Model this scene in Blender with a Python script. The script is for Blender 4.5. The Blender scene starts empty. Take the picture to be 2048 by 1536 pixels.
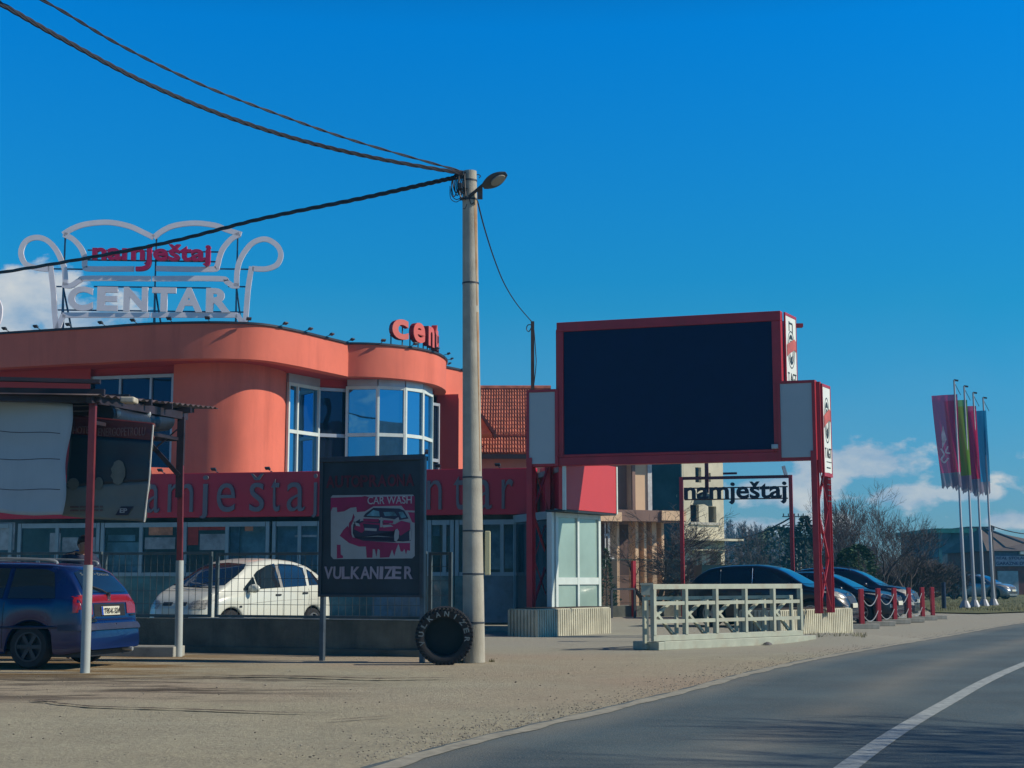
import bpy, bmesh, math, random
from mathutils import Vector, Matrix, noise
from mathutils.bvhtree import BVHTree
R = math.radians
sc = bpy.context.scene
COL = sc.collection
# ------------------------------------------------------------------ camera
H = 1.2                       # eye height: seen from a car
FPX = 2958.0                  # focal length in photo pixels (2048 wide)
PITCH = math.atan((1160 - 768) / FPX)
cam = bpy.data.cameras.new('camera'); cam_o = bpy.data.objects.new('camera', cam); COL.objects.link(cam_o)
cam.sensor_width = 36; cam.lens = 36 * FPX / 2048; cam.clip_end = 3000; cam.clip_start = 0.1
cam_o.location = (0, 0, H); cam_o.rotation_euler = (R(90) + PITCH, 0, 0)
sc.camera = cam_o
sc.view_settings.view_transform = 'Standard'; sc.view_settings.look = 'None'
sc.view_settings.exposure = 0.0; sc.view_settings.gamma = 1
sc.cycles.max_bounces = 6; sc.cycles.transparent_max_bounces = 12
sc.cycles.use_denoising = True
SUN_EL = R(35); SUN_AZ = R(-6.0)     # azimuth measured from +X towards +Y
sd = Vector((math.cos(SUN_AZ) * math.cos(SUN_EL), math.sin(SUN_AZ) * math.cos(SUN_EL), math.sin(SUN_EL)))
sun = bpy.data.lights.new('sun', 'SUN'); sun.energy = 4.7; sun.angle = R(0.53); sun.color = (1, 0.90, 0.74)
sun_o = bpy.data.objects.new('sun', sun); COL.objects.link(sun_o)
sun_o.rotation_euler = sd.to_track_quat('Z', 'Y').to_euler(); sun_o.location = (0, 0, 60)
# ------------------------------------------------------------------ world
W = bpy.data.worlds.new('World'); sc.world = W; W.use_nodes = True
def world():
    nt = W.node_tree; N = nt.nodes; L = nt.links; N.clear()
    def nd(t, **k):
        n = N.new(t)
        for a, b in k.items(): setattr(n, a, b)
        return n
    def sock(s, v):
        if isinstance(v, (int, float)): s.default_value = v
        elif isinstance(v, tuple): s.default_value = v
        else: L.new(v, s)
    def ma(op, a, b=0.0, c=0.0, clamp=False):
        n = nd('ShaderNodeMath', operation=op, use_clamp=clamp)
        sock(n.inputs[0], a); sock(n.inputs[1], b); sock(n.inputs[2], c); return n.outputs[0]
    def mix(f, a, b, bt='MIX'):
        n = nd('ShaderNodeMix', data_type='RGBA', blend_type=bt)
        sock(n.inputs[0], f); sock(n.inputs[6], a); sock(n.inputs[7], b); return n.outputs[2]
    out = nd('ShaderNodeOutputWorld'); bg = nd('ShaderNodeBackground'); L.new(bg.outputs[0], out.inputs[0])
    sky = nd('ShaderNodeTexSky', sky_type='NISHITA'); sky.sun_disc = False
    sky.sun_elevation = SUN_EL; sky.sun_rotation = math.pi / 2 - SUN_AZ
    sky.air_density = 1.0; sky.dust_density = 0.3; sky.ozone_density = 3.0
    tc = nd('ShaderNodeTexCoord'); sp = nd('ShaderNodeSeparateXYZ'); L.new(tc.outputs['Generated'], sp.inputs[0])
    x, y, z = sp.outputs
    ramp = nd('ShaderNodeValToRGB'); sock(ramp.inputs[0], z)
    e = ramp.color_ramp.elements
    e[0].position = 0.0; e[0].color = SKYT[0]; e[1].position = 0.75; e[1].color = SKYT[4]
    for p_, c_ in ((0.08, SKYT[1]), (0.18, SKYT[2]), (0.36, SKYT[3]), (0.50, SKYT[5])):
        q = e.new(p_); q.color = c_
    blue = mix(1.0, sky.outputs[0], ramp.outputs[0], 'MULTIPLY')
    # clouds by direction
    yy = ma('MAXIMUM', ma('ABSOLUTE', y), 0.15)
    u = ma('DIVIDE', x, yy); v = ma('DIVIDE', z, yy)
    cv = nd('ShaderNodeCombineXYZ'); sock(cv.inputs[0], u); sock(cv.inputs[1], ma('MULTIPLY', v, 1.7)); sock(cv.inputs[2], ma('SIGN', y))
    n1 = nd('ShaderNodeTexNoise'); L.new(cv.outputs[0], n1.inputs['Vector'])
    n1.inputs['Scale'].default_value = 22; n1.inputs['Detail'].default_value = 9; n1.inputs['Roughness'].default_value = 0.56
    n2 = nd('ShaderNodeTexNoise'); L.new(cv.outputs[0], n2.inputs['Vector'])
    n2.inputs['Scale'].default_value = 5; n2.inputs['Detail'].default_value = 6
    nz = ma('SUBTRACT', n1.outputs[0], 0.5)
    nz2 = ma('SUBTRACT', n2.outputs[0], 0.5)
    def blob(u0, v0, a, b):
        du = ma('DIVIDE', ma('SUBTRACT', u, u0), a)
        dv = ma('DIVIDE', ma('SUBTRACT', v, v0), b)
        d = ma('SQRT', ma('ADD', ma('MULTIPLY', du, du), ma('MULTIPLY', dv, dv)))
        return ma('SUBTRACT', 1.0, d)
    def pix(px, py): return (px - 1024) / FPX, (1160 - py) / FPX * 1.003
    bl = None
    for (px, py, a, b) in ((1730, 925, .050, .019), (1790, 998, .042, .014), (1650, 950, .030, .020), (1560, 985, .050, .018), (1930, 990, .03, .008),
                           (40, 610, .048, .034), (150, 640, .06, .024), (-200, 700, .09, .05), (2200, 930, .07, .03),
                           (2500, 1000, .12, .03), (1480, 1060, .10, .016), (2020, 1040, .05, .009)):
        u0, v0 = pix(px, py); k = blob(u0, v0, a, b)
        bl = k if bl is None else ma('MAXIMUM', bl, k)
    dens = ma('ADD', ma('MULTIPLY', bl, 0.95), ma('ADD', ma('MULTIPLY', nz, 2.6), ma('MULTIPLY', nz2, 1.0)))
    a1 = ma('MULTIPLY', ma('SUBTRACT', dens, 0.16), 3.2, clamp=True)
    gate = ma('MULTIPLY', ma('ADD', bl, 0.35), 4.0, clamp=True)
    a1 = ma('MULTIPLY', a1, gate)
    # general far cumulus elsewhere, low over the horizon behind the viewer
    back = ma('MULTIPLY', ma('LESS_THAN', y, 0.0), ma('MULTIPLY', ma('SUBTRACT', n2.outputs[0], 0.52), 6.0, clamp=True))
    back = ma('MULTIPLY', back, ma('SUBTRACT', 1.0, ma('MULTIPLY', v, 2.2), clamp=True))
    alpha = ma('MULTIPLY', ma('MAXIMUM', a1, ma('MULTIPLY', back, .6)), 0.86)
    shade = ma('ADD', 0.50, ma('MULTIPLY', nz, 2.6), clamp=True)
    ccol = mix(shade, (0.24, 0.38, 0.56, 1), (0.76, 0.74, 0.69, 1))
    # thin veil near the horizon
    veil = ma('MULTIPLY', ma('SUBTRACT', 1.0, ma('MULTIPLY', ma('ABSOLUTE', z), 5.0), clamp=True), ma('ADD', .12, ma('MULTIPLY', nz2, .8)), clamp=True)
    skyc = nd('ShaderNodeVectorMath', operation='SCALE'); L.new(blue, skyc.inputs[0]); skyc.inputs['Scale'].default_value = SKYS
    c0 = mix(veil, skyc.outputs[0], (0.30, 0.42, 0.56, 1))
    c1 = mix(alpha, c0, ccol)
    L.new(c1, bg.inputs[0]); bg.inputs[1].default_value = 1.0
SKYS = 0.12
SKYT = [(0.32, 0.48, 0.72, 1), (0.20, 0.59, 0.84, 1), (0.06, 0.67, 0.93, 1), (0.0, 0.78, 1.42, 1), (0.05, 0.17, 0.42, 1), (0.02, 0.24, 0.55, 1)]
world()
# ------------------------------------------------------------------ pixel geometry (photo pixels -> world)
cF = Vector((0, math.cos(PITCH), math.sin(PITCH))); cU = Vector((0, -math.sin(PITCH), math.cos(PITCH))); cR = Vector((1, 0, 0)); EYE = Vector((0, 0, H))
def ray(px, py): return cF * FPX + cR * (px - 1024) - cU * (py - 768)
def PY(px, py, Y): d = ray(px, py); return EYE + d * (Y / d.y)
def PZ(px, py, z=0.0): d = ray(px, py); return EYE + d * ((z - H) / d.z)
def XY(px, Y):           # plan point at depth Y under horizon pixel column px
    p = PY(px, 1160, Y); return Vector((p.x, p.y, 0))
# ------------------------------------------------------------------ materials
MATS = {}
def mat(name, col, rough=.6, metal=0.0, var=.18, vs=3.0, bump=0.0, bs=60.0, coat=0.0, spec=.5, stain=None, ss=1.2, streak=0.0, col2=None, trans=0.0, emit=None, det=6, alpha=1.0):
    if name in MATS: return MATS[name]
    m = bpy.data.materials.new(name); m.use_nodes = True; MATS[name] = m
    nt = m.node_tree; N = nt.nodes; L = nt.links; b = N['Principled BSDF']
    b.inputs['Roughness'].default_value = rough; b.inputs['Metallic'].default_value = metal
    b.inputs['Coat Weight'].default_value = coat; b.inputs['Coat Roughness'].default_value = .04
    b.inputs['Specular IOR Level'].default_value = spec
    b.inputs['Transmission Weight'].default_value = trans; b.inputs['Alpha'].default_value = alpha
    tc = N.new('ShaderNodeTexCoord'); co = tc.outputs['Object']
    def nz(scale, detail=det, vec=co, rgh=.6):
        n = N.new('ShaderNodeTexNoise'); n.inputs['Scale'].default_value = scale; n.inputs['Detail'].default_value = detail
        n.inputs['Roughness'].default_value = rgh; L.new(vec, n.inputs['Vector']); return n.outputs[0]
    c = (*col, 1)
    mx = N.new('ShaderNodeMix'); mx.data_type = 'RGBA'
    c2 = (*col2, 1) if col2 else tuple(min(1, k * (1 - 2 * var)) for k in col) + (1,)
    mx.inputs[6].default_value = c2; mx.inputs[7].default_value = tuple(min(1, k * (1 + (0 if col2 else var))) for k in col) + (1,)
    mr = N.new('ShaderNodeMapRange'); mr.inputs[1].default_value = .3; mr.inputs[2].default_value = .7
    L.new(nz(vs), mr.inputs[0]); L.new(mr.outputs[0], mx.inputs[0]); cur = mx.outputs[2]
    if stain:
        m2 = N.new('ShaderNodeMix'); m2.data_type = 'RGBA'; m2.inputs[7].default_value = (*stain, 1)
        mp = N.new('ShaderNodeMapping'); L.new(co, mp.inputs[0]); mp.inputs['Scale'].default_value = (1, 1, .12 if streak else 1)
        r2 = N.new('ShaderNodeMapRange'); r2.inputs[1].default_value = .5; r2.inputs[2].default_value = .72; r2.inputs[4].default_value = .8
        L.new(nz(ss, 8, mp.outputs[0], .65), r2.inputs[0]); L.new(r2.outputs[0], m2.inputs[0]); L.new(cur, m2.inputs[6]); cur = m2.outputs[2]
    L.new(cur, b.inputs['Base Color'])
    if bump:
        bp = N.new('ShaderNodeBump'); bp.inputs['Strength'].default_value = bump; bp.inputs['Distance'].default_value = .02
        L.new(nz(bs, 5), bp.inputs['Height']); L.new(bp.outputs[0], b.inputs['Normal'])
    if rough > .08:
        r3 = N.new('ShaderNodeMapRange'); r3.inputs[3].default_value = max(.03, rough - .1); r3.inputs[4].default_value = min(1, rough + .1)
        L.new(nz(vs * 2.3), r3.inputs[0]); L.new(r3.outputs[0], b.inputs['Roughness'])
    if emit: b.inputs['Emission Color'].default_value = (*emit, 1); b.inputs['Emission Strength'].default_value = 1
    return m
def glass_mat(name, tint, mir=.35, see=.35, rough=.02, wob=0.0):
    """window glass: mirror-like sheet, partly see-through"""
    m = bpy.data.materials.new(name); m.use_nodes = True; nt = m.node_tree; N = nt.nodes; L = nt.links; N.clear()
    out = N.new('ShaderNodeOutputMaterial'); g = N.new('ShaderNodeBsdfGlossy'); g.inputs['Roughness'].default_value = rough
    g.inputs['Color'].default_value = (*[min(1, c) for c in tint], 1)
    d = N.new('ShaderNodeBsdfDiffuse'); d.inputs['Color'].default_value = (tint[0] * .12, tint[1] * .12, tint[2] * .12, 1)
    t = N.new('ShaderNodeBsdfTransparent'); t.inputs['Color'].default_value = (.75, .9, .95, 1)
    a = N.new('ShaderNodeMixShader'); a.inputs[0].default_value = see; L.new(d.outputs[0], a.inputs[1]); L.new(t.outputs[0], a.inputs[2])
    f = N.new('ShaderNodeFresnel'); f.inputs[0].default_value = 1.5
    ad = N.new('ShaderNodeMath'); ad.operation = 'ADD'; ad.use_clamp = True; ad.inputs[1].default_value = mir; L.new(f.outputs[0], ad.inputs[0])
    x = N.new('ShaderNodeMixShader'); L.new(ad.outputs[0], x.inputs[0]); L.new(a.outputs[0], x.inputs[1]); L.new(g.outputs[0], x.inputs[2])
    L.new(x.outputs[0], out.inputs[0])
    if wob:
        tc = N.new('ShaderNodeTexCoord'); n = N.new('ShaderNodeTexNoise'); n.inputs['Scale'].default_value = 1.1; n.inputs['Detail'].default_value = 1
        L.new(tc.outputs['Object'], n.inputs['Vector']); bp = N.new('ShaderNodeBump'); bp.inputs['Strength'].default_value = wob; bp.inputs['Distance'].default_value = .1
        L.new(n.outputs[0], bp.inputs['Height']); L.new(bp.outputs[0], g.inputs['Normal'])
    return m
# ------------------------------------------------------------------ mesh building
ROOTM = {}
class Fr:                      # vertical frame: u along p0->p1, z world up, d outward (towards the viewer side)
    def __init__(s, p0, p1):
        s.o = Vector((p0[0], p0[1], 0)); a = Vector((p1[0] - p0[0], p1[1] - p0[1], 0)); s.len = a.length; s.x = a.normalized(); s.n = s.x.cross(Vector((0, 0, 1))); s.pn = s.n.copy()
    def at(s, u, z, d=0): return s.o + s.x * u + Vector((0, 0, z)) + s.n * d
    def hit(s, px, py, d=0):
        r = ray(px, py); o = s.o + s.n * d; t = (o - EYE).dot(s.pn) / r.dot(s.pn); p = EYE + r * t
        return (p - s.o).dot(s.x), p.z
    def mat(s, u=0, z=0, d=0):
        M = Matrix.Identity(4); p = s.at(u, z, d)
        for i in range(3): M[i][0] = s.x[i]; M[i][1] = (0, 0, 1)[i]; M[i][2] = s.n[i]; M[i][3] = p[i]
        return M
class MB:
    def __init__(s): s.v = []; s.f = []; s.mi = []; s.cur = 0
    def add(s, vs, fs):
        n = len(s.v); s.v += [Vector(q) for q in vs]; s.f += [tuple(i + n for i in f) for f in fs]; s.mi += [s.cur] * len(fs); return s
    def hexa(s, p):
        return s.add(p, [(0, 3, 2, 1), (4, 5, 6, 7), (0, 1, 5, 4), (1, 2, 6, 5), (2, 3, 7, 6), (3, 0, 4, 7)])
    def box(s, a, b, M=None):
        x0, y0, z0 = a; x1, y1, z1 = b
        p = [Vector(q) for q in ((x0, y0, z0), (x1, y0, z0), (x1, y1, z0), (x0, y1, z0), (x0, y0, z1), (x1, y0, z1), (x1, y1, z1), (x0, y1, z1))]
        if M is not None: p = [M @ q for q in p]
        return s.hexa(p)
    def fb(s, F, u0, u1, z0, z1, d0, d1):
        return s.hexa([F.at(u0, z0, d1), F.at(u1, z0, d1), F.at(u1, z0, d0), F.at(u0, z0, d0), F.at(u0, z1, d1), F.at(u1, z1, d1), F.at(u1, z1, d0), F.at(u0, z1, d0)])
    def bar(s, a, b, w, h=None, side=None):
        a = Vector(a); b = Vector(b); h = h or w; t = (b - a).normalized()
        sd_ = Vector(side) if side is not None else (Vector((0, 0, 1)).cross(t) if abs(t.z) < .95 else Vector((1, 0, 0)))
        sd_ = (sd_ - t * sd_.dot(t)).normalized(); up = t.cross(sd_); p = []
        for q in (a, b):
            for i, j in ((-1, -1), (1, -1), (1, 1), (-1, 1)): p.append(q + sd_ * (w / 2 * i) + up * (h / 2 * j))
        return s.hexa(p)
    def tube(s, pts, r, n=8, cap=True):
        pts = [Vector(q) for q in pts]; k = len(pts); rs = r if isinstance(r, (list, tuple)) else [r] * k
        base = len(s.v); ref = None; vs = []; fs = []
        for i, q in enumerate(pts):
            t = (pts[min(i + 1, k - 1)] - pts[max(i - 1, 0)]).normalized()
            if ref is None: ref = Vector((0, 0, 1)).cross(t) if abs(t.z) < .9 else Vector((1, 0, 0))
            ref = (ref - t * ref.dot(t)).normalized(); b2 = t.cross(ref)
            for j in range(n):
                a = 2 * math.pi * j / n; vs.append(q + (ref * math.cos(a) + b2 * math.sin(a)) * rs[i])
        for i in range(k - 1):
            for j in range(n): fs.append((i * n + j, i * n + (j + 1) % n, (i + 1) * n + (j + 1) % n, (i + 1) * n + j))
        if cap: fs.append(tuple(reversed(range(n)))); fs.append(tuple((k - 1) * n + j for j in range(n)))
        return s.add(vs, fs)
    def lathe(s, prof, n=24, M=None, cap=True, close=False):   # prof: (r, z) about local z
        vs = []; fs = []; k = len(prof)
        for r_, z_ in prof:
            for j in range(n):
                a = 2 * math.pi * j / n; q = Vector((r_ * math.cos(a), r_ * math.sin(a), z_)); vs.append(M @ q if M is not None else q)
        for i in range(k if close else k - 1):
            i2 = (i + 1) % k
            for j in range(n): fs.append((i * n + j, i * n + (j + 1) % n, i2 * n + (j + 1) % n, i2 * n + j))
        if cap and not close: fs.append(tuple(reversed(range(n)))); fs.append(tuple((k - 1) * n + j for j in range(n)))
        return s.add(vs, fs)
    def prism(s, poly, M, d0, d1):              # polygon in local xy extruded in local z
        n = len(poly); vs = [M @ Vector((x, y, d0)) for x, y in poly] + [M @ Vector((x, y, d1)) for x, y in poly]
        area = sum(poly[i][0] * poly[(i + 1) % n][1] - poly[(i + 1) % n][0] * poly[i][1] for i in range(n))
        fs = [tuple(reversed(range(n))), tuple(range(n, 2 * n))] + [(i, (i + 1) % n, n + (i + 1) % n, n + i) for i in range(n)]
        if (area < 0) != (d1 < d0): fs = [tuple(reversed(f)) for f in fs]
        return s.add(vs, fs)
    def plan(s, pts, z0, z1):                   # footprint extruded upward
        return s.prism([(p[0], p[1]) for p in pts], Matrix.Identity(4), z0, z1)
    def ribbon(s, F, pts, w, d0, d1):           # flat band following a polyline in a vertical frame
        k = len(pts); L_ = []; R_ = []
        for i in range(k):
            a = Vector(pts[max(i - 1, 0)]); b = Vector(pts[min(i + 1, k - 1)]); t = (b - a).normalized(); nn = Vector((-t.y, t.x)) * w / 2
            L_.append(Vector(pts[i]) + nn); R_.append(Vector(pts[i]) - nn)
        vs = []
        for i in range(k): vs += [F.at(L_[i].x, L_[i].y, d1), F.at(R_[i].x, R_[i].y, d1), F.at(R_[i].x, R_[i].y, d0), F.at(L_[i].x, L_[i].y, d0)]
        fs = [(0, 1, 2, 3), tuple(4 * (k - 1) + j for j in (3, 2, 1, 0))]
        for i in range(k - 1):
            for j in range(4): a = 4 * i + j; b = 4 * i + (j + 1) % 4; fs.append((a, a + 4, b + 4, b))
        return s.add(vs, fs)
    def build(s, name, mats, parent=None, loc=None, smooth=None, bevel=0.0):
        me = bpy.data.meshes.new(name); M = Matrix.Identity(4)
        if parent is not None: M = ROOTM.get(parent.name, Matrix.Identity(4))
        elif loc is not None: M = Matrix.Translation(loc)
        inv = M.inverted()
        me.from_pydata([inv @ v for v in s.v], [], s.f)
        if not isinstance(mats, (list, tuple)): mats = [mats]
        for m in mats: me.materials.append(m)
        if len(mats) > 1: me.polygons.foreach_set('material_index', s.mi)
        bm = bmesh.new(); bm.from_mesh(me); bmesh.ops.recalc_face_normals(bm, faces=bm.faces); bm.to_mesh(me); bm.free()
        if smooth is not None:
            me.polygons.foreach_set('use_smooth', [True] * len(me.polygons)); me.set_sharp_from_angle(angle=R(smooth))
        o = bpy.data.objects.new(name, me); COL.objects.link(o)
        if parent is not None: o.parent = parent; ROOTM[o.name] = M
        elif loc is not None: o.location = loc; ROOTM[o.name] = M
        if bevel:
            b = o.modifiers.new('bevel', 'BEVEL'); b.width = bevel; b.segments = 2; b.limit_method = 'ANGLE'; b.angle_limit = R(50)
        return o
def tag(o, label=None, cat=None, group=None, kind=None):
    if label: o['label'] = label
    if cat: o['category'] = cat
    if group: o['group'] = group
    if kind: o['kind'] = kind
    return o
def thing(name, label, cat, loc=(0, 0, 0), rz=0.0, group=None):
    o = bpy.data.objects.new(name, None); COL.objects.link(o); o.empty_display_size = .3
    o.location = loc; o.rotation_euler = (0, 0, rz); ROOTM[o.name] = Matrix.Translation(loc) @ Matrix.Rotation(rz, 4, 'Z')
    return tag(o, label, cat, group)
def local(o): ROOTM[o.name] = Matrix.Identity(4); return o      # parts given in the thing's own coordinates
def dup(o, loc=None, rz=None, label=None, parent=None, group=None):
    c = o.copy(); COL.objects.link(c)
    if parent is not None: c.parent = parent
    if loc is not None: c.location = loc
    if rz is not None: c.rotation_euler = (0, 0, rz)
    if label: c['label'] = label
    if group: c['group'] = group
    for ch in list(o.children): dup(ch, parent=c)
    return c
# ------------------------------------------------------------------ text
TX = {}
def text_geo(s, bold=0.0, shear=0.0):
    k = (s, bold, shear)
    if k in TX: return TX[k]
    cu = bpy.data.curves.new('t', 'FONT'); cu.body = s; cu.size = 1; cu.extrude = .5; cu.offset = bold; cu.shear = shear; cu.resolution_u = 5
    o = bpy.data.objects.new('t', cu); COL.objects.link(o)
    dg = bpy.context.evaluated_depsgraph_get(); ev = o.evaluated_get(dg); me = ev.to_mesh()
    vs = [v.co.copy() for v in me.vertices]; fs = [tuple(p.vertices) for p in me.polygons]
    ev.to_mesh_clear(); bpy.data.objects.remove(o); bpy.data.curves.remove(cu)
    x0 = min(v.x for v in vs); x1 = max(v.x for v in vs); y0 = min(v.y for v in vs); y1 = max(v.y for v in vs)
    TX[k] = (vs, fs, x0, x1, y0, y1); return TX[k]
def put_text(mb, s, F, u0, u1, z0, z1, d0, d1, bold=0.0, base=None, shear=0.0, rot=0.0):
    """fit text s in the frame box; base=(zb, zx): baseline height and x-height top instead of z0,z1"""
    vs, fs, x0, x1, y0, y1 = text_geo(s, bold, shear)
    if base:
        xv = text_geo('x', bold); xh = xv[5] - max(0, xv[4]); sy = (base[1] - base[0]) / xh; oy = base[0]; yy = 0
    else: sy = (z1 - z0) / (y1 - y0); oy = z0; yy = y0
    sx = (u1 - u0) / (x1 - x0); out = []
    for v in vs:
        out.append(F.at(u0 + (v.x - x0) * sx, oy + (v.y - yy) * sy, d0 + (v.z + .5) * (d1 - d0)))
    if rot:
        c = sum(out, Vector()) / len(out); Rm = Matrix.Rotation(rot, 4, F.n); out = [c + Rm @ (q - c) for q in out]
    return mb.add(out, fs)
def cr(pts, n=8, closed=False):          # Catmull-Rom through 3D/2D points
    pts = [Vector(p) for p in pts]; k = len(pts); out = []
    for i in range(k if closed else k - 1):
        g = lambda j: pts[j % k] if closed else pts[min(max(j, 0), k - 1)]
        a, b, c, d = g(i - 1), g(i), g(i + 1), g(i + 2)
        for j in range(n):
            t = j / n; out.append(.5 * ((2 * b) + (c - a) * t + (2 * a - 5 * b + 4 * c - d) * t * t + (3 * b - a - 3 * c + d) * t ** 3))
    if not closed: out.append(pts[-1])
    return out
# ------------------------------------------------------------------ palette
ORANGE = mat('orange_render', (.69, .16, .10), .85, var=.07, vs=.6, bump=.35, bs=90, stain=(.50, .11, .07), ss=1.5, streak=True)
ORANGE_DK = mat('orange_render_shaded', (.45, .05, .05), .85, var=.05, vs=.6, bump=.3, bs=90)  # orange render darkened in colour for the walls and soffit lying in shade
BAND = mat('red_fascia_panel', (.52, .008, .035), .45, var=.05, vs=.5)
BANDLIT = mat('red_fascia_sunlit', (.52, .045, .05), .5, var=.03, vs=.8, bump=.05, bs=8)  # fascia red made paler for the sunlit side of the corner box
SIGNRED = mat('red_steel_paint', (.40, .02, .035), .42, var=.10, vs=2.0, stain=(.26, .03, .03), ss=1.5, streak=True)
WHITEF = mat('white_window_frame', (.60, .68, .64), .45, var=.05)
GREYF = mat('grey_aluminium', (.42, .46, .5), .4, metal=.3, var=.06)
STEELW = mat('white_painted_steel', (.40, .43, .34), .55, var=.08, vs=4, stain=(.34, .30, .22), ss=3)
GALV = mat('galvanised_steel', (.42, .45, .46), .45, metal=.5, var=.12, vs=6)
DKSTEEL = mat('dark_steel', (.035, .045, .06), .55, var=.2, vs=5)
CONC = mat('weathered_concrete', (.34, .335, .29), .9, var=.14, vs=2.5, bump=.5, bs=45, stain=(.17, .16, .13), ss=1.4, streak=True)
CONC_DK = mat('stained_concrete_wall', (.135, .145, .125), .92, var=.25, vs=1.6, bump=.6, bs=30, stain=(.030, .050, .052), ss=1.3, streak=True)
CONC_LT = mat('pale_ribbed_concrete', (.52, .50, .38), .9, var=.12, vs=3, bump=.4, bs=50, stain=(.16, .13, .07), ss=1.1, streak=True)
BLACK = mat('black_rubber', (.012, .013, .016), .75, var=.2, vs=10)
PLASTIC = mat('dark_plastic', (.02, .022, .027), .5, var=.1)
TILE = mat('clay_roof_tile', (.42, .125, .07), .8, var=.25, vs=3)
GLASS_B = glass_mat('blue_mirror_glass', (.16, .46, .74), mir=.62, see=.1, wob=.05)
GLASS_D = glass_mat('dark_mirror_glass', (.10, .17, .32), mir=.12, see=.12, wob=.05)
GLASS_S = glass_mat('shop_window_glass', (.35, .5, .6), mir=-.015, see=.98)
DARKIN = mat('dark_interior', (.03, .045, .06), .9, var=.3, vs=1)
# ------------------------------------------------------------------ ground
def ground():
    m = bpy.data.materials.new('packed_gravel_yard'); m.use_nodes = True; nt = m.node_tree; N = nt.nodes; L = nt.links; b = N['Principled BSDF']
    b.inputs['Roughness'].default_value = .95; b.inputs['Specular IOR Level'].default_value = .2
    g = N.new('ShaderNodeNewGeometry'); P = g.outputs['Position']
    def nz(sc_, det=7, rg=.6, vec=P):
        n = N.new('ShaderNodeTexNoise'); n.inputs['Scale'].default_value = sc_; n.inputs['Detail'].default_value = det; n.inputs['Roughness'].default_value = rg; L.new(vec, n.inputs['Vector']); return n.outputs[0]
    def rng(v, a, c, lo=0., hi=1.):
        r = N.new('ShaderNodeMapRange'); r.inputs[1].default_value = a; r.inputs[2].default_value = c; r.inputs[3].default_value = lo; r.inputs[4].default_value = hi; L.new(v, r.inputs[0]); return r.outputs[0]
    def mx(f, a, c):
        n = N.new('ShaderNodeMix'); n.data_type = 'RGBA'
        for s_, v in ((0, f), (6, a), (7, c)):
            if isinstance(v, (tuple, float)): n.inputs[s_].default_value = v
            else: L.new(v, n.inputs[s_])
        return n.outputs[2]
    def mul(a, c):
        n = N.new('ShaderNodeMath'); n.operation = 'MULTIPLY'
        for i, v in enumerate((a, c)):
            if isinstance(v, float): n.inputs[i].default_value = v
            else: L.new(v, n.inputs[i])
        return n.outputs[0]
    sx = N.new('ShaderNodeSeparateXYZ'); L.new(P, sx.inputs[0]); X, Y, Z = sx.outputs
    mp = N.new('ShaderNodeMapping'); L.new(P, mp.inputs[0]); mp.inputs['Scale'].default_value = (.35, 1.5, 1)
    base = mx(rng(nz(.22, 6), .35, .65), (.44, .395, .26, 1), (.40, .39, .285, 1))
    base = mx(rng(nz(1.1, 8, .7), .35, .7), base, (.32, .30, .21, 1))
    base = mx(mul(rng(nz(.16, 4, .5), .42, .60), rng(Y, 12.5, 15.5, 0., .75)), base, (.40, .30, .21, 1))
    base = mx(mul(rng(nz(24, 6, .75), .42, .72), .8), base, (.22, .195, .145, 1))
    base = mx(mul(rng(nz(6, 7, .75, mp.outputs[0]), .5, .7), .6), base, (.27, .235, .17, 1))
    base = mx(mul(rng(nz(60, 4, .75), .52, .75), .7), base, (.62, .57, .44, 1))
    # brown soil and old oil stains on the yard by the canopy
    near = mul(rng(X, -3.2, -5.2), mul(rng(Y, 18.0, 19.2), rng(Y, 26., 24.)))
    base = mx(mul(near, rng(nz(1.5, 7, .65, mp.outputs[0]), .42, .56)), base, (.20, .125, .045, 1))
    wet = mul(mul(rng(X, -1.2, -3.4), mul(rng(Y, 14.9, 15.9), rng(Y, 20.2, 18.6))), rng(nz(1.3, 8, .7, mp.outputs[0]), .47, .56))
    base = mx(mul(wet, .85), base, (.07, .055, .04, 1))
    # greyer concrete apron of the shop, further away
    base = mx(rng(Y, 23.5, 28., 0., .8), base, (.33, .33, .275, 1))
    L.new(base, b.inputs['Base Color'])
    bp = N.new('ShaderNodeBump'); bp.inputs['Strength'].default_value = .7; bp.inputs['Distance'].default_value = .03
    ad = N.new('ShaderNodeMath'); ad.operation = 'ADD'; L.new(nz(38, 6, .7), ad.inputs[0]); L.new(nz(9, 6), ad.inputs[1])
    L.new(ad.outputs[0], bp.inputs['Height']); L.new(bp.outputs[0], b.inputs['Normal'])
    mb = MB(); nx = 110
    xs = [-420, -200, -90, -45] + [-30 + i * .5 for i in range(121)] + [45, 90, 200, 420]
    ys = [-60, -20, -5] + [2 + i * .4 for i in range(110)] + [50, 60, 80, 120, 200, 420, 900]
    def hz(x, y):
        if y < 2 or y > 46 or abs(x) > 30: return -.012
        e = noise.noise(Vector((x * .25, y * .25, 0))) * .018 + noise.noise(Vector((x * 1.1, y * 1.1, 5))) * .008
        q = math.exp(-(((x - 6.6) / 1.3) ** 2 + ((y - 30.4) / 1.5) ** 2)) * .15       # soil heap by the planter
        return min(e, .012) * .8 - .012 + q
    vs = [(x, y, hz(x, y)) for y in ys for x in xs]; k = len(xs)
    mb.add(vs, [(j * k + i, j * k + i + 1, (j + 1) * k + i + 1, (j + 1) * k + i) for j in range(len(ys) - 1) for i in range(k - 1)])
    tag(mb.build('ground', m, smooth=60), 'tan packed gravel and concrete yard in front of the shops', 'ground', kind='structure')
ground()
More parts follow.
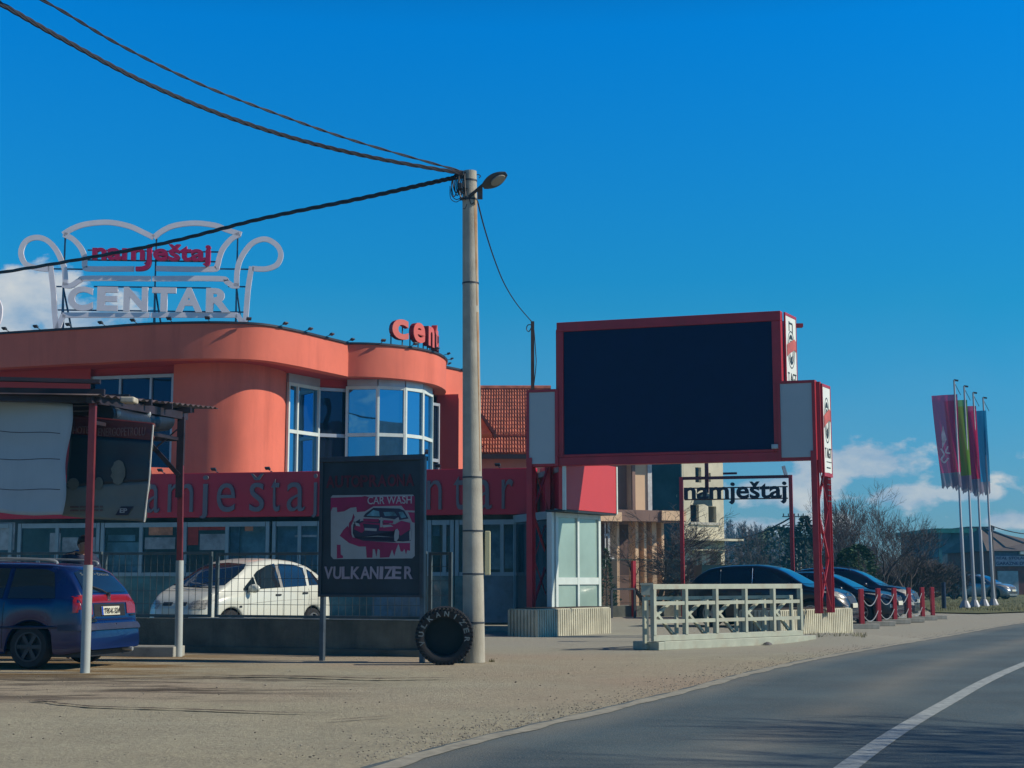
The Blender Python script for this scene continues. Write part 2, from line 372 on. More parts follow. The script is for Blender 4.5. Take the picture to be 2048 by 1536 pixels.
# road: edge and centre line taken from the photograph, continued beyond it
EDGE = [PZ(*p) for p in ((741, 1532), (996, 1465), (1151, 1430), (1342, 1384), (1491, 1345), (1661, 1310), (1873, 1274), (2048, 1244))]
CENT = [PZ(*p) for p in ((1703, 1534), (1884, 1415), (2048, 1331))]
EDGE = [Vector((-6.2, -14, 0)), Vector((-4.2, -2, 0)), Vector((-2.9, 3.5, 0))] + EDGE + [Vector((24, 60, 0)), Vector((52, 92, 0)), Vector((110, 140, 0))]
EDGE = cr(EDGE, 26)
def offs(path, d):
    out = []
    for i, p in enumerate(path):
        t = (path[min(i + 1, len(path) - 1)] - path[max(i - 1, 0)]); t.z = 0; t.normalize(); out.append(p + Vector((t.y, -t.x, 0)) * d)
    return out
CE0 = offs(EDGE, 2.75)
def jit(path, amp, sd_):
    return [p + Vector((noise.noise(Vector((p.x * 1.7 + sd_, p.y * 1.7, 0))), -.5 * noise.noise(Vector((p.x * 6 + sd_, p.y * 6, 3))), 0)) * amp for p in path]
def strip(name, a, b, z, m, label, cat='road'):
    mb = MB(); n = len(a); vs = []
    for p, q in zip(a, b): vs += [Vector((p.x, p.y, z)), Vector((q.x, q.y, z))]
    mb.add(vs, [(2 * i, 2 * i + 1, 2 * i + 3, 2 * i + 2) for i in range(n - 1)])
    return tag(mb.build(name, m), label, cat, kind='structure')
ASPH = mat('worn_asphalt', (.058, .098, .110), .82, var=.18, vs=.55, bump=.5, bs=70, stain=(.10, .135, .13), ss=.28, det=8)
def asphalt_detail():
    nt = ASPH.node_tree; N = nt.nodes; L = nt.links; b = N['Principled BSDF']; src = b.inputs['Base Color'].links[0].from_socket
    g = N.new('ShaderNodeNewGeometry')
    sp = N.new('ShaderNodeTexNoise'); sp.inputs['Scale'].default_value = 48; sp.inputs['Detail'].default_value = 3; L.new(g.outputs['Position'], sp.inputs['Vector'])
    r = N.new('ShaderNodeMapRange'); r.inputs[1].default_value = .5; r.inputs[2].default_value = .72; r.inputs[4].default_value = .42; L.new(sp.outputs[0], r.inputs[0])
    m = N.new('ShaderNodeMix'); m.data_type = 'RGBA'; m.inputs[7].default_value = (.22, .21, .19, 1); L.new(r.outputs[0], m.inputs[0]); L.new(src, m.inputs[6])
    # dusty wheel lane runs along the bend: use distance from the edge stored in the u coordinate
    at = N.new('ShaderNodeAttribute'); at.attribute_name = 'lane'
    n2 = N.new('ShaderNodeTexNoise'); n2.inputs['Scale'].default_value = .5; n2.inputs['Detail'].default_value = 6; L.new(g.outputs['Position'], n2.inputs['Vector'])
    cr_ = N.new('ShaderNodeValToRGB'); L.new(at.outputs['Fac'], cr_.inputs[0]); e = cr_.color_ramp.elements
    e[0].position = 0; e[0].color = (.2, .2, .2, 1); e[1].position = 1; e[1].color = (.1, .1, .1, 1)
    for p_, c_ in ((.06, .75), (.13, .05), (.26, .1), (.35, .75), (.43, .15), (.60, 0), (.7, .5), (.8, .05)):
        q = e.new(p_); q.color = (c_, c_, c_, 1)
    mu = N.new('ShaderNodeMath'); mu.operation = 'MULTIPLY'; L.new(cr_.outputs[0], mu.inputs[0]); L.new(n2.outputs[0], mu.inputs[1])
    m3 = N.new('ShaderNodeMix'); m3.data_type = 'RGBA'; m3.inputs[7].default_value = (.27, .25, .19, 1); L.new(mu.outputs[0], m3.inputs[0]); L.new(m.outputs[2], m3.inputs[6])
    L.new(m3.outputs[2], b.inputs['Base Color'])
asphalt_detail()
def road():
    mb = MB(); n = len(EDGE); k = 13; vs = []
    rows = [offs(EDGE, -.0 + 6.0 * j / (k - 1)) for j in range(k)]; rj = random.Random(77); rows[0] = jit(offs(EDGE, .04), .05, 1)
    for i in range(n):
        for j in range(k): vs.append(Vector((rows[j][i].x, rows[j][i].y, .016)))
    mb.add(vs, [(i * k + j, i * k + j + 1, (i + 1) * k + j + 1, (i + 1) * k + j) for i in range(n - 1) for j in range(k - 1)])
    o = mb.build('road', ASPH); a = o.data.attributes.new('lane', 'FLOAT', 'POINT')
    a.data.foreach_set('value', [j / (k - 1) for i in range(n) for j in range(k)])
    tag(o, 'worn grey asphalt road bending to the right', 'road', kind='structure')
road()
LINEM = mat('worn_road_paint', (.36, .40, .38), .8, var=.14, vs=9, stain=(.10, .12, .13), ss=11)
LINEF = mat('faded_edge_paint', (.33, .315, .24), .85, var=.15, vs=8, stain=(.17, .165, .14), ss=6)
strip('road_edge_line', jit(offs(EDGE, .09), .05, 5), jit(offs(EDGE, .25), .06, 9), .021, LINEF, 'faded pale line along the near edge of the road', 'road marking')
CEN = cr([Vector((-1.6, -8, 0)), Vector((-1.0, 0, 0)), Vector((.75, 5.8, 0))] + CENT + [CE0[-17] if False else Vector((14.6, 36.0, 0)), Vector((27, 57, 0)), Vector((54, 87, 0)), Vector((110, 133, 0))], 8)
strip('road_centre_line', offs(CEN, -.075), offs(CEN, .075), .021, LINEM, 'solid white line along the middle of the road', 'road marking')
# grass verge on the far side of the yard
GRASSG = mat('winter_grass_ground', (.115, .125, .035), .95, var=.3, vs=2.5, bump=.8, bs=25, stain=(.20, .17, .08), ss=1.2)
def verge():
    mb = MB(); pts = [PZ(1868, 1226), PZ(1960, 1228), PZ(2100, 1223), Vector((60, 75, 0)), Vector((120, 120, 0)), Vector((140, 240, 0)), Vector((-60, 240, 0)), Vector((-60, 75, 0)), PZ(1180, 1205), PZ(1300, 1208), PZ(1640, 1203), PZ(1840, 1212)]
    mb.add([Vector((p.x, p.y, .03)) for p in pts], [tuple(range(len(pts)))])
    tag(mb.build('grass_verge', GRASSG), 'short winter grass verge behind the parking area and under the flagpoles', 'verge', kind='structure')
verge()
def blades():
    rnd = random.Random(3); mb = MB()
    def tuft(x, y, n, h, s):
        for _ in range(n):
            a = rnd.uniform(0, 6.28); r_ = rnd.uniform(0, s); bx, by = x + r_ * math.cos(a), y + r_ * math.sin(a); hh = h * rnd.uniform(.4, 1); t = rnd.uniform(0, 6.28); w = .008 + h * .03
            lx, ly = rnd.uniform(-.5, .5) * hh, rnd.uniform(-.5, .5) * hh
            mb.add([(bx - w * math.cos(t), by - w * math.sin(t), 0), (bx + w * math.cos(t), by + w * math.sin(t), 0), (bx + lx, by + ly, hh)], [(0, 1, 2)])
    for _ in range(420):                       # along the flagpoles
        p = PZ(rnd.uniform(1860, 2060), rnd.uniform(1197, 1224)); tuft(p.x, p.y, 6, .16, .5)
    for _ in range(240):
        p = PZ(rnd.uniform(1190, 1400), rnd.uniform(1186, 1206)); tuft(p.x, p.y, 6, .2, .6)
    for _ in range(16): tuft(6.5 + rnd.gauss(0, .55), 29.9 + rnd.gauss(0, .25), 22, .2, .14)
    for _ in range(10): tuft(PZ(945, 1325).x + rnd.uniform(-.7, .3), PZ(945, 1325).y + rnd.uniform(-.1, .15), 16, .06, .07)
    m = mat('grass_blades', (.11, .125, .04), .8, var=.3, vs=4, col2=(.22, .18, .08))
    tag(mb.build('grass', m), 'tufts of short grass on the verge and beside the planter', 'grass', kind='stuff')
blades()
def pebbles():
    rnd = random.Random(8); mb = MB()
    def stone(p, r_):
        vs = []
        for dx, dy, dz in ((1, 0, .1), (-1, 0, .1), (0, 1, .1), (0, -1, .1), (.1, 0, 1), (0, 0, -.6)):
            vs.append(p + Vector((dx * r_ * rnd.uniform(.6, 1.3), dy * r_ * rnd.uniform(.6, 1.3), dz * r_ * .7)))
        mb.add(vs, [(0, 2, 4), (2, 1, 4), (1, 3, 4), (3, 0, 4), (2, 0, 5), (1, 2, 5), (3, 1, 5), (0, 3, 5)])
    for _ in range(2300):
        i = rnd.randrange(78, len(EDGE) - 90); t = rnd.random(); p = EDGE[i].lerp(EDGE[i + 1], t)
        p = p + Vector((-1, .5, 0)) * (abs(rnd.gauss(0, .30)) if rnd.random() < .8 else -rnd.random() * .1); p.z = .006; stone(p, rnd.uniform(.004, .012))
    for _ in range(260):
        p = PZ(rnd.uniform(-50, 1500), 1300 + 230 * rnd.random() ** 1.2); p.z = 0; stone(p, rnd.uniform(.004, .012) * (1.5 if rnd.random() < .1 else 1))
    tag(mb.build('pebbles', mat('pebble_stone', (.36, .33, .26), .9, var=.5, vs=7)), 'loose pebbles scattered over the yard and along the road edge', 'pebbles', kind='stuff')
pebbles()
def cracks():
    rnd = random.Random(5); mb = MB()
    def crack(pp, w):
        pts = []
        for a, b in zip(pp, pp[1:]):
            for i in range(14):
                t = i / 14; q = PZ(a[0] + (b[0] - a[0]) * t, a[1] + (b[1] - a[1]) * t + rnd.gauss(0, .09)); pts.append(q)
        n = len(pts); vs = []
        for i, q in enumerate(pts):
            ww = w * rnd.uniform(.25, 1.2) * min(1, 4 * i / n, 4 * (n - 1 - i) / n + .05); vs += [Vector((q.x, q.y - ww, .009)), Vector((q.x, q.y + ww, .009))]
        mb.add(vs, [(2 * i, 2 * i + 1, 2 * i + 3, 2 * i + 2) for i in range(n - 1)])
    crack([(-60, 1400), (95, 1404), (110, 1407), (180, 1414), (350, 1419), (560, 1426), (700, 1428)], .05)
    crack([(60, 1402), (130, 1400)], .08)
    crack([(340, 1355), (520, 1352), (760, 1358), (945, 1356)], .09)
    crack([(640, 1443), (800, 1432)], .03); crack([(250, 1384), (410, 1371)], .04)
    crack([(1085, 1299), (1180, 1298), (1282, 1296)], .06)  # thin dark strip running left from the rack's base
    tag(mb.build('yard_cracks_strip', mat('crack_strip_dark', (.10, .07, .04), .95, var=.3, vs=9)), 'dark cracks, worn seams and a thin dark strip in the yard surface', 'cracks', kind='structure')
cracks()
SHOPF = mat('white_frame_shaded', (.26, .36, .38), .5, var=.08)  # white frames with their shade put into a dimmer teal colour
# ------------------------------------------------------------------ shop: ground floor
ZB0, ZB1 = 2.78, 3.90          # red band
_a = PZ(293, 1036, ZB0); _b = PZ(1040, 1029, ZB0)
_d = (_b - _a); _d.z = 0; _d.normalize()
def on_fac(px):               # plan point of the facade line below pixel column px
    r = ray(px, 1160); F = Fr(_a, _b); u, _ = F.hit(px, 1100); return F.at(u, 0)
FAC = Fr(on_fac(-160), on_fac(1075))
CORN = PZ(1130, 1018, ZB0); CEND = PZ(1233, 1027, ZB0); CIN = on_fac(1075)
shop = thing('furniture_shop', 'orange rendered two-storey furniture shop with red lettered band and curved blue glazed bay', 'building', (CIN.x - 4, CIN.y + 2, 0))
def U(px, py=1100, d=0): return FAC.hit(px, py, d)[0]
def Zf(px, py, d=0): return FAC.hit(px, py, d)[1]
def shop_ground():
    far = 14.0
    back = FAC.at(0, 0, -far)
    # floor slab / roof terrace and inner walls behind the glass
    w = MB(); poly = [FAC.at(0, 0, -2.2), FAC.at(FAC.len - .4, 0, -2.2), CEND + Vector((-.5, 1.2, 0)), CEND + Vector((-.2, 8, 0)), FAC.at(0, 0, -far)]
    w.plan(poly, 0, ZB1 - .25); w.build('inner_wall', mat('shop_inside_wall', (.16, .24, .28), .9, var=.35, vs=.8, stain=(.22, .24, .22), ss=.7), shop)
    r = MB(); roofp = [FAC.at(0, 0, .02), FAC.at(FAC.len, 0, .02), CORN + Vector((0, .1, 0)), CEND + Vector((-.1, .1, 0)), CEND + Vector((.0, 8, 0)), FAC.at(0, 0, -far)]
    r.plan(roofp, ZB1 - .24, ZB1 - .12); r.build('terrace', mat('terrace_grey', (.25, .25, .25), .9), shop)
    s = MB(); s.plan([FAC.at(0, 0, .25), FAC.at(FAC.len, 0, .25), FAC.at(FAC.len, 0, -2.2), FAC.at(0, 0, -2.2)], -.05, .10); s.build('threshold', CONC, shop)
    # red band (front, box front, box side)
    b = MB(); b.fb(FAC, 0, FAC.len, ZB0, ZB1, 0, .18); b.build('fascia', BAND, shop, bevel=.01)
    F1 = Fr(CIN + Vector((.1, 0, 0)), CORN); F2 = Fr(CORN, CEND)
    b = MB(); b.fb(F1, -.2, F1.len - .17, ZB0, ZB1, -.12, 0); b.build('fascia', BAND, shop)
    b = MB(); b.fb(F2, 0.004, F2.len, ZB0, ZB1, -.16, .004); b.build('fascia', BANDLIT, shop, bevel=.004)
    t = MB(); t.fb(F2, -.03, .02, ZB0 - .02, ZB1, -.05, .025); t.build('fascia_trim', WHITEF, shop); t = MB(); t.fb(F2, F2.len - .02, F2.len + .04, ZB0 - .02, ZB1, -.18, .02); t.build('fascia_trim', WHITEF, shop)
    t = MB(); t.fb(F2, .0, F2.len, ZB0 - .05, ZB0 - .003, -.5, -.01); t.build('soffit', PLASTIC, shop)
    # band letters
    lt = MB(); zb = Zf(450, 1024, .18); zx = Zf(450, 968, .18)
    glyphs = [('n', 245, 281), ('a', 293, 320), ('m', 337, 387), ('j', 400, 417), ('e', 435, 471), ('š', 500, 529), ('t', 543, 560), ('a', 575, 610), ('j', 624, 635),
              ('c', 738, 770), ('e', 795, 828), ('n', 855, 884), ('t', 908, 929), ('a', 951, 984), ('r', 1004, 1027)]
    for ch, a, c in glyphs:
        o = MB(); put_text(o, ch, FAC, U(a, 1000, .18), U(c, 1000, .18), 0, 0, .18, .23, base=(zb, zx), bold=-.004)
        for v in o.v:
            if v.z < zb: v.z = zb + (v.z - zb) * .45
            elif v.z > zx: v.z = zx + (v.z - zx) * .72
        o.build('band_letter', mat('grey_letters', (.16, .14, .16), .5, var=.05), shop)
    # window units along the front: (left px, mullion px, right px)
    ztop = ZB0 - .12
    units = [(-130, -60, 22, 0), (40, 115, 197, 0), (206, 283, 362, 0), (371, 455, 536, 0), (549, 600, 640, 0), (648, 700, 742, 0), (750, 800, 852, 0), (860, 890, 905, 1), (915, 930, 956, 0), (962, 1005, 1052, 0)]
    rnd = random.Random(4)
    for i, (a, m_, c, k) in enumerate(units):
        ua, um, uc = U(a), U(m_), U(c); z0 = 1.30
        f = MB()
        for u in (ua, um, uc): f.fb(FAC, u - .045, u + .045, z0, ztop, -.02, .07)
        f.fb(FAC, ua + .06, uc - .06, ztop - .12, ztop - .001, -.02, .065); f.fb(FAC, ua + .06, uc - .06, z0, z0 + .09, -.02, .065)
        w_ = f.build('window', SHOPF, shop)
        p = MB(); p.fb(FAC, ua + .061, um - .061, z0 + .091, ztop - .121, .0, .02); p.fb(FAC, um + .061, uc - .061, z0 + .091, ztop - .121, .0, .02)
        p.build('pane', GLASS_S, w_)
        # lower printed panel
        q = MB(); q.fb(FAC, ua - .05, uc + .05, .18, z0 - .003, -.02, .045)
        q.build('lower_panel', LOWP if i % 3 else LOWP2, shop)
    # things seen inside: blinds, posters, sofas backs
    cols = [(.42, .05, .04), (.30, .36, .37), (.50, .58, .60), (.30, .38, .46), (.5, .22, .12), (.45, .18, .16)]
    for j, (px0, px1, py0, py1, ci, d) in enumerate([(0, 28, 1045, 1100, 1, -.9), (100, 120, 1066, 1108, 1, -.8), (125, 190, 1075, 1108, 1, -.6), (216, 270, 1070, 1082, 2, -1.0), (215, 280, 1085, 1130, 2, -.7), (290, 350, 1075, 1098, 1, -1.1), (298, 345, 1050, 1070, 4, -1.4),
                  (376, 396, 1048, 1090, 0, -.8), (398, 452, 1048, 1060, 0, -.5), (400, 450, 1068, 1100, 1, -.6), (490, 506, 1048, 1062, 4, -.2), (462, 478, 1045, 1110, 3, -.5), (478, 530, 1046, 1110, 2, -.8), (590, 634, 1070, 1074, 1, -.2), (556, 634, 1046, 1110, 3, -.6),
                  (866, 880, 1040, 1072, 3, -.4), (886, 902, 1042, 1072, 5, -.4), (970, 1000, 1045, 1110, 2, -.9), (1010, 1048, 1050, 1108, 3, -.9), (762, 796, 1046, 1100, 2, -.7), (655, 690, 1050, 1100, 5, -.9)]):
        d = .028 if ci in (0, 1, 4) else d * .3 - .06; q = MB(); u0, z1 = FAC.hit(px0, py0, d); u1, z0 = FAC.hit(px1, py1, d)
        q.fb(FAC, u0, u1, max(.15, z0 - .35 if py1 > 1095 and d < 0 else max(z0, 1.42)), z1, d - (.05 if d < 0 else .006), d); q.build('display_board', mat('display_%d' % ci, cols[ci], .8, var=.25, vs=2.5, stain=tuple(k_ * .35 for k_ in cols[ci]), ss=2.2), shop)
    # glazed corner under the box: white framed pale panes facing the road
    G = Fr(PZ(1108, 1023, ZB0 - .02) if False else XY(1108, 33.6), XY(1198, 35.3))
    zt = ZB0 - .06; f = MB(); L_ = G.len; mid = L_ * .49
    for a, c in ((0, .10), (mid - .04, mid + .04), (L_ - .10, L_)): f.fb(G, a, c, .05, zt, -.03, .06)
    zr = G.hit(1150, 1162)[1]
    for a, c in ((.10, mid - .04), (mid + .04, L_ - .10)):
        f.fb(G, a, c, zr - .08, zr + .08, -.03, .055); f.fb(G, a, c, .05, .2, -.03, .055); f.fb(G, a, c, zt - .1, zt, -.03, .055)
    cw = f.build('corner_window', WHITEF, shop)
    p = MB()
    for a, c in ((.101, mid - .041), (mid + .041, L_ - .101)):
        p.fb(G, a, c, .201, zr - .081, -.01, .015); p.fb(G, a, c, zr + .081, zt - .101, -.01, .015)
    p.build('pane', mat('pale_green_glass', (.30, .43, .38), .12, var=.10, vs=.7, coat=.6), cw)
    d = MB(); d.fb(G, -.14, -.03, .0, zt, -.1, .03); d.build('corner_post', WHITEF, shop)
    d = MB(); d.fb(G, 0.35, L_ + .02, 0, zt + .1, -.2, -.12); d.build('inner_wall', WHITEF, shop)
    K = Fr(FAC.at(FAC.len - .55, 0, 0), XY(1103, 33.75)); m = MB(); m.fb(K, 0, K.len, .15, ZB0 - .1, -.05, 0); cw2 = m.build('pane', LOWP3, shop)
    m = MB(); m.fb(K, -.03, .06, .1, ZB0 - .02, -.06, .05); m.fb(K, .061, K.len, ZB0 - .2, ZB0 - .02, .001, .05); m.fb(K, K.len * .5 - .04, K.len * .5 + .04, 1.3, ZB0 - .201, .001, .045); m.build('window_frame', SHOPF, cw2)
LOWP = mat('printed_panel_teal', (.025, .15, .16), .35, var=.35, vs=1.4, stain=(.22, .32, .27), ss=1.1, coat=.3)
LOWP3 = mat('dark_corner_glass', (.02, .05, .07), .15, var=.4, vs=1.2, coat=.5)
LOWP2 = mat('printed_panel_grey', (.12, .2, .24), .35, var=.3, vs=1.0, stain=(.02, .05, .05), ss=1.7, coat=.3)
shop_ground()
# ------------------------------------------------------------------ shop: upper floor
ZP1 = 7.92; ZP0 = 6.99; SC = 1.12
def pp(px, py): q = PZ(px, py, ZP1); q.z = 0; return q
par_l = [pp(-330, 700), pp(-160, 684), pp(0, 669), pp(125, 661), pp(200, 657)]
par_c = cr([pp(200, 657), pp(300, 650), pp(400, 647.5), pp(469, 648), pp(531, 652), pp(594, 664), pp(640, 675), pp(697, 689)], 8)
par_b = cr([pp(697, 689), pp(737, 689.5), pp(777, 692), pp(821, 697), pp(852, 703), pp(876, 710), pp(892, 722), pp(888, 735)], 7)
par_r = [pp(888, 735), pp(923, 742), pp(938, 745)]
PARA = par_l[:-1] + par_c[:-1] + par_b[:-1] + par_r
def inset(path, d):
    out = []
    for i, p in enumerate(path):
        t = path[min(i + 1, len(path) - 1)] - path[max(i - 1, 0)]; t.z = 0; t.normalize(); out.append(p + Vector((-t.y, t.x, 0)) * d)
    return out
def band_mesh(mb, path, z0, z1, th):
    ins = inset(path, th); n = len(path); vs = []
    for a, b in zip(path, ins): vs += [(a.x, a.y, z0), (a.x, a.y, z1), (b.x, b.y, z1), (b.x, b.y, z0)]
    fs = [(0, 1, 2, 3), tuple(4 * (n - 1) + j for j in (3, 2, 1, 0))]
    for i in range(n - 1):
        for j in range(4): a = 4 * i + j; b = 4 * i + (j + 1) % 4; fs.append((a, b, b + 4, a + 4))
    return mb.add(vs, fs)
def shop_upper():
    m = MB(); band_mesh(m, PARA, ZP0, ZP1, .35); m.build('parapet', ORANGE, shop, smooth=40)
    m = MB(); band_mesh(m, inset(PARA, -.05), ZP1 + .003, ZP1 + .06, .5); m.build('parapet_cap', mat('dark_flashing', (.035, .035, .045), .5, metal=.3), shop, smooth=40)
    # soffit slab + roof
    back = [XY(926, 56), Vector((-30, 56, 0))]
    ins = inset(PARA, .30)
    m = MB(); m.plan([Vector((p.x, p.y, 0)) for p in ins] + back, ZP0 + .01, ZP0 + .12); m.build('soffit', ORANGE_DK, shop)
    m = MB(); m.plan([Vector((p.x, p.y, 0)) for p in inset(PARA, .34)] + back, ZP1 - .35, ZP1 - .25); m.build('roof', mat('flat_roof_felt', (.12, .12, .12), .9), shop)
    # walls
    z0, z1 = ZB1 - .13, ZP0 + .02
    def q(px, Y): return XY(px, Y * SC)
    tower = cr([q(335, 35.45), q(385, 35.2), (q(430, 35.15)), q(480, 35.3), q(525, 35.85), q(556, 36.55), q(566, 37.1)], 7)
    wl = [q(-330, 37.8), q(166, 36.15)]
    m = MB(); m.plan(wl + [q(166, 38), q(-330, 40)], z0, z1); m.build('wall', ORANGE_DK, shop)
    m = MB(); m.plan([Vector((p.x, p.y, 0)) for p in tower] + [q(566, 39.5), q(335, 38)], z0, z1); m.build('wall', ORANGE, shop, smooth=35)
    # dark body behind windows
    m = MB(); m.plan([q(160, 36.6), q(340, 35.95), q(345, 37), q(560, 37.6), q(628, 38.3), q(690, 38.7), q(800, 38.8), q(850, 39.6), q(866, 41.4), q(866, 47), q(160, 45)], z0, z1 - .01); m.build('wall', DARKIN, shop)
    # left window strip
    def glazed(a, b, mull, trans, glass, frame, top=None, d=.04, name='window', mw=.045, zb=None):
        F = Fr(a, b); mw = mw * .65; zt = top if top else z1 - .16; f = MB(); zb = zb if zb is not None else z0
        us = [0] + [F.hit(p, 1000)[0] for p in mull] + [F.len]
        for u in us: f.fb(F, u - mw, u + mw, zb, zt, 0, d + .05)
        for t_ in trans: 
            z_ = t_
            for u0, u1 in zip(us, us[1:]): f.fb(F, u0 + mw, u1 - mw, z_ - .05, z_ + .05, 0, d + .045)
        for u0, u1 in zip(us, us[1:]): f.fb(F, u0 + mw, u1 - mw, zt - .09, zt, 0, d + .045)
        fr = f.build(name, frame, shop)
        g = MB(); lv = [zb] + list(trans) + [zt - .04]
        for u0, u1 in zip(us, us[1:]):
            for k in range(len(lv) - 1): g.fb(F, u0 + mw + .001, u1 - mw - .001, lv[k] + .051 * (k > 0), lv[k + 1] - .051, .0, .02)
        g.build('pane', glass, fr); return F
    F = Fr(q(166, 36.3), q(335, 35.75)); zt_l = F.hit(240, 752)[1]; ztr = F.hit(322, 853)[1]
    glazed(q(166, 36.3), q(336, 35.75), [235, 297], [ztr], GLASS_D, GREYF, top=zt_l)
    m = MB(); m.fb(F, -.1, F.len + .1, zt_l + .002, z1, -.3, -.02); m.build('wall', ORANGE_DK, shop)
    F = Fr(q(566, 36.9), q(628, 38.0)); zt2 = F.hit(600, 768)[1]; ztr2 = F.hit(600, 865)[1]
    glazed(q(567, 37.0), q(628, 38.05), [588], [ztr2], GLASS_B, WHITEF, top=zt2)
    glazed(q(631, 38.1), q(690, 38.42), [], [ztr2], GLASS_D, GREYF, top=zt2)
    m = MB(); m.fb(Fr(q(567, 37.0), q(628, 38.05)), 0, 3, zt2 + .003, z1, -.05, .05); m.build('head_panel', GREYF, shop)
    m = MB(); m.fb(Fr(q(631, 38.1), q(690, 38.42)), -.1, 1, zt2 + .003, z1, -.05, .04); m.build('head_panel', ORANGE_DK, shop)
    bay = [q(690, 38.30), q(751, 38.2), q(805, 38.45), q(840, 39.0), q(858, 39.9)]
    Fb = Fr(bay[0], bay[1]); zt3 = Fb.hit(720, 773)[1]; ztr3 = Fb.hit(720, 870)[1]
    for i in range(4):
        glazed(bay[i], bay[i + 1], [], [ztr3], GLASS_B, WHITEF, top=zt3, mw=.055 if i < 3 else .04)
        m = MB(); m.fb(Fr(bay[i], bay[i + 1]), .0, (bay[i + 1] - bay[i]).length, zt3 + .003, z1 + .002 * i, -.02, .07); m.build('head_panel', GREYF, shop)
    # wall right of the bay
    wr = [q(857, 41.0), q(872, 41.3)]
    glazed(wr[0], wr[1], [], [4.9], GLASS_D, GREYF, top=zt3 - .1)
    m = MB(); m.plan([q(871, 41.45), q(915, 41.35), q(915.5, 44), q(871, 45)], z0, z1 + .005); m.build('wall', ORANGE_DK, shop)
    m = MB(); m.plan([q(915.8, 41.36), q(936, 44.5), q(915.9, 45)], z0, z1 + .003); m.build('wall', ORANGE, shop)
    m = MB(); m.plan([q(934, 44.4), XY(924, 56), XY(900, 56), q(871, 46)], z0, z1 - .005); m.build('wall', ORANGE, shop)
    # small lit terrace wall at the tower foot
    F = Fr(XY(293, 38.6), XY(349, 38.9)); m = MB(); m.fb(F, -.2, F.len, ZB1 - .1, F.hit(320, 935)[1], -.2, 0); m.build('terrace_wall', ORANGE, shop)
shop_upper()
# ------------------------------------------------------------------ floodlights on the parapet and the band
def flood(loc, rz, s=1.0, label='', grp='floodlights along the shop parapet'):
    t = thing('floodlight', label, 'lamp', (0, 0, 0), 0, grp); local(t)
    a = MB(); a.bar((0, .15, 0), (0, -.28, .10), .03); a.bar((0, .15, -.05), (0, .15, .03), .08); a.build('arm', DKSTEEL, t)
    h = MB(); M = Matrix.Translation((0, -.36, .13)) @ Matrix.Rotation(R(-28), 4, 'X'); h.box((-.13, -.10, -.035), (.13, .10, .035), M); h.box((-.09, -.02, .035), (.09, .06, .075), M); h.build('lamp_head', DKSTEEL, t)
    t.scale = (.5, .5, .5)
    return t
fl0 = None; acc = 0; placed = 0; nxt = .6
ptsx = []
for a, b in zip(PARA, PARA[1:]):
    seg = (b - a); l = seg.length; t_ = seg.normalized()
    while acc + l > nxt:
        ptsx.append((a + t_ * (nxt - acc), math.atan2(t_.y, t_.x))); nxt += 1.02
    acc += l
PL = len(ptsx)
for i, (p, ang) in enumerate(ptsx):
    px = 1024 + FPX * p.x / p.y
    lab = 'small dark floodlight bracketed on the orange parapet, number %d counted from the left end' % (i + 1)
    where = 'on the shaded left parapet' if px < 380 else 'on the rounded parapet corner' if px < 560 else 'on the sunlit parapet left of the bay' if px < 700 else 'on the bay parapet under the red letters'
    lab = 'small dark floodlight %s' % where
    g_ = 'floodlights ' + where
    if fl0 is None: fl0 = flood(p, ang, 1, lab, g_); fl0.location = (p.x, p.y, ZP1 + .06); fl0.rotation_euler = (0, 0, ang)
    else: dup(fl0, (p.x, p.y, ZP1 + .06), ang, lab, group=g_)
fb_ang = math.atan2(_d.y, _d.x)
for px, wh in ((325, 'near the letter a'), (432, 'above the letter e'), (540, 'above the letter t'), (880, 'right of the car wash board'), (1000, 'right of the utility pole')):
    p = FAC.at(U(px), ZB1 + .02, .1); dup(fl0, p, fb_ang, 'small floodlight on the edge of the red band %s' % wh, group='floodlights on the red band')
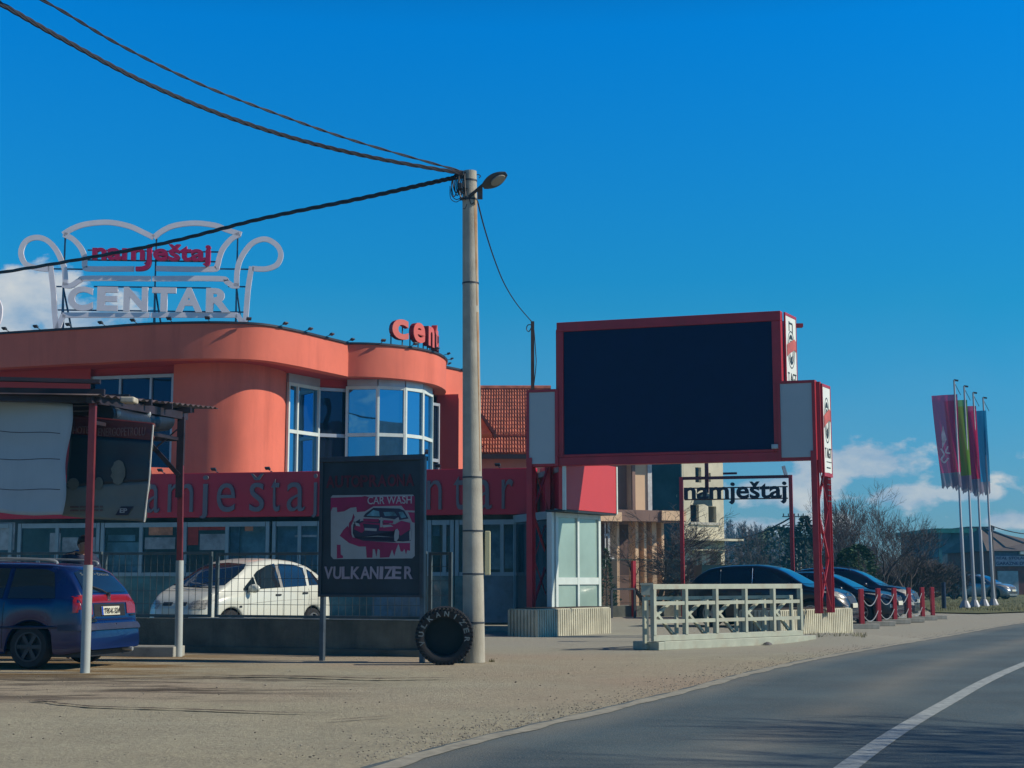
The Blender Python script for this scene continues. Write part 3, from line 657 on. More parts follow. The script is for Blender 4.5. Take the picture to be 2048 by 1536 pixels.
# ------------------------------------------------------------------ roof sign: sofa outline
SF = Fr(XY(30, 41.5), XY(570, 42.0))
def sofa():
    t = thing('roof_sign', 'white sofa outline sign on the roof with crimson and white lettering', 'sign', (SF.at(4, 0).x, SF.at(4, 0).y, ZP1 - .3))
    WH = mat('white_sign_sheet', (.82, .78, .80), .5, var=.04)
    def c(pts, w=.15, sm=True, d=(0, .06)):
        q = [Vector(SF.hit(x / 3.2, 400 + y / 3.2)) for x, y in pts]
        m = MB(); m.ribbon(SF, cr(q, 6) if sm else q, w, *d); return m
    arm = [(352, 700), (345, 600), (325, 430)]
    for nm, pts, sm in (('arm_outline', [(362, 835), (350, 700), (345, 600), (325, 425)], True),
                    ('arm_outline', [(318, 442), (290, 442), (230, 435), (165, 410), (137, 350), (150, 290), (190, 252), (250, 242), (310, 265), (360, 320), (395, 390), (415, 450), (421, 548)], True),
                    ('seat_outline', [(400, 545), (455, 550), (510, 518), (570, 503), (968, 505)], True), ('seat_outline', [(976, 505), (1400, 505), (1450, 523), (1490, 550), (1530, 550)], True),
                    ('back_outline', [(405, 222), (470, 183), (560, 155), (700, 145), (830, 170), (920, 210), (985, 242)], True), ('back_outline', [(985, 242), (1040, 200), (1120, 165), (1250, 150), (1380, 165), (1450, 192), (1545, 222)], True),
                    ('cushion_outline', [(410, 222), (470, 253), (520, 310), (543, 370), (545, 425), (580, 442), (860, 442)], True), ('cushion_outline', [(1535, 222), (1480, 253), (1430, 310), (1405, 370), (1390, 425), (1350, 445), (1000, 440)], True),
                    ('arm_outline', [(1515, 555), (1520, 450), (1545, 370), (1600, 292), (1660, 257), (1720, 257), (1780, 300), (1798, 360), (1770, 418), (1700, 443), (1615, 440)], True),
                    ('arm_outline', [(1612, 428), (1590, 560), (1578, 700), (1570, 800)], True), ('base_outline', [(402, 738), (958, 738)], False), ('base_outline', [(966, 738), (1520, 738)], False),
                    ('foot_outline', [(370, 828), (408, 735)], False), ('foot_outline', [(1518, 733), (1560, 800)], False)):
        c(pts, sm=sm).build(nm, WH, t, smooth=30)
    g = lambda x, y: SF.hit(x / 3.2, 400 + y / 3.2)
    for i, (ch, a, b) in enumerate(zip('CENTAR', (440, 627, 796, 977, 1128, 1322), (600, 760, 950, 1130, 1300, 1482))):
        m = MB(); put_text(m, ch, SF, g(a, 600)[0], g(b, 600)[0], g(500, 712)[1], g(500, 556)[1], .02, .10, bold=.045); m.build('letter', WH, t)
    m = MB(); put_text(m, 'namještaj', SF, g(597, 400)[0], g(1352, 400)[0], g(700, 425)[1], g(700, 286)[1], .05, .2, bold=.03)
    q = [Vector(g(x, y)) for x, y in ((962, 335), (962, 400), (950, 432), (920, 446), (875, 448))]; m.ribbon(SF, cr(q, 5), .12, .05, .21)
    m.build('lettering', mat('crimson_letters', (.46, .006, .085), .45, var=.04), t)
    fr = MB()
    for x in (415, 1000, 1520):
        u, z = g(x, 240 if x != 1000 else 235); fr.fb(SF, u - .02, u + .02, ZP1 - .3, z, -.08, -.03)
        u2 = g(x + 35, 820)[0]; fr.bar(SF.at(u, g(x, 560)[1], -.06), SF.at(u2, ZP1 - .3, -1.0), .04); fr.bar(SF.at(u, g(x, 560)[1], -.06), SF.at(u - .02, ZP1 - .3, -.5), .035)
    for y, x0, x1 in ((320, 560, 1400), (383, 560, 1400), (440, 340, 535), (440, 1385, 1600), (553, 360, 480), (553, 1460, 1570), (703, 370, 1560), (553, 600, 1350)):
        u0, z = g(x0, y); u1, _ = g(x1, y); fr.fb(SF, u0, u1, z - .02, z + .02, -.03, .0)
    fr.build('support_frame', mat('blue_grey_steel', (.05, .12, .2), .5, metal=.3), t)
    t2 = thing('neighbour_roof_sign', 'white curled end of a neighbouring roof sign at the left edge of the photo', 'sign', tuple(SF.at(-1.5, ZP1 - .3)))
    m = MB(); q = [Vector(SF.hit(x, y)) for x, y in ((-60, 655), (-70, 560), (-30, 570), (-5, 600), (2, 622), (-6, 650), (-40, 660))]; m.ribbon(SF, cr(q, 6), .12, 0, .1); m.build('outline', WH, t2)
    m = MB(); u = SF.hit(-60, 600)[0]; m.fb(SF, u - .02, u + .02, ZP1 - .35, SF.hit(0, 640)[1], -.05, 0); m.build('support_frame', DKSTEEL, t2)
sofa()
def bay_letters():
    path = [p for p in inset(par_b, .38)]
    base = [PZ(x, 700, ZP1) for x in (777,)]
    t = thing('roof_lettering', 'red standing letters following the curved bay parapet', 'sign', (path[10].x, path[10].y, ZP1))
    LET = mat('coral_letters', (.62, .11, .08), .45, var=.04); SIDE = mat('crimson_letter_side', (.32, .01, .02), .45, var=.04)
    # walk the path: letters start below pixel column 777
    L_ = [0]
    for a, b in zip(path, path[1:]): L_.append(L_[-1] + (b - a).length)
    def at(s):
        for i in range(len(path) - 1):
            if L_[i + 1] >= s: k = (s - L_[i]) / (L_[i + 1] - L_[i]); return path[i].lerp(path[i + 1], k)
        return path[-1]
    px = lambda p: 1024 + FPX * p.x / p.y
    s = 0
    while px(at(s)) < 775: s += .02
    z0 = ZP1 + .28
    for i, (ch, w, h) in enumerate((('c', .60, .60), ('e', .60, .60), ('n', .58, .60), ('t', .42, .78), ('a', .55, .56), ('r', .40, .56))):
        if s + w > L_[-1]: break
        F = Fr(at(s), at(s + w)); m = MB(); m.cur = 0
        zb = z0 + (.0)
        put_text(m, ch, F, 0, F.len, zb, zb + h, .13, .16, bold=.03); m.mi = [0] * len(m.f); m.cur = 1
        put_text(m, ch, F, 0.003, F.len, zb, zb + h, -.02, .129, bold=.03)
        m.build('letter', [LET, SIDE], t)
        k = MB()
        for u in (.1, F.len - .08): k.fb(F, u - .012, u + .012, ZP1 - .1, zb + h * .7, -.06, -.03)
        k.fb(F, .05, F.len - .03, zb + .1, zb + .13, -.03, -.02); k.build('support_frame', DKSTEEL, t); s += w + .17
bay_letters()
# ------------------------------------------------------------------ utility pole, lamp, cables
UP = PZ(948, 1325)
def utility_pole():
    top = PY(940, 343, UP.y).z; t = thing('utility_pole', 'tall tapered grey concrete utility pole with a street lamp and rust streaks', 'pole', (UP.x, UP.y, 0))
    m = MB(); nseg = 14; X0 = UP.x; r0, r1 = .163, .108
    xt = PY(939, 343, UP.y).x
    prof = [Vector((X0 + (xt - X0) * i / nseg, UP.y, top * i / nseg)) for i in range(nseg + 1)]
    rs = [r0 + (r1 - r0) * i / nseg for i in range(nseg + 1)]; m.tube(prof, rs, 28)
    PM = mat('pole_concrete', (.42, .40, .33), .9, var=.14, vs=2.6, bump=.5, bs=60, stain=(.25, .23, .17), ss=2.2, streak=True)
    m.build('shaft', PM, t, smooth=40)
    def ax(z): k = z / top; return Vector((X0 + (xt - X0) * k, UP.y, z)), r0 + (r1 - r0) * k
    rr = MB()                                     # rust run below the lamp clamp
    for z0, z1, a, w in ((top - 2.1, top - .42, R(-38), .07), (top - 4.6, top - 2.2, R(-34), .05)):
        vs = []; n = 14
        for i in range(n + 1):
            z = z0 + (z1 - z0) * i / n; c, r_ = ax(z); ww = w * (1 - .7 * (1 - i / n))
            for j in (-1, 0, 1): aa = a + j * ww / r_ * .5; vs.append(c + Vector((math.cos(aa), math.sin(aa), 0)) * (r_ + .003))
        rr.add(vs, [(3 * i + j, 3 * i + j + 1, 3 * i + j + 4, 3 * i + j + 3) for i in range(n) for j in (0, 1)])
    rr.build('rust_streak', mat('rust_stain', (.27, .14, .06), .9, var=.2, vs=6, col2=(.36, .27, .17)), t, smooth=80)
    for z in (PY(940, 362, UP.y).z, PY(940, 567, UP.y).z, PY(940, 955, UP.y).z, PY(940, 1062, UP.y).z, PY(940, 1148, UP.y).z, PY(940, 1245, UP.y).z, PY(940, 400, UP.y).z):
        c, r_ = ax(z); m = MB(); m.lathe([(r_ + .001, -.012), (r_ + .007, -.012), (r_ + .007, .012), (r_ + .001, .012)], 24, Matrix.Translation(c), cap=False); m.build('strap', DKSTEEL, t)
    # yellow-grey plate edge fixed to the side
    z0 = PY(970, 1150, UP.y).z; z1 = PY(970, 1062, UP.y).z; m = MB(); m.box((UP.x + .155, UP.y - .03, z0), (UP.x + .235, UP.y + .32, z1)); m.build('junction_box', mat('cream_box_paint', (.55, .52, .30), .6, var=.06), t, bevel=.01)
    # street lamp
    j = PY(948, 385, UP.y - .12); k = PY(968, 368, UP.y - .3); e = PY(990, 358, UP.y - .35)
    a = MB(); a.tube([Vector(q) for q in (PY(938, 394, UP.y - .1), j, k, PY(976, 364, UP.y - .32))], .026, 8); arm = a.build('lamp_arm', DKSTEEL, t, smooth=40)
    tip = PY(1013, 347, UP.y - .4); ba = PY(966, 374, UP.y - .3); ax_ = (tip - ba); Lh = ax_.length; ax_.normalize(); side = Vector((0, 1, 0)); side = (side - ax_ * side.dot(ax_)).normalized(); up = side.cross(ax_)
    if up.z < 0: up = -up
    side = (side * .75 - up * .66).normalized(); up = ax_.cross(side)
    if up.z < 0: up = -up
    m = MB(); vs = []; n = 12; k_ = 10
    for i in range(k_ + 1):
        s_ = i / k_; w = .012 + .115 * math.sin(math.pi * min(1, s_ * .9 + .06)) ** .75; hh = .35 * w + .012
        for q in range(n):
            an = 2 * math.pi * q / n; vs.append(ba + ax_ * (Lh * s_) + side * (w * math.cos(an)) + up * (hh * math.sin(an) * (1 if math.sin(an) > 0 else .55)))
    m.add(vs, [(i * n + q, i * n + (q + 1) % n, (i + 1) * n + (q + 1) % n, (i + 1) * n + q) for i in range(k_) for q in range(n)] + [tuple(reversed(range(n))), tuple(k_ * n + q for q in range(n))])
    hd = m.build('lamp_head', mat('lamp_dark', (.05, .06, .07), .4, var=.1), t, smooth=50)
    m = MB(); vs = [];c = ba + ax_ * (Lh * .62) - up * .05
    for q in range(16):
        an = 2 * math.pi * q / 16; vs.append(c + ax_ * (.12 * math.cos(an)) + side * (.07 * math.sin(an)) - up * .012 )
    vs2 = [v + up * .03 for v in vs]; m.add(vs + vs2, [tuple(range(16)), tuple(16 + i for i in reversed(range(16)))] + [(i, (i + 1) % 16, 16 + (i + 1) % 16, 16 + i) for i in range(16)])
    m.build('lens', mat('lamp_lens', (.28, .27, .22), .3, var=.1), hd)
    # hooks and wire loops at the top left
    w = MB(); rnd = random.Random(2)
    def wp(pts, r_=.008, dy=-.14): w.tube(cr([PY(x, y, UP.y + dy) for x, y in pts], 5), r_, 5)
    for i in range(7):
        x = 903 + i * 3; wp([(926, 345 + i * 2), (x + 6, 350), (x, 368 + rnd.uniform(-3, 3)), (x + 5, 388 + rnd.uniform(-4, 6)), (x + 14, 376), (925, 365 + i * 3)], .009)
    wp([(905, 360), (902, 385), (910, 398), (920, 396), (926, 380)], .007); wp([(900, 372), (901, 396), (912, 404), (922, 398)], .006)
    wp([(926, 344), (918, 350), (920, 390), (928, 398)], .014); wp([(932, 345), (929, 352), (932, 400)], .012); wp([(948, 352), (956, 349), (961, 352), (958, 356)], .007, 0)
    wp([(938, 394), (942, 408), (948, 405)], .008); wp([(934, 408), (930, 417), (926, 417)], .006)
    w.build('wire_loops', PLASTIC, t)
    b = MB(); b.box((UP.x - .26, UP.y - .2, PY(910, 384, UP.y).z), (UP.x - .20, UP.y - .12, PY(910, 372, UP.y).z)); b.bar(PY(920, 400, UP.y - .1), PY(928, 395, UP.y - .1), .05, .03); b.build('clamp', PLASTIC, t, bevel=.01)
    a = MB(); a.box((UP.x + .03, UP.y - .16, PY(0, 402, UP.y).z), (UP.x + .11, UP.y - .09, PY(0, 380, UP.y).z)); a.build('bracket', DKSTEEL, t)
utility_pole()
CAB = mat('black_cable', (.012, .012, .02), .6, var=.1)
def cable(pts, r, twist, label, turns=60, n=3):
    path = cr(pts, 26); m = MB(); off = []
    for k in range(n if twist else 1):
        q = []
        for i, p in enumerate(path):
            a = i * .55 + k * 2 * math.pi / max(n, 1)
            q.append(p + (Vector((0, math.cos(a), math.sin(a))) * r * 1.05 if twist else Vector()))
        m.tube(q, r, 5)
    o = m.build('power_cable', CAB, loc=tuple(pts[-1]), smooth=60); tag(o, label, 'cable')
ty = UP.y
cable([PY(-380, -190, 11.5), PY(-40, -15, 14.2), PY(120, 75, 15.6), PY(280, 160, 17), PY(440, 228, 18.3), PY(600, 280, 19.4), PY(760, 318, 20.4), PY(925, 347, ty - .1)], .016, True, 'thick twisted black cable rising to the top left corner, lower of the two')
cable([PY(-250, -170, 12), PY(85, 0, 15), PY(240, 90, 16.6), PY(400, 168, 18), PY(560, 230, 19.2), PY(720, 285, 20.3), PY(925, 343, ty - .1)], .0105, True, 'thin black cable rising to the top left, above the thick one', n=2)
cable([PY(-320, 590, 34), PY(0, 545, 30.5), PY(300, 492, 27), PY(520, 438, 25), PY(720, 397, 23), PY(860, 366, 22), PY(926, 352, ty - .1)], .019, True, 'twisted black cable dipping to the left edge in front of the roof sign')
SPB = XY(1066, 36.0)
cable([PY(955, 402, ty), PY(970, 460, 24), PY(990, 522, 27), PY(1010, 570, 30), PY(1035, 610, 33), PY(1064, 644, 36)], .012, False, 'single thin cable sloping from the utility pole to the wooden roof pole')
def roof_pole():
    t = thing('wooden_pole', 'slim dark wooden cable pole standing behind the left end of the billboard', 'pole', (SPB.x, SPB.y, 0))
    z = PY(1066, 643, SPB.y).z; m = MB(); m.bar((SPB.x, SPB.y, 0), (SPB.x, SPB.y, z), .085); m.build('shaft', mat('dark_wood', (.10, .06, .05), .85, var=.2, vs=4), t)
    m = MB(); m.tube(cr([PY(1064, 650, 35.9), PY(1056, 650, 35.9), PY(1053, 658, 35.9), PY(1058, 663, 35.9), PY(1064, 652, 35.9)], 5), .012, 5); m.tube(cr([PY(1068, 660, 35.9), PY(1071, 700, 35.9), PY(1072, 730, 35.9), PY(1067, 775, 35.9)], 5), .012, 5); m.build('cable_loop', CAB, t)
roof_pole()
# ------------------------------------------------------------------ car wash board and tyre
def board():
    a = PZ(646, 1320); b = PZ(846, 1324); t = thing('car_wash_board', 'dark framed board on two posts with a pink car picture and hand-cut lettering', 'sign', (a.x, a.y, 0))
    F = Fr(a, b); g = F.hit
    DK = mat('dark_board', (.018, .033, .048), .6, var=.25, vs=1.5, bump=.1, bs=10)
    zt = g(745, 916)[1]; zb = g(745, 1190)[1]; u0 = g(643, 1000)[0]; u1 = g(849, 1000)[0]
    for u, k in ((u0, .07), (u1 - .07, .07)):
        m = MB(); m.fb(F, u, u + k, -.05, zt, -.08, -.001); m.build('post', mat('grey_post_paint', (.10, .13, .16), .4, metal=.4, var=.2, vs=3), t, bevel=.008)
    m = MB(); m.fb(F, u0 + .0, u1, zb, zt - .0, .0, .03); m.build('panel', DK, t, bevel=.004)
    m = MB()
    m.fb(F, u0 - .01, u1 + .01, zt - .05, zt + .03, .0, .07); m.fb(F, u0 - .01, u0 + .045, zb, zt - .051, .031, .06); m.fb(F, u1 - .045, u1 + .012, zb, zt - .051, .031, .07); m.fb(F, u0 - .01, u1 + .01, zb - .03, zb + .01, .031, .06)
    m.build('frame', DKSTEEL, t, bevel=.006)
    def tx(s, x0, x1, y0, y1, mt, bold=.02, nm='lettering', d=.031):
        m = MB(); put_text(m, s, F, g(x0, 1000)[0], g(x1, 1000)[0], g(745, y1)[1], g(745, y0)[1], d, d + .012, bold=bold); return m.build(nm, mt, t)
    m = MB()
    for ch, x0, x1 in zip('AUTOPRAONA', (654, 672, 690, 704, 722, 740, 757, 777, 795, 813), (671, 688, 704, 722, 738, 757, 775, 794, 811, 830)):
        put_text(m, ch, F, g(x0, 1000)[0], g(x1, 1000)[0], g(745, 974)[1], g(745, 950)[1], .031, .041, bold=.03)
    m.build('lettering', mat('dull_crimson_letters', (.10, .006, .02), .6, var=.2), t)
    m = MB(); rnd = random.Random(7)
    for ch, x0, x1 in zip('VULKANIZER', (653, 671, 688, 706, 725, 744, 763, 772, 788, 812), (670, 687, 704, 724, 744, 761, 770, 790, 806, 829)):
        put_text(m, ch, F, g(x0, 1000)[0], g(x1, 1000)[0], g(745, 1158)[1], g(745, 1133)[1], .031, .041, bold=.025, rot=rnd.uniform(-.05, .05))
    m.build('lettering', mat('pale_lilac_letters', (.34, .30, .36), .6, var=.1), t)
    # poster with a generic car
    PW = mat('poster_grey_white', (.30, .34, .36), .5, var=.06); PM_ = mat('poster_magenta', (.30, .004, .085), .5, var=.2, vs=2); PN = mat('poster_navy', (.012, .012, .05), .4, var=.3, vs=4); PT = mat('poster_teal', (.10, .28, .36), .4, var=.4, vs=6)
    S = 220 / 1536
    P_ = lambda x, y: g(640 + x * S, 960 + y * S)
    m = MB(); M = F.mat()
    def poly(pts, k, mm):
        mm.prism([P_(x, y) for x, y in pts], M, .032 + k * .002, .0335 + k * .002)
    m = MB(); poly([(165, 240), (190, 215), (1310, 205), (1335, 240), (1335, 1060), (1300, 1095), (200, 1105), (165, 1060)], 0, m); po = m.build('poster', PW, t)
    m = MB(); poly([(165, 250), (600, 235), (640, 225), (700, 240), (1335, 225), (1335, 430), (1200, 425), (1150, 360), (760, 370), (640, 440), (530, 450), (520, 380), (440, 390), (350, 440), (255, 450), (250, 385), (190, 385), (165, 440)], 1, m)
    poly([(1240, 450), (1335, 455), (1335, 600), (1300, 590)], 1, m); poly([(480, 470), (455, 560), (420, 600), (410, 690), (430, 760), (455, 790), (450, 640), (500, 520)], 1, m)
    poly([(290, 780), (340, 700), (400, 640), (470, 800), (640, 850), (1100, 880), (1270, 880), (1270, 990), (1230, 980), (1215, 1040), (1190, 960), (1170, 1000), (1140, 1000), (1110, 890), (1080, 960), (1050, 1060), (1020, 970), (980, 1080), (850, 1085), (850, 980), (820, 960), (800, 1080), (780, 970), (750, 965), (745, 1085), (665, 1085), (655, 930), (560, 930), (420, 880)], 1, m)
    poly([(250, 905), (300, 905), (305, 1040), (335, 1060), (335, 1090), (250, 1095)], 1, m); m.build('poster_red', PM_, po)
    m = MB(); poly([(480, 620), (470, 740), (500, 810), (620, 850), (1080, 870), (1100, 700), (1270, 700), (1280, 850), (1170, 860), (1110, 830), (1050, 640), (860, 560), (600, 570)], 2, m)
    poly([(620, 510), (650, 470), (760, 390), (1120, 400), (1190, 430), (1250, 540), (1130, 560), (900, 530), (640, 520)], 2, m); poly([(480, 570), (500, 590), (575, 545), (570, 600), (500, 620)], 2, m); m.build('poster_car', PN, po)
    m = MB(); poly([(505, 640), (610, 590), (1060, 620), (1150, 570), (1270, 600), (1275, 690), (1140, 780), (1060, 690), (1040, 715), (640, 700), (600, 740), (490, 690)], 3, m); poly([(620, 540), (840, 545), (830, 590), (620, 580)], 3, m); poly([(900, 560), (1040, 570), (1030, 610), (900, 600)], 3, m); m.build('poster_body', PM_, po)
    m = MB(); poly([(615, 610), (840, 630), (845, 665), (830, 735), (640, 720)], 4, m); m.build('poster_grille', PN, po)
    m = MB(); poly([(640, 670), (810, 680), (805, 715), (640, 705)], 5, m); poly([(500, 590), (560, 610), (580, 650), (520, 640)], 4, m); poly([(890, 630), (1000, 625), (1040, 650), (900, 665)], 4, m)
    poly([(1050, 780), (1065, 700), (1095, 680), (1120, 720), (1115, 810), (1080, 865), (1055, 850)], 4, m); poly([(1262, 730), (1280, 680), (1292, 720), (1285, 830), (1265, 850)], 4, m); poly([(600, 800), (820, 780), (1040, 800), (820, 790)], 4, m)
    poly([(860, 520), (885, 520), (890, 660), (855, 660)], 4, m); poly([(1110, 520), (1130, 580), (1060, 600), (1040, 560)], 4, m); m.build('poster_light', PW, po)
    m = MB(); poly([(665, 500), (760, 420), (840, 440), (850, 510)], 3, m); poly([(900, 450), (1050, 445), (1090, 500), (920, 505)], 3, m); poly([(1110, 450), (1170, 445), (1220, 520), (1150, 535)], 3, m); m.build('poster_window', PT, po)
    m = MB(); u0_, z1_ = P_(680, 235); u1_, z0_ = P_(1295, 330); put_text(m, 'CAR WASH', F, u0_, u1_, z0_, z1_, .036, .042, bold=.005); m.build('poster_text', mat('poster_white', (.42, .44, .47), .5), po)
board()
def tyre():
    c = PY(889, 1271, UP.y - .42); Ro = .41; t = thing('tyre', 'large knobbly black tractor tyre with hand painted lettering leaning on the utility pole', 'tyre', (c.x, c.y, 0)); w = .22
    Y0 = UP.y - .47
    c = Vector((PY(889, 1271, Y0).x, Y0, Ro - .005))
    M = Matrix.Translation(c) @ Matrix.Rotation(R(90 + 6), 4, 'X') @ Matrix.Rotation(0, 4, 'Z')
    m = MB(); m.lathe([(.275, -w / 2 + .02), (.30, -w / 2), (.37, -w / 2 - .005), (.395, -w / 2 + .03), (.40, 0), (.395, w / 2 - .03), (.37, w / 2 + .005), (.30, w / 2), (.275, w / 2 - .02)], 48, M, cap=False)
    m.lathe([(.275, w / 2 - .02), (.29, 0), (.275, -w / 2 + .02)], 48, M, cap=False)
    b = m.build('carcass', BLACK, t, smooth=40)
    m = MB(); m.lathe([(.30, -.07), (.30, -.05)], 32, M); m.build('hole_dark_disc', mat('tyre_hole_dark', (.012, .02, .022), .9), t)  # dark disc added across the hole so it reads dark
    m = MB()
    for i in range(44):
        a = 2 * math.pi * i / 44
        for sgn in (-1, 1):
            Mi = M @ Matrix.Rotation(a + (.07 if sgn > 0 else 0), 4, 'Z') @ Matrix.Translation((.392, 0, sgn * .055)) @ Matrix.Rotation(sgn * .5, 4, 'X'); m.box((-.01, -.017, -.05), (.022, .017, .055), Mi)
            Mi = M @ Matrix.Rotation(a + (.07 if sgn > 0 else 0), 4, 'Z') @ Matrix.Translation((.372, 0, sgn * (w / 2 + .002))); m.box((-.03, -.014, -.006), (.03, .014, .006), Mi)
    m.build('tread', BLACK, t)
    m = MB(); word = 'VULKANIZER'
    for i, ch in enumerate(word):
        a = R(196 - i * 22.5); rr = .33; p = M @ Vector((math.cos(a) * rr, math.sin(a) * rr, w / 2 + .006 if True else 0))
        # letter plane: the tyre face pointing at the viewer
        nrm = (M.to_3x3() @ Vector((0, 0, 1))).normalized(); sgn = 1 if nrm.y < 0 else -1
        vs, fs, x0, x1, y0, y1 = text_geo(ch, .03)
        rad = M.to_3x3() @ Vector((math.cos(a), math.sin(a), 0)); tan = M.to_3x3() @ Vector((math.sin(a), -math.cos(a), 0)); pc = c + rad * rr + nrm * sgn * (w / 2 + .006)
        s_ = .075 / (y1 - y0); sx_ = (.07 if ch != 'I' else .018) / (x1 - x0)
        out = [pc + tan * ((v.x - (x0 + x1) / 2) * sx_) + rad * ((v.y - (y0 + y1) / 2) * s_) + nrm * sgn * (v.z * .006) for v in vs]
        m.add(out, fs)
    m.build('lettering', mat('tyre_paint', (.20, .24, .24), .7, var=.25, vs=9), t)
tyre()
# ------------------------------------------------------------------ low wall with mesh fence
wa = PZ(225, 1302); wb = PZ(650, 1319); wb2 = PZ(905, 1322)
WF = Fr(PZ(250, 1305) + Vector((0, .55, 0)), PZ(870, 1316) + Vector((0, .40, 0)))
def fence():
    zt = WF.hit(500, 1238)[1]
    t = thing('low_wall', 'low dark stained concrete wall carrying the mesh fence panels', 'wall', (WF.at(3, 0).x, WF.at(3, 0).y, 0))
    m = MB(); u0 = WF.hit(180, 1200)[0]; u1 = WF.hit(846, 1200)[0]
    m.fb(WF, u0, u1, -.1, zt, -.2, 0); m.build('wall_body', CONC_DK, t, bevel=.012)
    m = MB(); m.fb(WF, u0, u1, -.1, .10, .001, .05); m.build('footing', mat('footing_concrete', (.12, .13, .11), .92, var=.2, vs=2, bump=.5), t, bevel=.01)
    FM = mat('fence_grey_green', (.09, .12, .13), .5, metal=.3, var=.15, vs=4)
    def panel(x0, x1, label, ztp=None, fr=.055, gx=.125, gz=.20, low=None):
        F = WF; a = F.hit(x0, 1200)[0]; b = F.hit(x1, 1200)[0]; z1 = F.hit((x0 + x1) / 2, 1104)[1]; z0 = zt + .02 if low is None else low
        p = thing('mesh_fence', label, 'fence', tuple(F.at((a + b) / 2, z0, -.1)), 0, 'welded mesh fence panels on the low wall')
        f = MB()
        f.fb(F, a, a + fr, z0, z1, -.13, -.08); f.fb(F, b - fr, b, z0, z1, -.13, -.08); f.fb(F, a + fr, b - fr, z1 - fr * .8, z1, -.13, -.08); f.fb(F, a + fr, b - fr, z0, z0 + fr * .8, -.13, -.08); f.build('frame', FM, p, bevel=.004)
        g = MB(); n = int((b - a - 2 * fr) / gx)
        for i in range(1, n): u = a + fr + (b - a - 2 * fr) * i / n; g.bar(F.at(u, z0 + fr * .8, -.104), F.at(u, z1 - fr * .8, -.104), .008)
        k = max(2, int((z1 - z0) / gz))
        for i in range(1, k): z = z0 + (z1 - z0) * i / k; g.bar(F.at(a + fr, z, -.098), F.at(b - fr, z, -.098), .008)
        g.build('mesh', FM, p)
    panel(-40, 194, 'mesh fence panel behind the blue estate car'); panel(198, 416, 'mesh fence panel between the two canopy posts, in front of the white car bonnet'); panel(424, 848, 'wide mesh fence panel in front of the white car doors')
    panel(852, 899, 'narrow mesh gate between the car wash board and the utility pole', low=.05)
    for x in (418.5, 421.5 + 1):
        pass
    tr = MB(); u0_ = WF.hit(380, 1200)[0]; tr.fb(WF, u0_, u1 - .02, zt + .002, zt + .018, -.07, .012); tr.build('capping', GALV, t)
fence()
def slab():
    a = PZ(235, 1312); b = PZ(347, 1313); F = Fr(a + Vector((-.5, .05, 0)), b); t = MB(); t.fb(F, 0, F.len, -.02, F.hit(300, 1293)[1], -.5, 0)
    tag(t.build('concrete_slab', mat('slab_concrete', (.38, .38, .33), .9, var=.12, vs=3, bump=.4, stain=(.2, .2, .17), ss=3), loc=tuple(a), bevel=.015), 'low loose concrete slab lying beside the canopy post', 'slab')
slab()
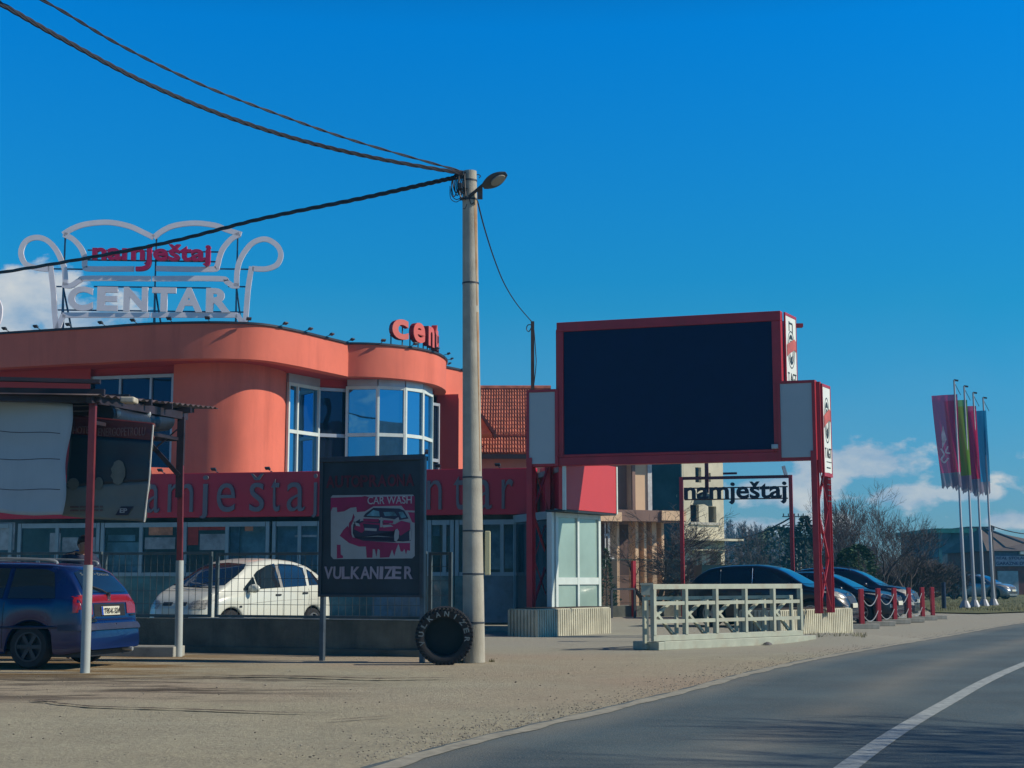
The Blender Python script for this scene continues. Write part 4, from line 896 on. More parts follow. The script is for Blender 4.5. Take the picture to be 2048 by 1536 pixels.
# ------------------------------------------------------------------ canopy with banners
PA = PZ(170, 1345); PB = PZ(357, 1312)
def canopy():
    t = thing('canopy', 'rusty red steel canopy with corrugated roof over the blue car', 'canopy', (PA.x, PA.y, 0))
    CR = mat('canopy_red_paint', (.17, .024, .035), .5, var=.2, vs=3, stain=(.13, .03, .02), ss=3); PIPE = mat('grey_pipe', (.40, .44, .42), .6, var=.08, vs=2)
    dk = mat('canopy_dark_steel', (.022, .014, .022), .6, var=.3, vs=3)
    zA = PY(186, 803, PA.y).z; zB = PY(362, 835, PB.y).z; X2 = PA.x - 5.0
    tops = {}
    for nm, p, zt, px_t, py_s in (('post', PA, zA, 186, 1130), ('post', PB, zB, 364, 1121)):
        top = Vector((PY(px_t, 810, p.y).x, p.y, zt)); zs = PY(180, py_s, p.y).z; k = zs / zt; mid = Vector((p.x, p.y, 0)).lerp(top, k)
        m = MB(); m.cur = 0; m.tube([Vector((p.x, p.y, -.05)), mid], .062, 18); q = m.build('post', PIPE, t, smooth=40)
        m = MB(); m.bar(mid - Vector((0, 0, .05)), top, .085, .085, side=(1, 0, 0)); m.build('post_upper', CR, t)
        tops[p.y] = top
    for y in (PA.y - .6, PB.y):
        m = MB(); m.tube([(X2, y, -.05), (X2, y, zA)], .06, 12); m.build('post', PIPE, t, smooth=40)
    TA, TB = tops[PA.y], tops[PB.y]
    m = MB(); m.bar(Vector((X2, PA.y - .6, zA + .05)), TA + Vector((.1, 0, .02)), .08, .16, side=(0, 0, 1)); m.bar(Vector((X2, PA.y - .65, zA + .32)), TA + Vector((.1, -.05, .26)), .05, .12, side=(0, 0, 1)); m.build('front_beam', dk, t)
    m = MB(); m.bar(TA + Vector((0, -.2, .02)), TB + Vector((0, .3, .05)), .12, .08, side=(0, 0, 1)); m.bar(TA + Vector((0, 0, -.28)), TB + Vector((-.05, 0, -.35)), .05, .05); m.build('side_beam', dk, t)
    for i in range(5):
        a = TA.lerp(TB, i / 4); m = MB(); m.bar(a + Vector((.15, 0, .12)), Vector((X2, a.y, zA + .2)), .07, .09); m.build('rafter', dk, t)
    # truss bracket at the back post
    m = MB(); c = TB; m.bar(c + Vector((0, -.05, -.95)), c + Vector((-.75, -.05, -.15)), .07); m.bar(c + Vector((0, 0, -1.3)), c + Vector((.0, 0, 0)), .11); m.bar(c + Vector((-.75, 0, -.35)), c + Vector((0, 0, -.35)), .07); m.bar(c + Vector((-.05, -.06, -.2)), c + Vector((-.5, -.06, -.6)), .02); m.build('bracket', dk, t)
    # corrugated sheet: ridges run left-right, so the right edge shows the waves
    e0 = PY(196, 790, PA.y - .3); e1 = PY(437, 816, PB.y + 2.2); rows = 150; cols = 8; m = MB(); vs = []
    zl = .18
    for i in range(rows + 1):
        s_ = i / rows; e = e0.lerp(e1, s_); y = e.y
        for j in range(cols + 1):
            k = j / cols; x = e.x + (X2 - .6 - e.x) * k; vs.append((x, y, e.z + zl * k * .4 + .018 * math.sin(i * 2 * math.pi / 7.5)))
    m.add(vs, [(i * (cols + 1) + j, i * (cols + 1) + j + 1, (i + 1) * (cols + 1) + j + 1, (i + 1) * (cols + 1) + j) for i in range(rows) for j in range(cols)])
    ro = m.build('roof_sheet', mat('rusty_corrugated_sheet', (.08, .06, .06), .6, metal=.2, var=.3, vs=3, stain=(.13, .04, .025), ss=2), t, smooth=60)
    s = ro.modifiers.new('solid', 'SOLIDIFY'); s.thickness = .004
    m = MB(); m.bar(e0 + Vector((-.1, 1.4, -.10)), e1 + Vector((-.35, -.6, -.10)), .10, .10); m.build('edge_purlin', dk, t)
    m = MB(); m.box((TA.x + .22, TA.y + .5, zA + .05), (TA.x + .42, TA.y + .75, zA + .13)); m.build('lamp_housing', mat('cream_plastic', (.5, .46, .36), .6), t, bevel=.02)
    return TA, TB, X2
TA, TB, X2 = canopy()
def rolled():
    m = MB(); a = PY(205, 828, TA.y + .6); b = PY(330, 842, TB.y - .4); m.tube(cr([a, a.lerp(b, .3) + Vector((0, 0, -.05)), a.lerp(b, .7) + Vector((0, 0, -.04)), b], 8), .16, 14)
    tag(m.build('rolled_tarpaulin', mat('dark_blue_tarp', (.006, .012, .022), .5, var=.3, vs=3, bump=.3, bs=8), loc=tuple(a), smooth=50), 'dark rolled tarpaulin hanging under the canopy roof', 'tarpaulin')
    for px, py, Y in ((232, 826, TA.y + 1.0), (293, 829, TB.y - 1.6)):
        o = MB(); c = PY(px, py, Y - .18 - .05); o.lathe([(.0, -.05), (.05, -.05), (.07, 0), (.045, .02), (0, .02)], 12, Matrix.Translation(c) @ Matrix.Rotation(R(90), 4, 'X'), cap=False)
        tag(o.build('spotlight', GALV, loc=tuple(c), smooth=40), 'small round spotlight under the canopy, %s' % ('nearer the front post' if px < 250 else 'nearer the back post'), 'lamp')
rolled()
def cloth(F, outline_top, outline_bot, name, m_, label, cat, nx=40, nz=24, amp=.03, parent=None, doff=0.0, uvs=None):
    """hanging sheet between a top and a bottom pixel polyline, rippled out of plane"""
    mb = MB(); vs = []
    tp = [Vector(F.hit(*p)) for p in outline_top]; bt = [Vector(F.hit(*p)) for p in outline_bot]
    def ev(pl, s):
        L_ = [0]
        for a, b in zip(pl, pl[1:]): L_.append(L_[-1] + (b - a).length)
        s *= L_[-1]
        for i in range(len(pl) - 1):
            if L_[i + 1] >= s - 1e-9: return pl[i].lerp(pl[i + 1], (s - L_[i]) / max(1e-9, L_[i + 1] - L_[i]))
        return pl[-1]
    for j in range(nz + 1):
        for i in range(nx + 1):
            s_ = i / nx; k = j / nz; q = ev(tp, s_).lerp(ev(bt, s_), k); edge = math.sin(math.pi * min(1, s_ * 1.0))
            curl = .011 * math.sin(k * 9.4) * (s_ ** 6) * 2.2
            d = amp * math.sin(s_ * 13 + k * 2.3) * k * .6 + amp * .7 * math.sin(k * 12.5) + doff
            vs.append(F.at(q.x + curl, q.y, d))
    mb.add(vs, [(j * (nx + 1) + i, j * (nx + 1) + i + 1, (j + 1) * (nx + 1) + i + 1, (j + 1) * (nx + 1) + i) for j in range(nz) for i in range(nx)])
    o = mb.build(name, m_, parent, loc=None if parent is not None else tuple(F.at(0, 3)), smooth=70); s = o.modifiers.new('solid', 'SOLIDIFY'); s.thickness = .004
    if label: tag(o, label, cat)
    return o, ev, tp, bt
def banners():
    F = Fr(Vector((X2, PA.y + .55, 0)), Vector((TA.x + .05, PA.y + .03, 0)))
    BW = mat('grey_banner', (.34, .42, .46), .6, var=.06, vs=.9, stain=(.24, .31, .36), ss=.8, streak=True)
    t = thing('banner', 'plain pale grey banner laced to the front of the canopy', 'banner', tuple(F.at(4, 3)))
    cloth(F, [(-330, 772), (0, 797), (50, 800), (84, 802), (145, 808)], [(-330, 1022), (0, 1025), (30, 1029), (70, 1031), (125, 1029)], 'sheet', BW, None, None, amp=.006, parent=t)
    r = MB()
    for y0, y1 in ((862, 868), (918, 919), (978, 980)):
        q = [PY(x, y0 + (y1 - y0) * x / 140 + 1.5 * math.sin(x * .05), PA.y - .12 + (140 - x) * .0006) for x in range(-200, 140, 20)]; r.tube(q, .006, 5)
    r.build('lacing', DKSTEEL, t)
    G = Fr(Vector((TA.x - .6, TA.y + .62, 0)), Vector((TA.x + 1.2, TA.y + .30, 0)))
    t = thing('banner', 'dark advertising banner with red strip and white letters on the canopy side', 'banner', tuple(G.at(1, 3)))
    D1 = mat('banner_dark', (.010, .018, .03), .4, var=.5, vs=1.2, col2=(.016, .04, .055)); D2 = mat('banner_grey', (.13, .16, .15), .5, var=.15, vs=1); D3 = mat('banner_red', (.11, .018, .02), .5, var=.2)
    for nm, top, bot, mt in (('red_strip', [(147, 830), (308, 846)], [(141, 868), (305, 881)], D3), ('dark_picture', [(141, 868), (305, 881)], [(132, 975), (299, 962)], D1), ('grey_field', [(132, 975), (215, 968), (299, 962)], [(124, 1031), (180, 1038), (280, 1042), (289, 1046)], D2)):
        cloth(G, top, bot, nm, mt, None, None, amp=.004, parent=t, nx=24, nz=12)
    bl = MB()
    for cx, cy, rx, ry, mm in ((238, 945, 15, 25, 0), (199, 967, 9, 13, 0), (148, 968, 12, 12, 1)):
        u, z = G.hit(cx, cy); u2, z2 = G.hit(cx + rx, cy - ry)
        bl = MB(); bl.prism([(u + (u2 - u) * math.cos(a * math.pi / 10) * (1 + .12 * math.sin(3 * a)), z + (z2 - z) * math.sin(a * math.pi / 10)) for a in range(20)], G.mat(), .022, .026); bl.build('pale_shape', mat('banner_olive', (.13, .145, .12), .5, var=.2, vs=3), t)
    pass
    def T(s, x0, x1, y0, y1):
        tx = MB()
        u0, z1 = G.hit(x0, y0, .022); u1, z0 = G.hit(x1, y1, .022); put_text(tx, s, G, u0, u1, z0, z1, .022, .026); tx.build('lettering', mat('banner_dim_letters', (.15, .09, .09), .6), t)
    T('HOTEL', 146, 184, 853, 867); T('ENERGOPETROLU', 197, 290, 856, 871); 
    lo = MB(); u0, z1 = G.hit(234, 1013, .022); u1, z0 = G.hit(262, 1030, .022); lo.prism([(u0 - .02, z0), (u0 + .06, z1), (u1 + .03, z1), (u1 - .05, z0)], G.mat(), .022, .026); lg = lo.build('logo', mat('logo_navy', (.008, .012, .04), .5), t)
    lo = MB(); put_text(lo, 'EP', G, u0 + .045, u1 - .055, z0 + .03, z1 - .025, .0265, .032, bold=.03); lo.build('logo_letters', mat('logo_pale', (.33, .37, .38), .5), lg)
    l2 = MB()
    for y in (1012, 1019): u0, z1 = G.hit(138, y, .022); u1, z0 = G.hit(206, y + 3, .022); [l2.fb(G, u0 + (u1 - u0) * q / 24, u0 + (u1 - u0) * (q + .7) / 24, z0, z1, .022, .025) for q in range(24) if q % 7]
    l2.build('small_print', mat('banner_dim_letters', (.09, .07, .07), .6), t)
    ed = MB(); ed.tube([G.at(*G.hit(x, y), .01) for x, y in ((307, 850), (303, 900), (299, 960), (294, 1000), (289, 1044))], .012, 6); ed.build('hem', mat('pale_hem', (.5, .5, .46), .7), t)
banners()
# ------------------------------------------------------------------ billboard
BL = PY(1062, 1160, 33.5); BR = PY(1634, 1160, 31.6)
BF = Fr(BL, BR); BF.n = Vector((-.44, -.898, 0))
def billboard():
    g = BF.hit; t = thing('billboard', 'large red steel billboard gantry with a black screen over the yard entrance', 'billboard', tuple(BF.at(BF.len / 2, 0)))
    n = BF.n; back = -1.0
    uL = g(1055, 900)[0]; uR = g(1634, 900)[0]
    zt = g(1300, 636)[1]; zsT = g(1300, 655)[1]; zb0 = g(1300, 928)[1]; zsB = g(1300, 905)[1]; zw1 = g(1085, 777)[1]
    u0 = g(1115, 780)[0]; u1 = g(1560, 780)[0]; s0 = g(1128, 780)[0]; s1 = g(1547, 780)[0]
    # columns: pairs of I-beams with lacing
    for u, zc in ((g(1062, 1000)[0], .6), (g(1632, 1000)[0], .6)):
        for d in (0, back):
            for du in (0,):
                c = MB(); w = .125
                c.fb(BF, u - w / 2, u + w / 2, .5, zb0 + .2, d - .10, d - .085); c.fb(BF, u - w / 2, u + w / 2, .5, zb0 + .2, d + .085, d + .10); c.fb(BF, u - .006, u + .006, .5, zb0 + .2, d - .085, d + .085)
                c.build('column', SIGNRED, t)
        b = MB(); z = .62; k = 0; st = 1.05
        while z < zb0 - .4:
            a_, b_ = (-.09, back + .09) if k % 2 == 0 else (back + .09, -.09); b.bar(BF.at(u, z, a_), BF.at(u, z + st, b_), .045); b.bar(BF.at(u + .03, z, b_), BF.at(u + .03, z + st, a_), .018); z += st; k += 1
        b.build('lacing', SIGNRED, t)
    # frame of the big screen (front), thick box
    f = MB()
    f.fb(BF, uL, uR + .0, zb0, zsB - .06, -.18, .05); f.build('lower_beam', SIGNRED, t, bevel=.01)
    f = MB(); f.fb(BF, u0, u1 + .06, zsT, zt, -.12, .05); f.fb(BF, u0, s0, zsB - .058, zsT - .002, -.12, .05); f.fb(BF, s1, u1 + .06, zsB - .058, zsT - .002, -.12, .05); f.fb(BF, s0 + .002, s1 - .002, zsB - .058, zsB, -.12, .05); f.build('screen_frame', SIGNRED, t, bevel=.01)
    f = MB(); f.fb(BF, s0 + .002, s1 - .002, zsB + .002, zsT - .002, -.2, .01); f.build('screen', mat('black_led_screen', (.003, .012, .055), .5, var=.05, spec=.2), t)
    f = MB(); f.fb(BF, s1 - .04, s1 + .1, zsB - .0, zsB + .1, .052, .13); f.build('camera_box', GALV, t, bevel=.01)
    # grey wing panels
    PG = mat('grey_panel', (.40, .46, .48), .5, var=.04, vs=.7)
    for a, c, y0, y1 in ((1056, 1113, 780, 928), (1558, 1627, 762, 915)):
        ua, ub = g(a, 850)[0], g(c, 850)[0]; z1, z0 = g((a + c) / 2, y0)[1], g((a + c) / 2, y1)[1]; dd = .055
        m = MB(); m.fb(BF, ua + .06, ub, z0, z1 - .06, dd, dd + .02); w = m.build('wing_panel', PG, t)
        m = MB(); m.fb(BF, ua, ua + .058, z0 - .06, z1, dd - .15, dd + .04); m.fb(BF, ub + .002, ub + .07, z0 - .06, z1, dd - .15, dd + .04); m.fb(BF, ua + .059, ub + .001, z1 - .058, z1, dd - .15, dd + .04); m.build('wing_frame', SIGNRED, w)
    ra, rb = g(1627, 850)[0] + .072, g(1641, 850)[0]; m = MB(); m.fb(BF, ra, rb, g(1634, 945)[1], g(1634, 763)[1], -.14, -.02); m.build('side_box', SIGNRED, t)
    # back frame and rear skin
    m = MB(); m.fb(BF, u0, u1 + .05, zb0 + .25, zt - .05, back - .02, back); m.build('rear_panel', mat('rear_sheet', (.3, .3, .32), .6), t)
    m = MB(); m.fb(BF, u0 - .12, u0 - .02, zb0 + .3, zt - .1, back + .05, back + .18); m.fb(BF, u0 - .12, u0 - .04, zb0 + .3, zt - .12, -.30, -.2); m.build('left_upright', SIGNRED, t)
    # advertising side panels on the right: upper and lower
    def sidep(px0, px1, y0, y1, d0, d1, du):
        S = Fr(BF.at(g(px0, 800, d0)[0] + du, 0, d0), BF.at(g(px0, 800, d0)[0] + du + .05, 0, d1)); h = S.hit
        uu1 = h(px1, 800)[0]; zT = h((px0 + px1) / 2, y0)[1]; zB = h((px0 + px1) / 2, y1)[1]
        m = MB(); m.fb(S, -.03, 0, zB - .08, zT + .06, -.03, .008); m.fb(S, uu1, uu1 + .03, zB - .08, zT + .06, -.03, .008); m.fb(S, 0.001, uu1 - .001, zT, zT + .06, -.03, .008); m.fb(S, .001, uu1 - .001, zB - .08, zB, -.03, .008); fr = m.build('side_sign_frame', SIGNRED, t)
        m = MB(); m.fb(S, .002, uu1 - .002, zB + .002, zT - .002, -.028, .0); p = m.build('side_sign', mat('white_sign_face', (.70, .74, .68), .5, var=.04), t)
        return S, uu1, zT, zB, p
    DK = mat('sign_black_ink', (.02, .03, .03), .5); RD = mat('sign_red_ink', (.50, .10, .07), .5)
    for (px0, px1, y0, y1, lo, yt0) in ((1571, 1595, 636, 765, False, 650), (1642, 1660, 775, 945, True, 782)):
        d0 = -.13 if not lo else -.10
        S, w, zT, zB, p = sidep(px0, px1, y0, y1, d0, d0 - 1.0, .02)
        Hh = .145 * 0 + (1.35 if not lo else 1.85); k = MB(); M = S.mat(); cx = w * .5; hz = S.hit((px0 + px1) / 2, (700 if not lo else 840))[1]; rz = .42 if not lo else .50
        def ring(rx, rzz, th):
            nn = 30; vs = []
            for i in range(nn):
                a = 2 * math.pi * i / nn
                for q in (1, 1 - th): vs += [S.at(cx + rx * q * math.cos(a), hz + rzz * q * math.sin(a), .004)]
            k.add(vs, [(2 * i, 2 * ((i + 1) % nn), 2 * ((i + 1) % nn) + 1, 2 * i + 1) for i in range(nn)])
        ring(w * .36, rz, .06); ring(w * .28, rz * .80, .16); ring(w * .17, rz * .5, .2)
        k.prism([(cx - w * .12, hz + rz * .55), (cx + w * .12, hz + rz * .55), (cx, hz + rz * .75)], M, .003, .007); k.prism([(cx - w * .12, hz - rz * .45), (cx + w * .14, hz - rz * .30), (cx + w * .02, hz - rz * .8)], M, .003, .007)
        zz = hz - rz - .32; put_text(k, 'T AGT', S, w * .12, w * .92, zz, zz + .22, .003, .008)
        k.fb(S, w * .3, w * .95, zz - .09, zz - .075, .002, .006)
        if lo:
            for r_ in range(7): k.fb(S, w * (.3 + .04 * (r_ % 3)), w * (.8 - .06 * (r_ % 2)), zz - .22 - r_ * .12, zz - .195 - r_ * .12, .002, .005)
        else: k.fb(S, w * .3, w * .36, zT - .32, zT - .1, .002, .006); k.fb(S, w * .62, w * .68, zT - .36, zT - .14, .002, .006); k.fb(S, w * .3, w * .66, zT - .16, zT - .12, .002, .006)
        k.build('printed_mark', DK, p)
        k = MB(); k.prism([(w * .08, hz - .18), (w * .22, hz - .12), (w * .8, hz + .02), (w * .94, hz - .02), (w * .94, hz + .22), (w * .8, hz + .26), (w * .22, hz + .12), (w * .08, hz + .08)], M, .008, .012); k.build('ribbon', RD, p)
    # lamps on top right
    m = MB(); c = BF.at(u1 - .1, zt - .12, -1.05)
    for i in range(2): q = c + BF.x * (.0 + i * .13); m.bar(q, q + Vector((.14, .0, -.03)), .04); m.box((q.x + .08, q.y - .08, q.z - .08), (q.x + .22, q.y + .08, q.z + .0))
    m.build('lamp', SIGNRED, t)
billboard()
def planter(p0, ang, Lh, w, h, label):
    t = thing('planter', label, 'planter', (p0[0], p0[1], 0)); ca, sa = math.cos(ang), math.sin(ang)
    u = Vector((ca, sa, 0)); v = Vector((-sa, ca, 0)); o = Vector((p0[0], p0[1], 0))
    m = MB(); c = lambda a, b, z: o + u * a + v * b + Vector((0, 0, z))
    m.hexa([c(.03, .03, -.1), c(Lh - .03, .03, -.1), c(Lh - .03, w - .03, -.1), c(.03, w - .03, -.1), c(.03, .03, h), c(Lh - .03, .03, h), c(Lh - .03, w - .03, h), c(.03, w - .03, h)])
    st = .088; n = int(Lh / st)
    for i in range(n):
        a = (i + .5) * Lh / n; m.hexa([c(a - .032, 0, -.1), c(a + .032, 0, -.1), c(a + .028, .035, -.1), c(a - .028, .035, -.1), c(a - .026, .006, h - .02), c(a + .026, .006, h - .02), c(a + .026, .035, h - .02), c(a - .026, .035, h - .02)])
    k = int(w / st)
    for i in range(k):
        b = (i + .5) * w / k
        for aa, bb in ((0, .035), (Lh - .035, Lh)): m.hexa([c(aa, b - .03, -.1), c(bb, b - .03, -.1), c(bb, b + .03, -.1), c(aa, b + .03, -.1), c(aa, b - .028, h - .02), c(bb, b - .028, h - .02), c(bb, b + .028, h - .02), c(aa, b + .028, h - .02)])
    m.build('body', CONC_LT, t)
    s = MB(); s.hexa([c(.12, .12, h + .002), c(Lh - .12, .12, h + .002), c(Lh - .12, w - .12, h + .002), c(.12, w - .12, h + .002), c(.12, .12, h + .02), c(Lh - .12, .12, h + .02), c(Lh - .12, w - .12, h + .02), c(.12, w - .12, h + .02)]); s.build('soil', mat('dark_soil', (.06, .045, .03), .95, bump=.5), t)
p1 = PZ(1075, 1273); p2 = PZ(1223, 1265); hh = .58
planter(p1, math.atan2(p2.y - p1.y, p2.x - p1.x), (p2 - p1).length * 1.0, .8, hh, 'ribbed pale concrete planter block under the left leg of the billboard')
q2 = XY(1704, 33.6); q1 = XY(1560, 30.9)
planter(q1, math.atan2(q2.y - q1.y, q2.x - q1.x), (q2 - q1).length, 1.0, hh, 'ribbed pale concrete planter block under the right leg of the billboard')
# ------------------------------------------------------------------ white steel rack
def rack():
    a = PZ(1330, 1298); b = PZ(1633, 1284); F = Fr(a, b); t = thing('steel_rack', 'white painted steel lattice rack standing on heavy base beams beside the road', 'rack', tuple(a))
    SW = STEELW; h = .13; uL = F.hit(1311, 1200)[0]; uR = F.hit(1609, 1200)[0]; zt = F.hit(1450, 1168)[1]; dp = .32; bd = .62
    m = MB(); m.fb(F, -.0, F.len, -.02, h, -.16, 0); m.build('base_beam', SW, t, bevel=.008)
    m = MB(); m.fb(F, -.16, -.001, -.02, h - .006, -bd, .0); m.build('base_beam', SW, t, bevel=.008)
    m = MB(); m.fb(F, F.len - .7, F.len - .55, -.02, h - .006, -bd, -.161); m.build('base_beam', SW, t, bevel=.008)
    W_ = .07
    f = MB(); z0 = h + .005
    f.fb(F, uL, uR, z0, z0 + .10, -.12, -.05); f.fb(F, uL, uR, zt - .09, zt, -.12, -.05); f.build('rail', SW, t, bevel=.005)
    n = 5
    for i in range(n + 1):
        u = uL + (uR - uL - W_) * i / n; m = MB(); m.fb(F, u, u + W_, z0 + .101, zt - .091, -.13, -.04); m.build('upright', SW, t, bevel=.005)
        if i < n:
            u2 = uL + (uR - uL - W_) * (i + 1) / n; m = MB()
            for k in (.34, .66): z = z0 + (zt - z0) * k; m.fb(F, u + W_ + .001, u2 - .001, z - .03, z + .035, -.10, -.055)
            m.build('cross_bar', SW, t)
        # rear leg of the frame and its braces
        m = MB(); zz = zt - .22; m.fb(F, u, u + .055, h * .3, zz, -dp, -dp + .055)
        if i < n:
            u2 = uL + (uR - uL - W_) * (i + 1) / n; m.fb(F, u + .056, u2 - .001, zz - .06, zz, -dp, -dp + .055)
            m.bar(F.at(u2 - .03, zz - .04, -dp + .03), F.at(u + .15, z0 + .42, -.17), .05); m.bar(F.at(u + .12, zt - .45, -.17), F.at(u2 + .02, h + .02, -dp + .04), .05)
        m.build('rear_leg', SW, t)
    m = MB(); m.fb(F, uL, uR, -.0, .07, -dp + .0, -dp + .08); m.build('rear_rail', SW, t)
    st = MB(); rnd = random.Random(1)
    for px, py, r_ in ((1525, 1283, .075), (1605, 1268, .14), (1628, 1272, .13)):
        c = F.at(F.hit(px, 1200)[0], 0, .10 if px < 1600 else -.5); vs = []; 
        st.lathe([(r_ * 1.2, 0), (r_ * 1.0, r_ * .35), (r_ * .5, r_ * .6), (.02, r_ * .7)], 9, Matrix.Translation(c))
        if px == 1525: tag(st.build('stone', mat('grey_stone', (.16, .15, .15), .9, bump=.6), loc=tuple(c), smooth=30), 'small grey stone lying in front of the white rack', 'stone'); st = MB()
    tag(st.build('old_tyre', BLACK, loc=tuple(F.at(F.len - .3, 0, -.5)), smooth=30), 'flat dark lump lying behind the right end of the white rack', 'debris')
rack()
# ------------------------------------------------------------------ lettered gate sign behind the yard
def gate_sign():
    Y = 50; a = XY(1363, Y); b = XY(1582, Y - 1.0); F = Fr(a, b); g = F.hit; t = thing('gate_sign', 'dark lettering hung in a tall red steel frame behind the black car', 'sign', tuple(a))
    zt = g(1470, 952)[1]
    for x in (1363, 1582):
        u = g(x, 1000)[0]; m = MB(); m.fb(F, u - .06, u + .06, -.1, zt, -.06, .06); m.build('post', SIGNRED, t)
    m = MB(); m.fb(F, g(1363, 1000)[0] + .061, g(1582, 1000)[0] - .061, zt - .10, zt, -.05, .05)
    m.fb(F, g(1363, 1)[0] * 0 + g(1369, 1000)[0], g(1576, 1000)[0], g(1470, 975)[1] - .02, g(1470, 975)[1] + .02, -.02, .0); m.fb(F, g(1369, 1000)[0], g(1576, 1000)[0], g(1470, 998)[1] - .02, g(1470, 998)[1] + .02, -.02, .0); m.build('crossbar', mat('dark_red_steel', (.09, .01, .03), .5), t)
    m = MB(); put_text(m, 'namještaj', F, g(1369, 1000)[0], g(1574, 1000)[0], g(1470, 1009)[1], g(1470, 964)[1], .001, .12, bold=.022); m.build('lettering', mat('navy_letters', (.01, .012, .035), .5), t)
    m = MB(); u = g(1573, 1000)[0]; m.bar(F.at(u, zt, 0), F.at(u - .08, zt + .3, 0), .1, .12); m.build('lamp', GALV, t)
    m = MB(); u = g(1412, 1000)[0]; m.fb(F, u - .06, u + .06, g(1412, 985)[1], g(1412, 925)[1] + 0.0, -.3, -.2); m.bar(F.at(g(1448, 1)[0] * 0 + g(1445, 1000)[0], g(1448, 946)[1], -.25), F.at(g(1473, 1000)[0], g(1448, 946)[1], -.25), .07); m.build('lamp_arm', mat('dark_red_steel', (.09, .01, .03), .5), t)
gate_sign()
# ------------------------------------------------------------------ bollards with chains
def bollards():
    pos = [(1724, 1257), (1758, 1251.6), (1790, 1247), (1819, 1244), (1846, 1240.6), (1866, 1238)]; P_ = [PZ(*p) for p in pos]
    words = ['nearest the billboard planter', 'second from the billboard planter', 'third from the billboard planter', 'third from the flagpoles', 'second from the far end, with no chain', 'farthest, closest to the grass verge']
    d = (P_[1] - P_[0]).normalized(); ang = math.atan2(d.y, d.x)
    t = thing('bollard', 'square red bollard on a concrete foot, ' + words[0], 'bollard', (0, 0, 0), 0, 'red bollards along the car park'); local(t)
    m = MB(); m.box((-.055, -.055, .0), (.055, .055, .98)); m.build('post', SIGNRED, t, bevel=.008)
    m = MB(); m.box((-.42, -.11, -.01), (.42, .11, .115)); m.build('foot', CONC, t, bevel=.01)
    m = MB(); m.box((.055, -.03, .80), (.075, .03, .84)); m.box((.055, -.03, .36), (.075, .03, .40)); m.build('hook', GALV, t)
    fa = R(8)
    for i, p in enumerate(P_):
        if i == 0: t.location = (p.x, p.y, 0); t.rotation_euler = (0, 0, fa)
        else: dup(t, (p.x, p.y, 0), fa, 'square red bollard on a concrete foot, ' + words[i])
    for i in range(4):
        for z, sag, nm in ((.84, .30, 'upper'), (.42, .27, 'lower')):
            a = P_[i] + Vector((0, 0, z)); b = P_[i + 1] + Vector((0, 0, z)); pts = [a.lerp(b, k / 14) - Vector((0, 0, sag * (1 - (2 * k / 14 - 1) ** 2))) for k in range(15)]
            m = MB(); m.tube(pts, .012, 5); tag(m.build('chain', GALV, loc=tuple(a), smooth=60), '%s sagging chain in gap %s of the red bollard row' % (nm, ('beside the planter', 'next after the planter gap', 'in the middle', 'nearest the verge')[i]), 'chain', 'chains between the red bollards')
bollards()
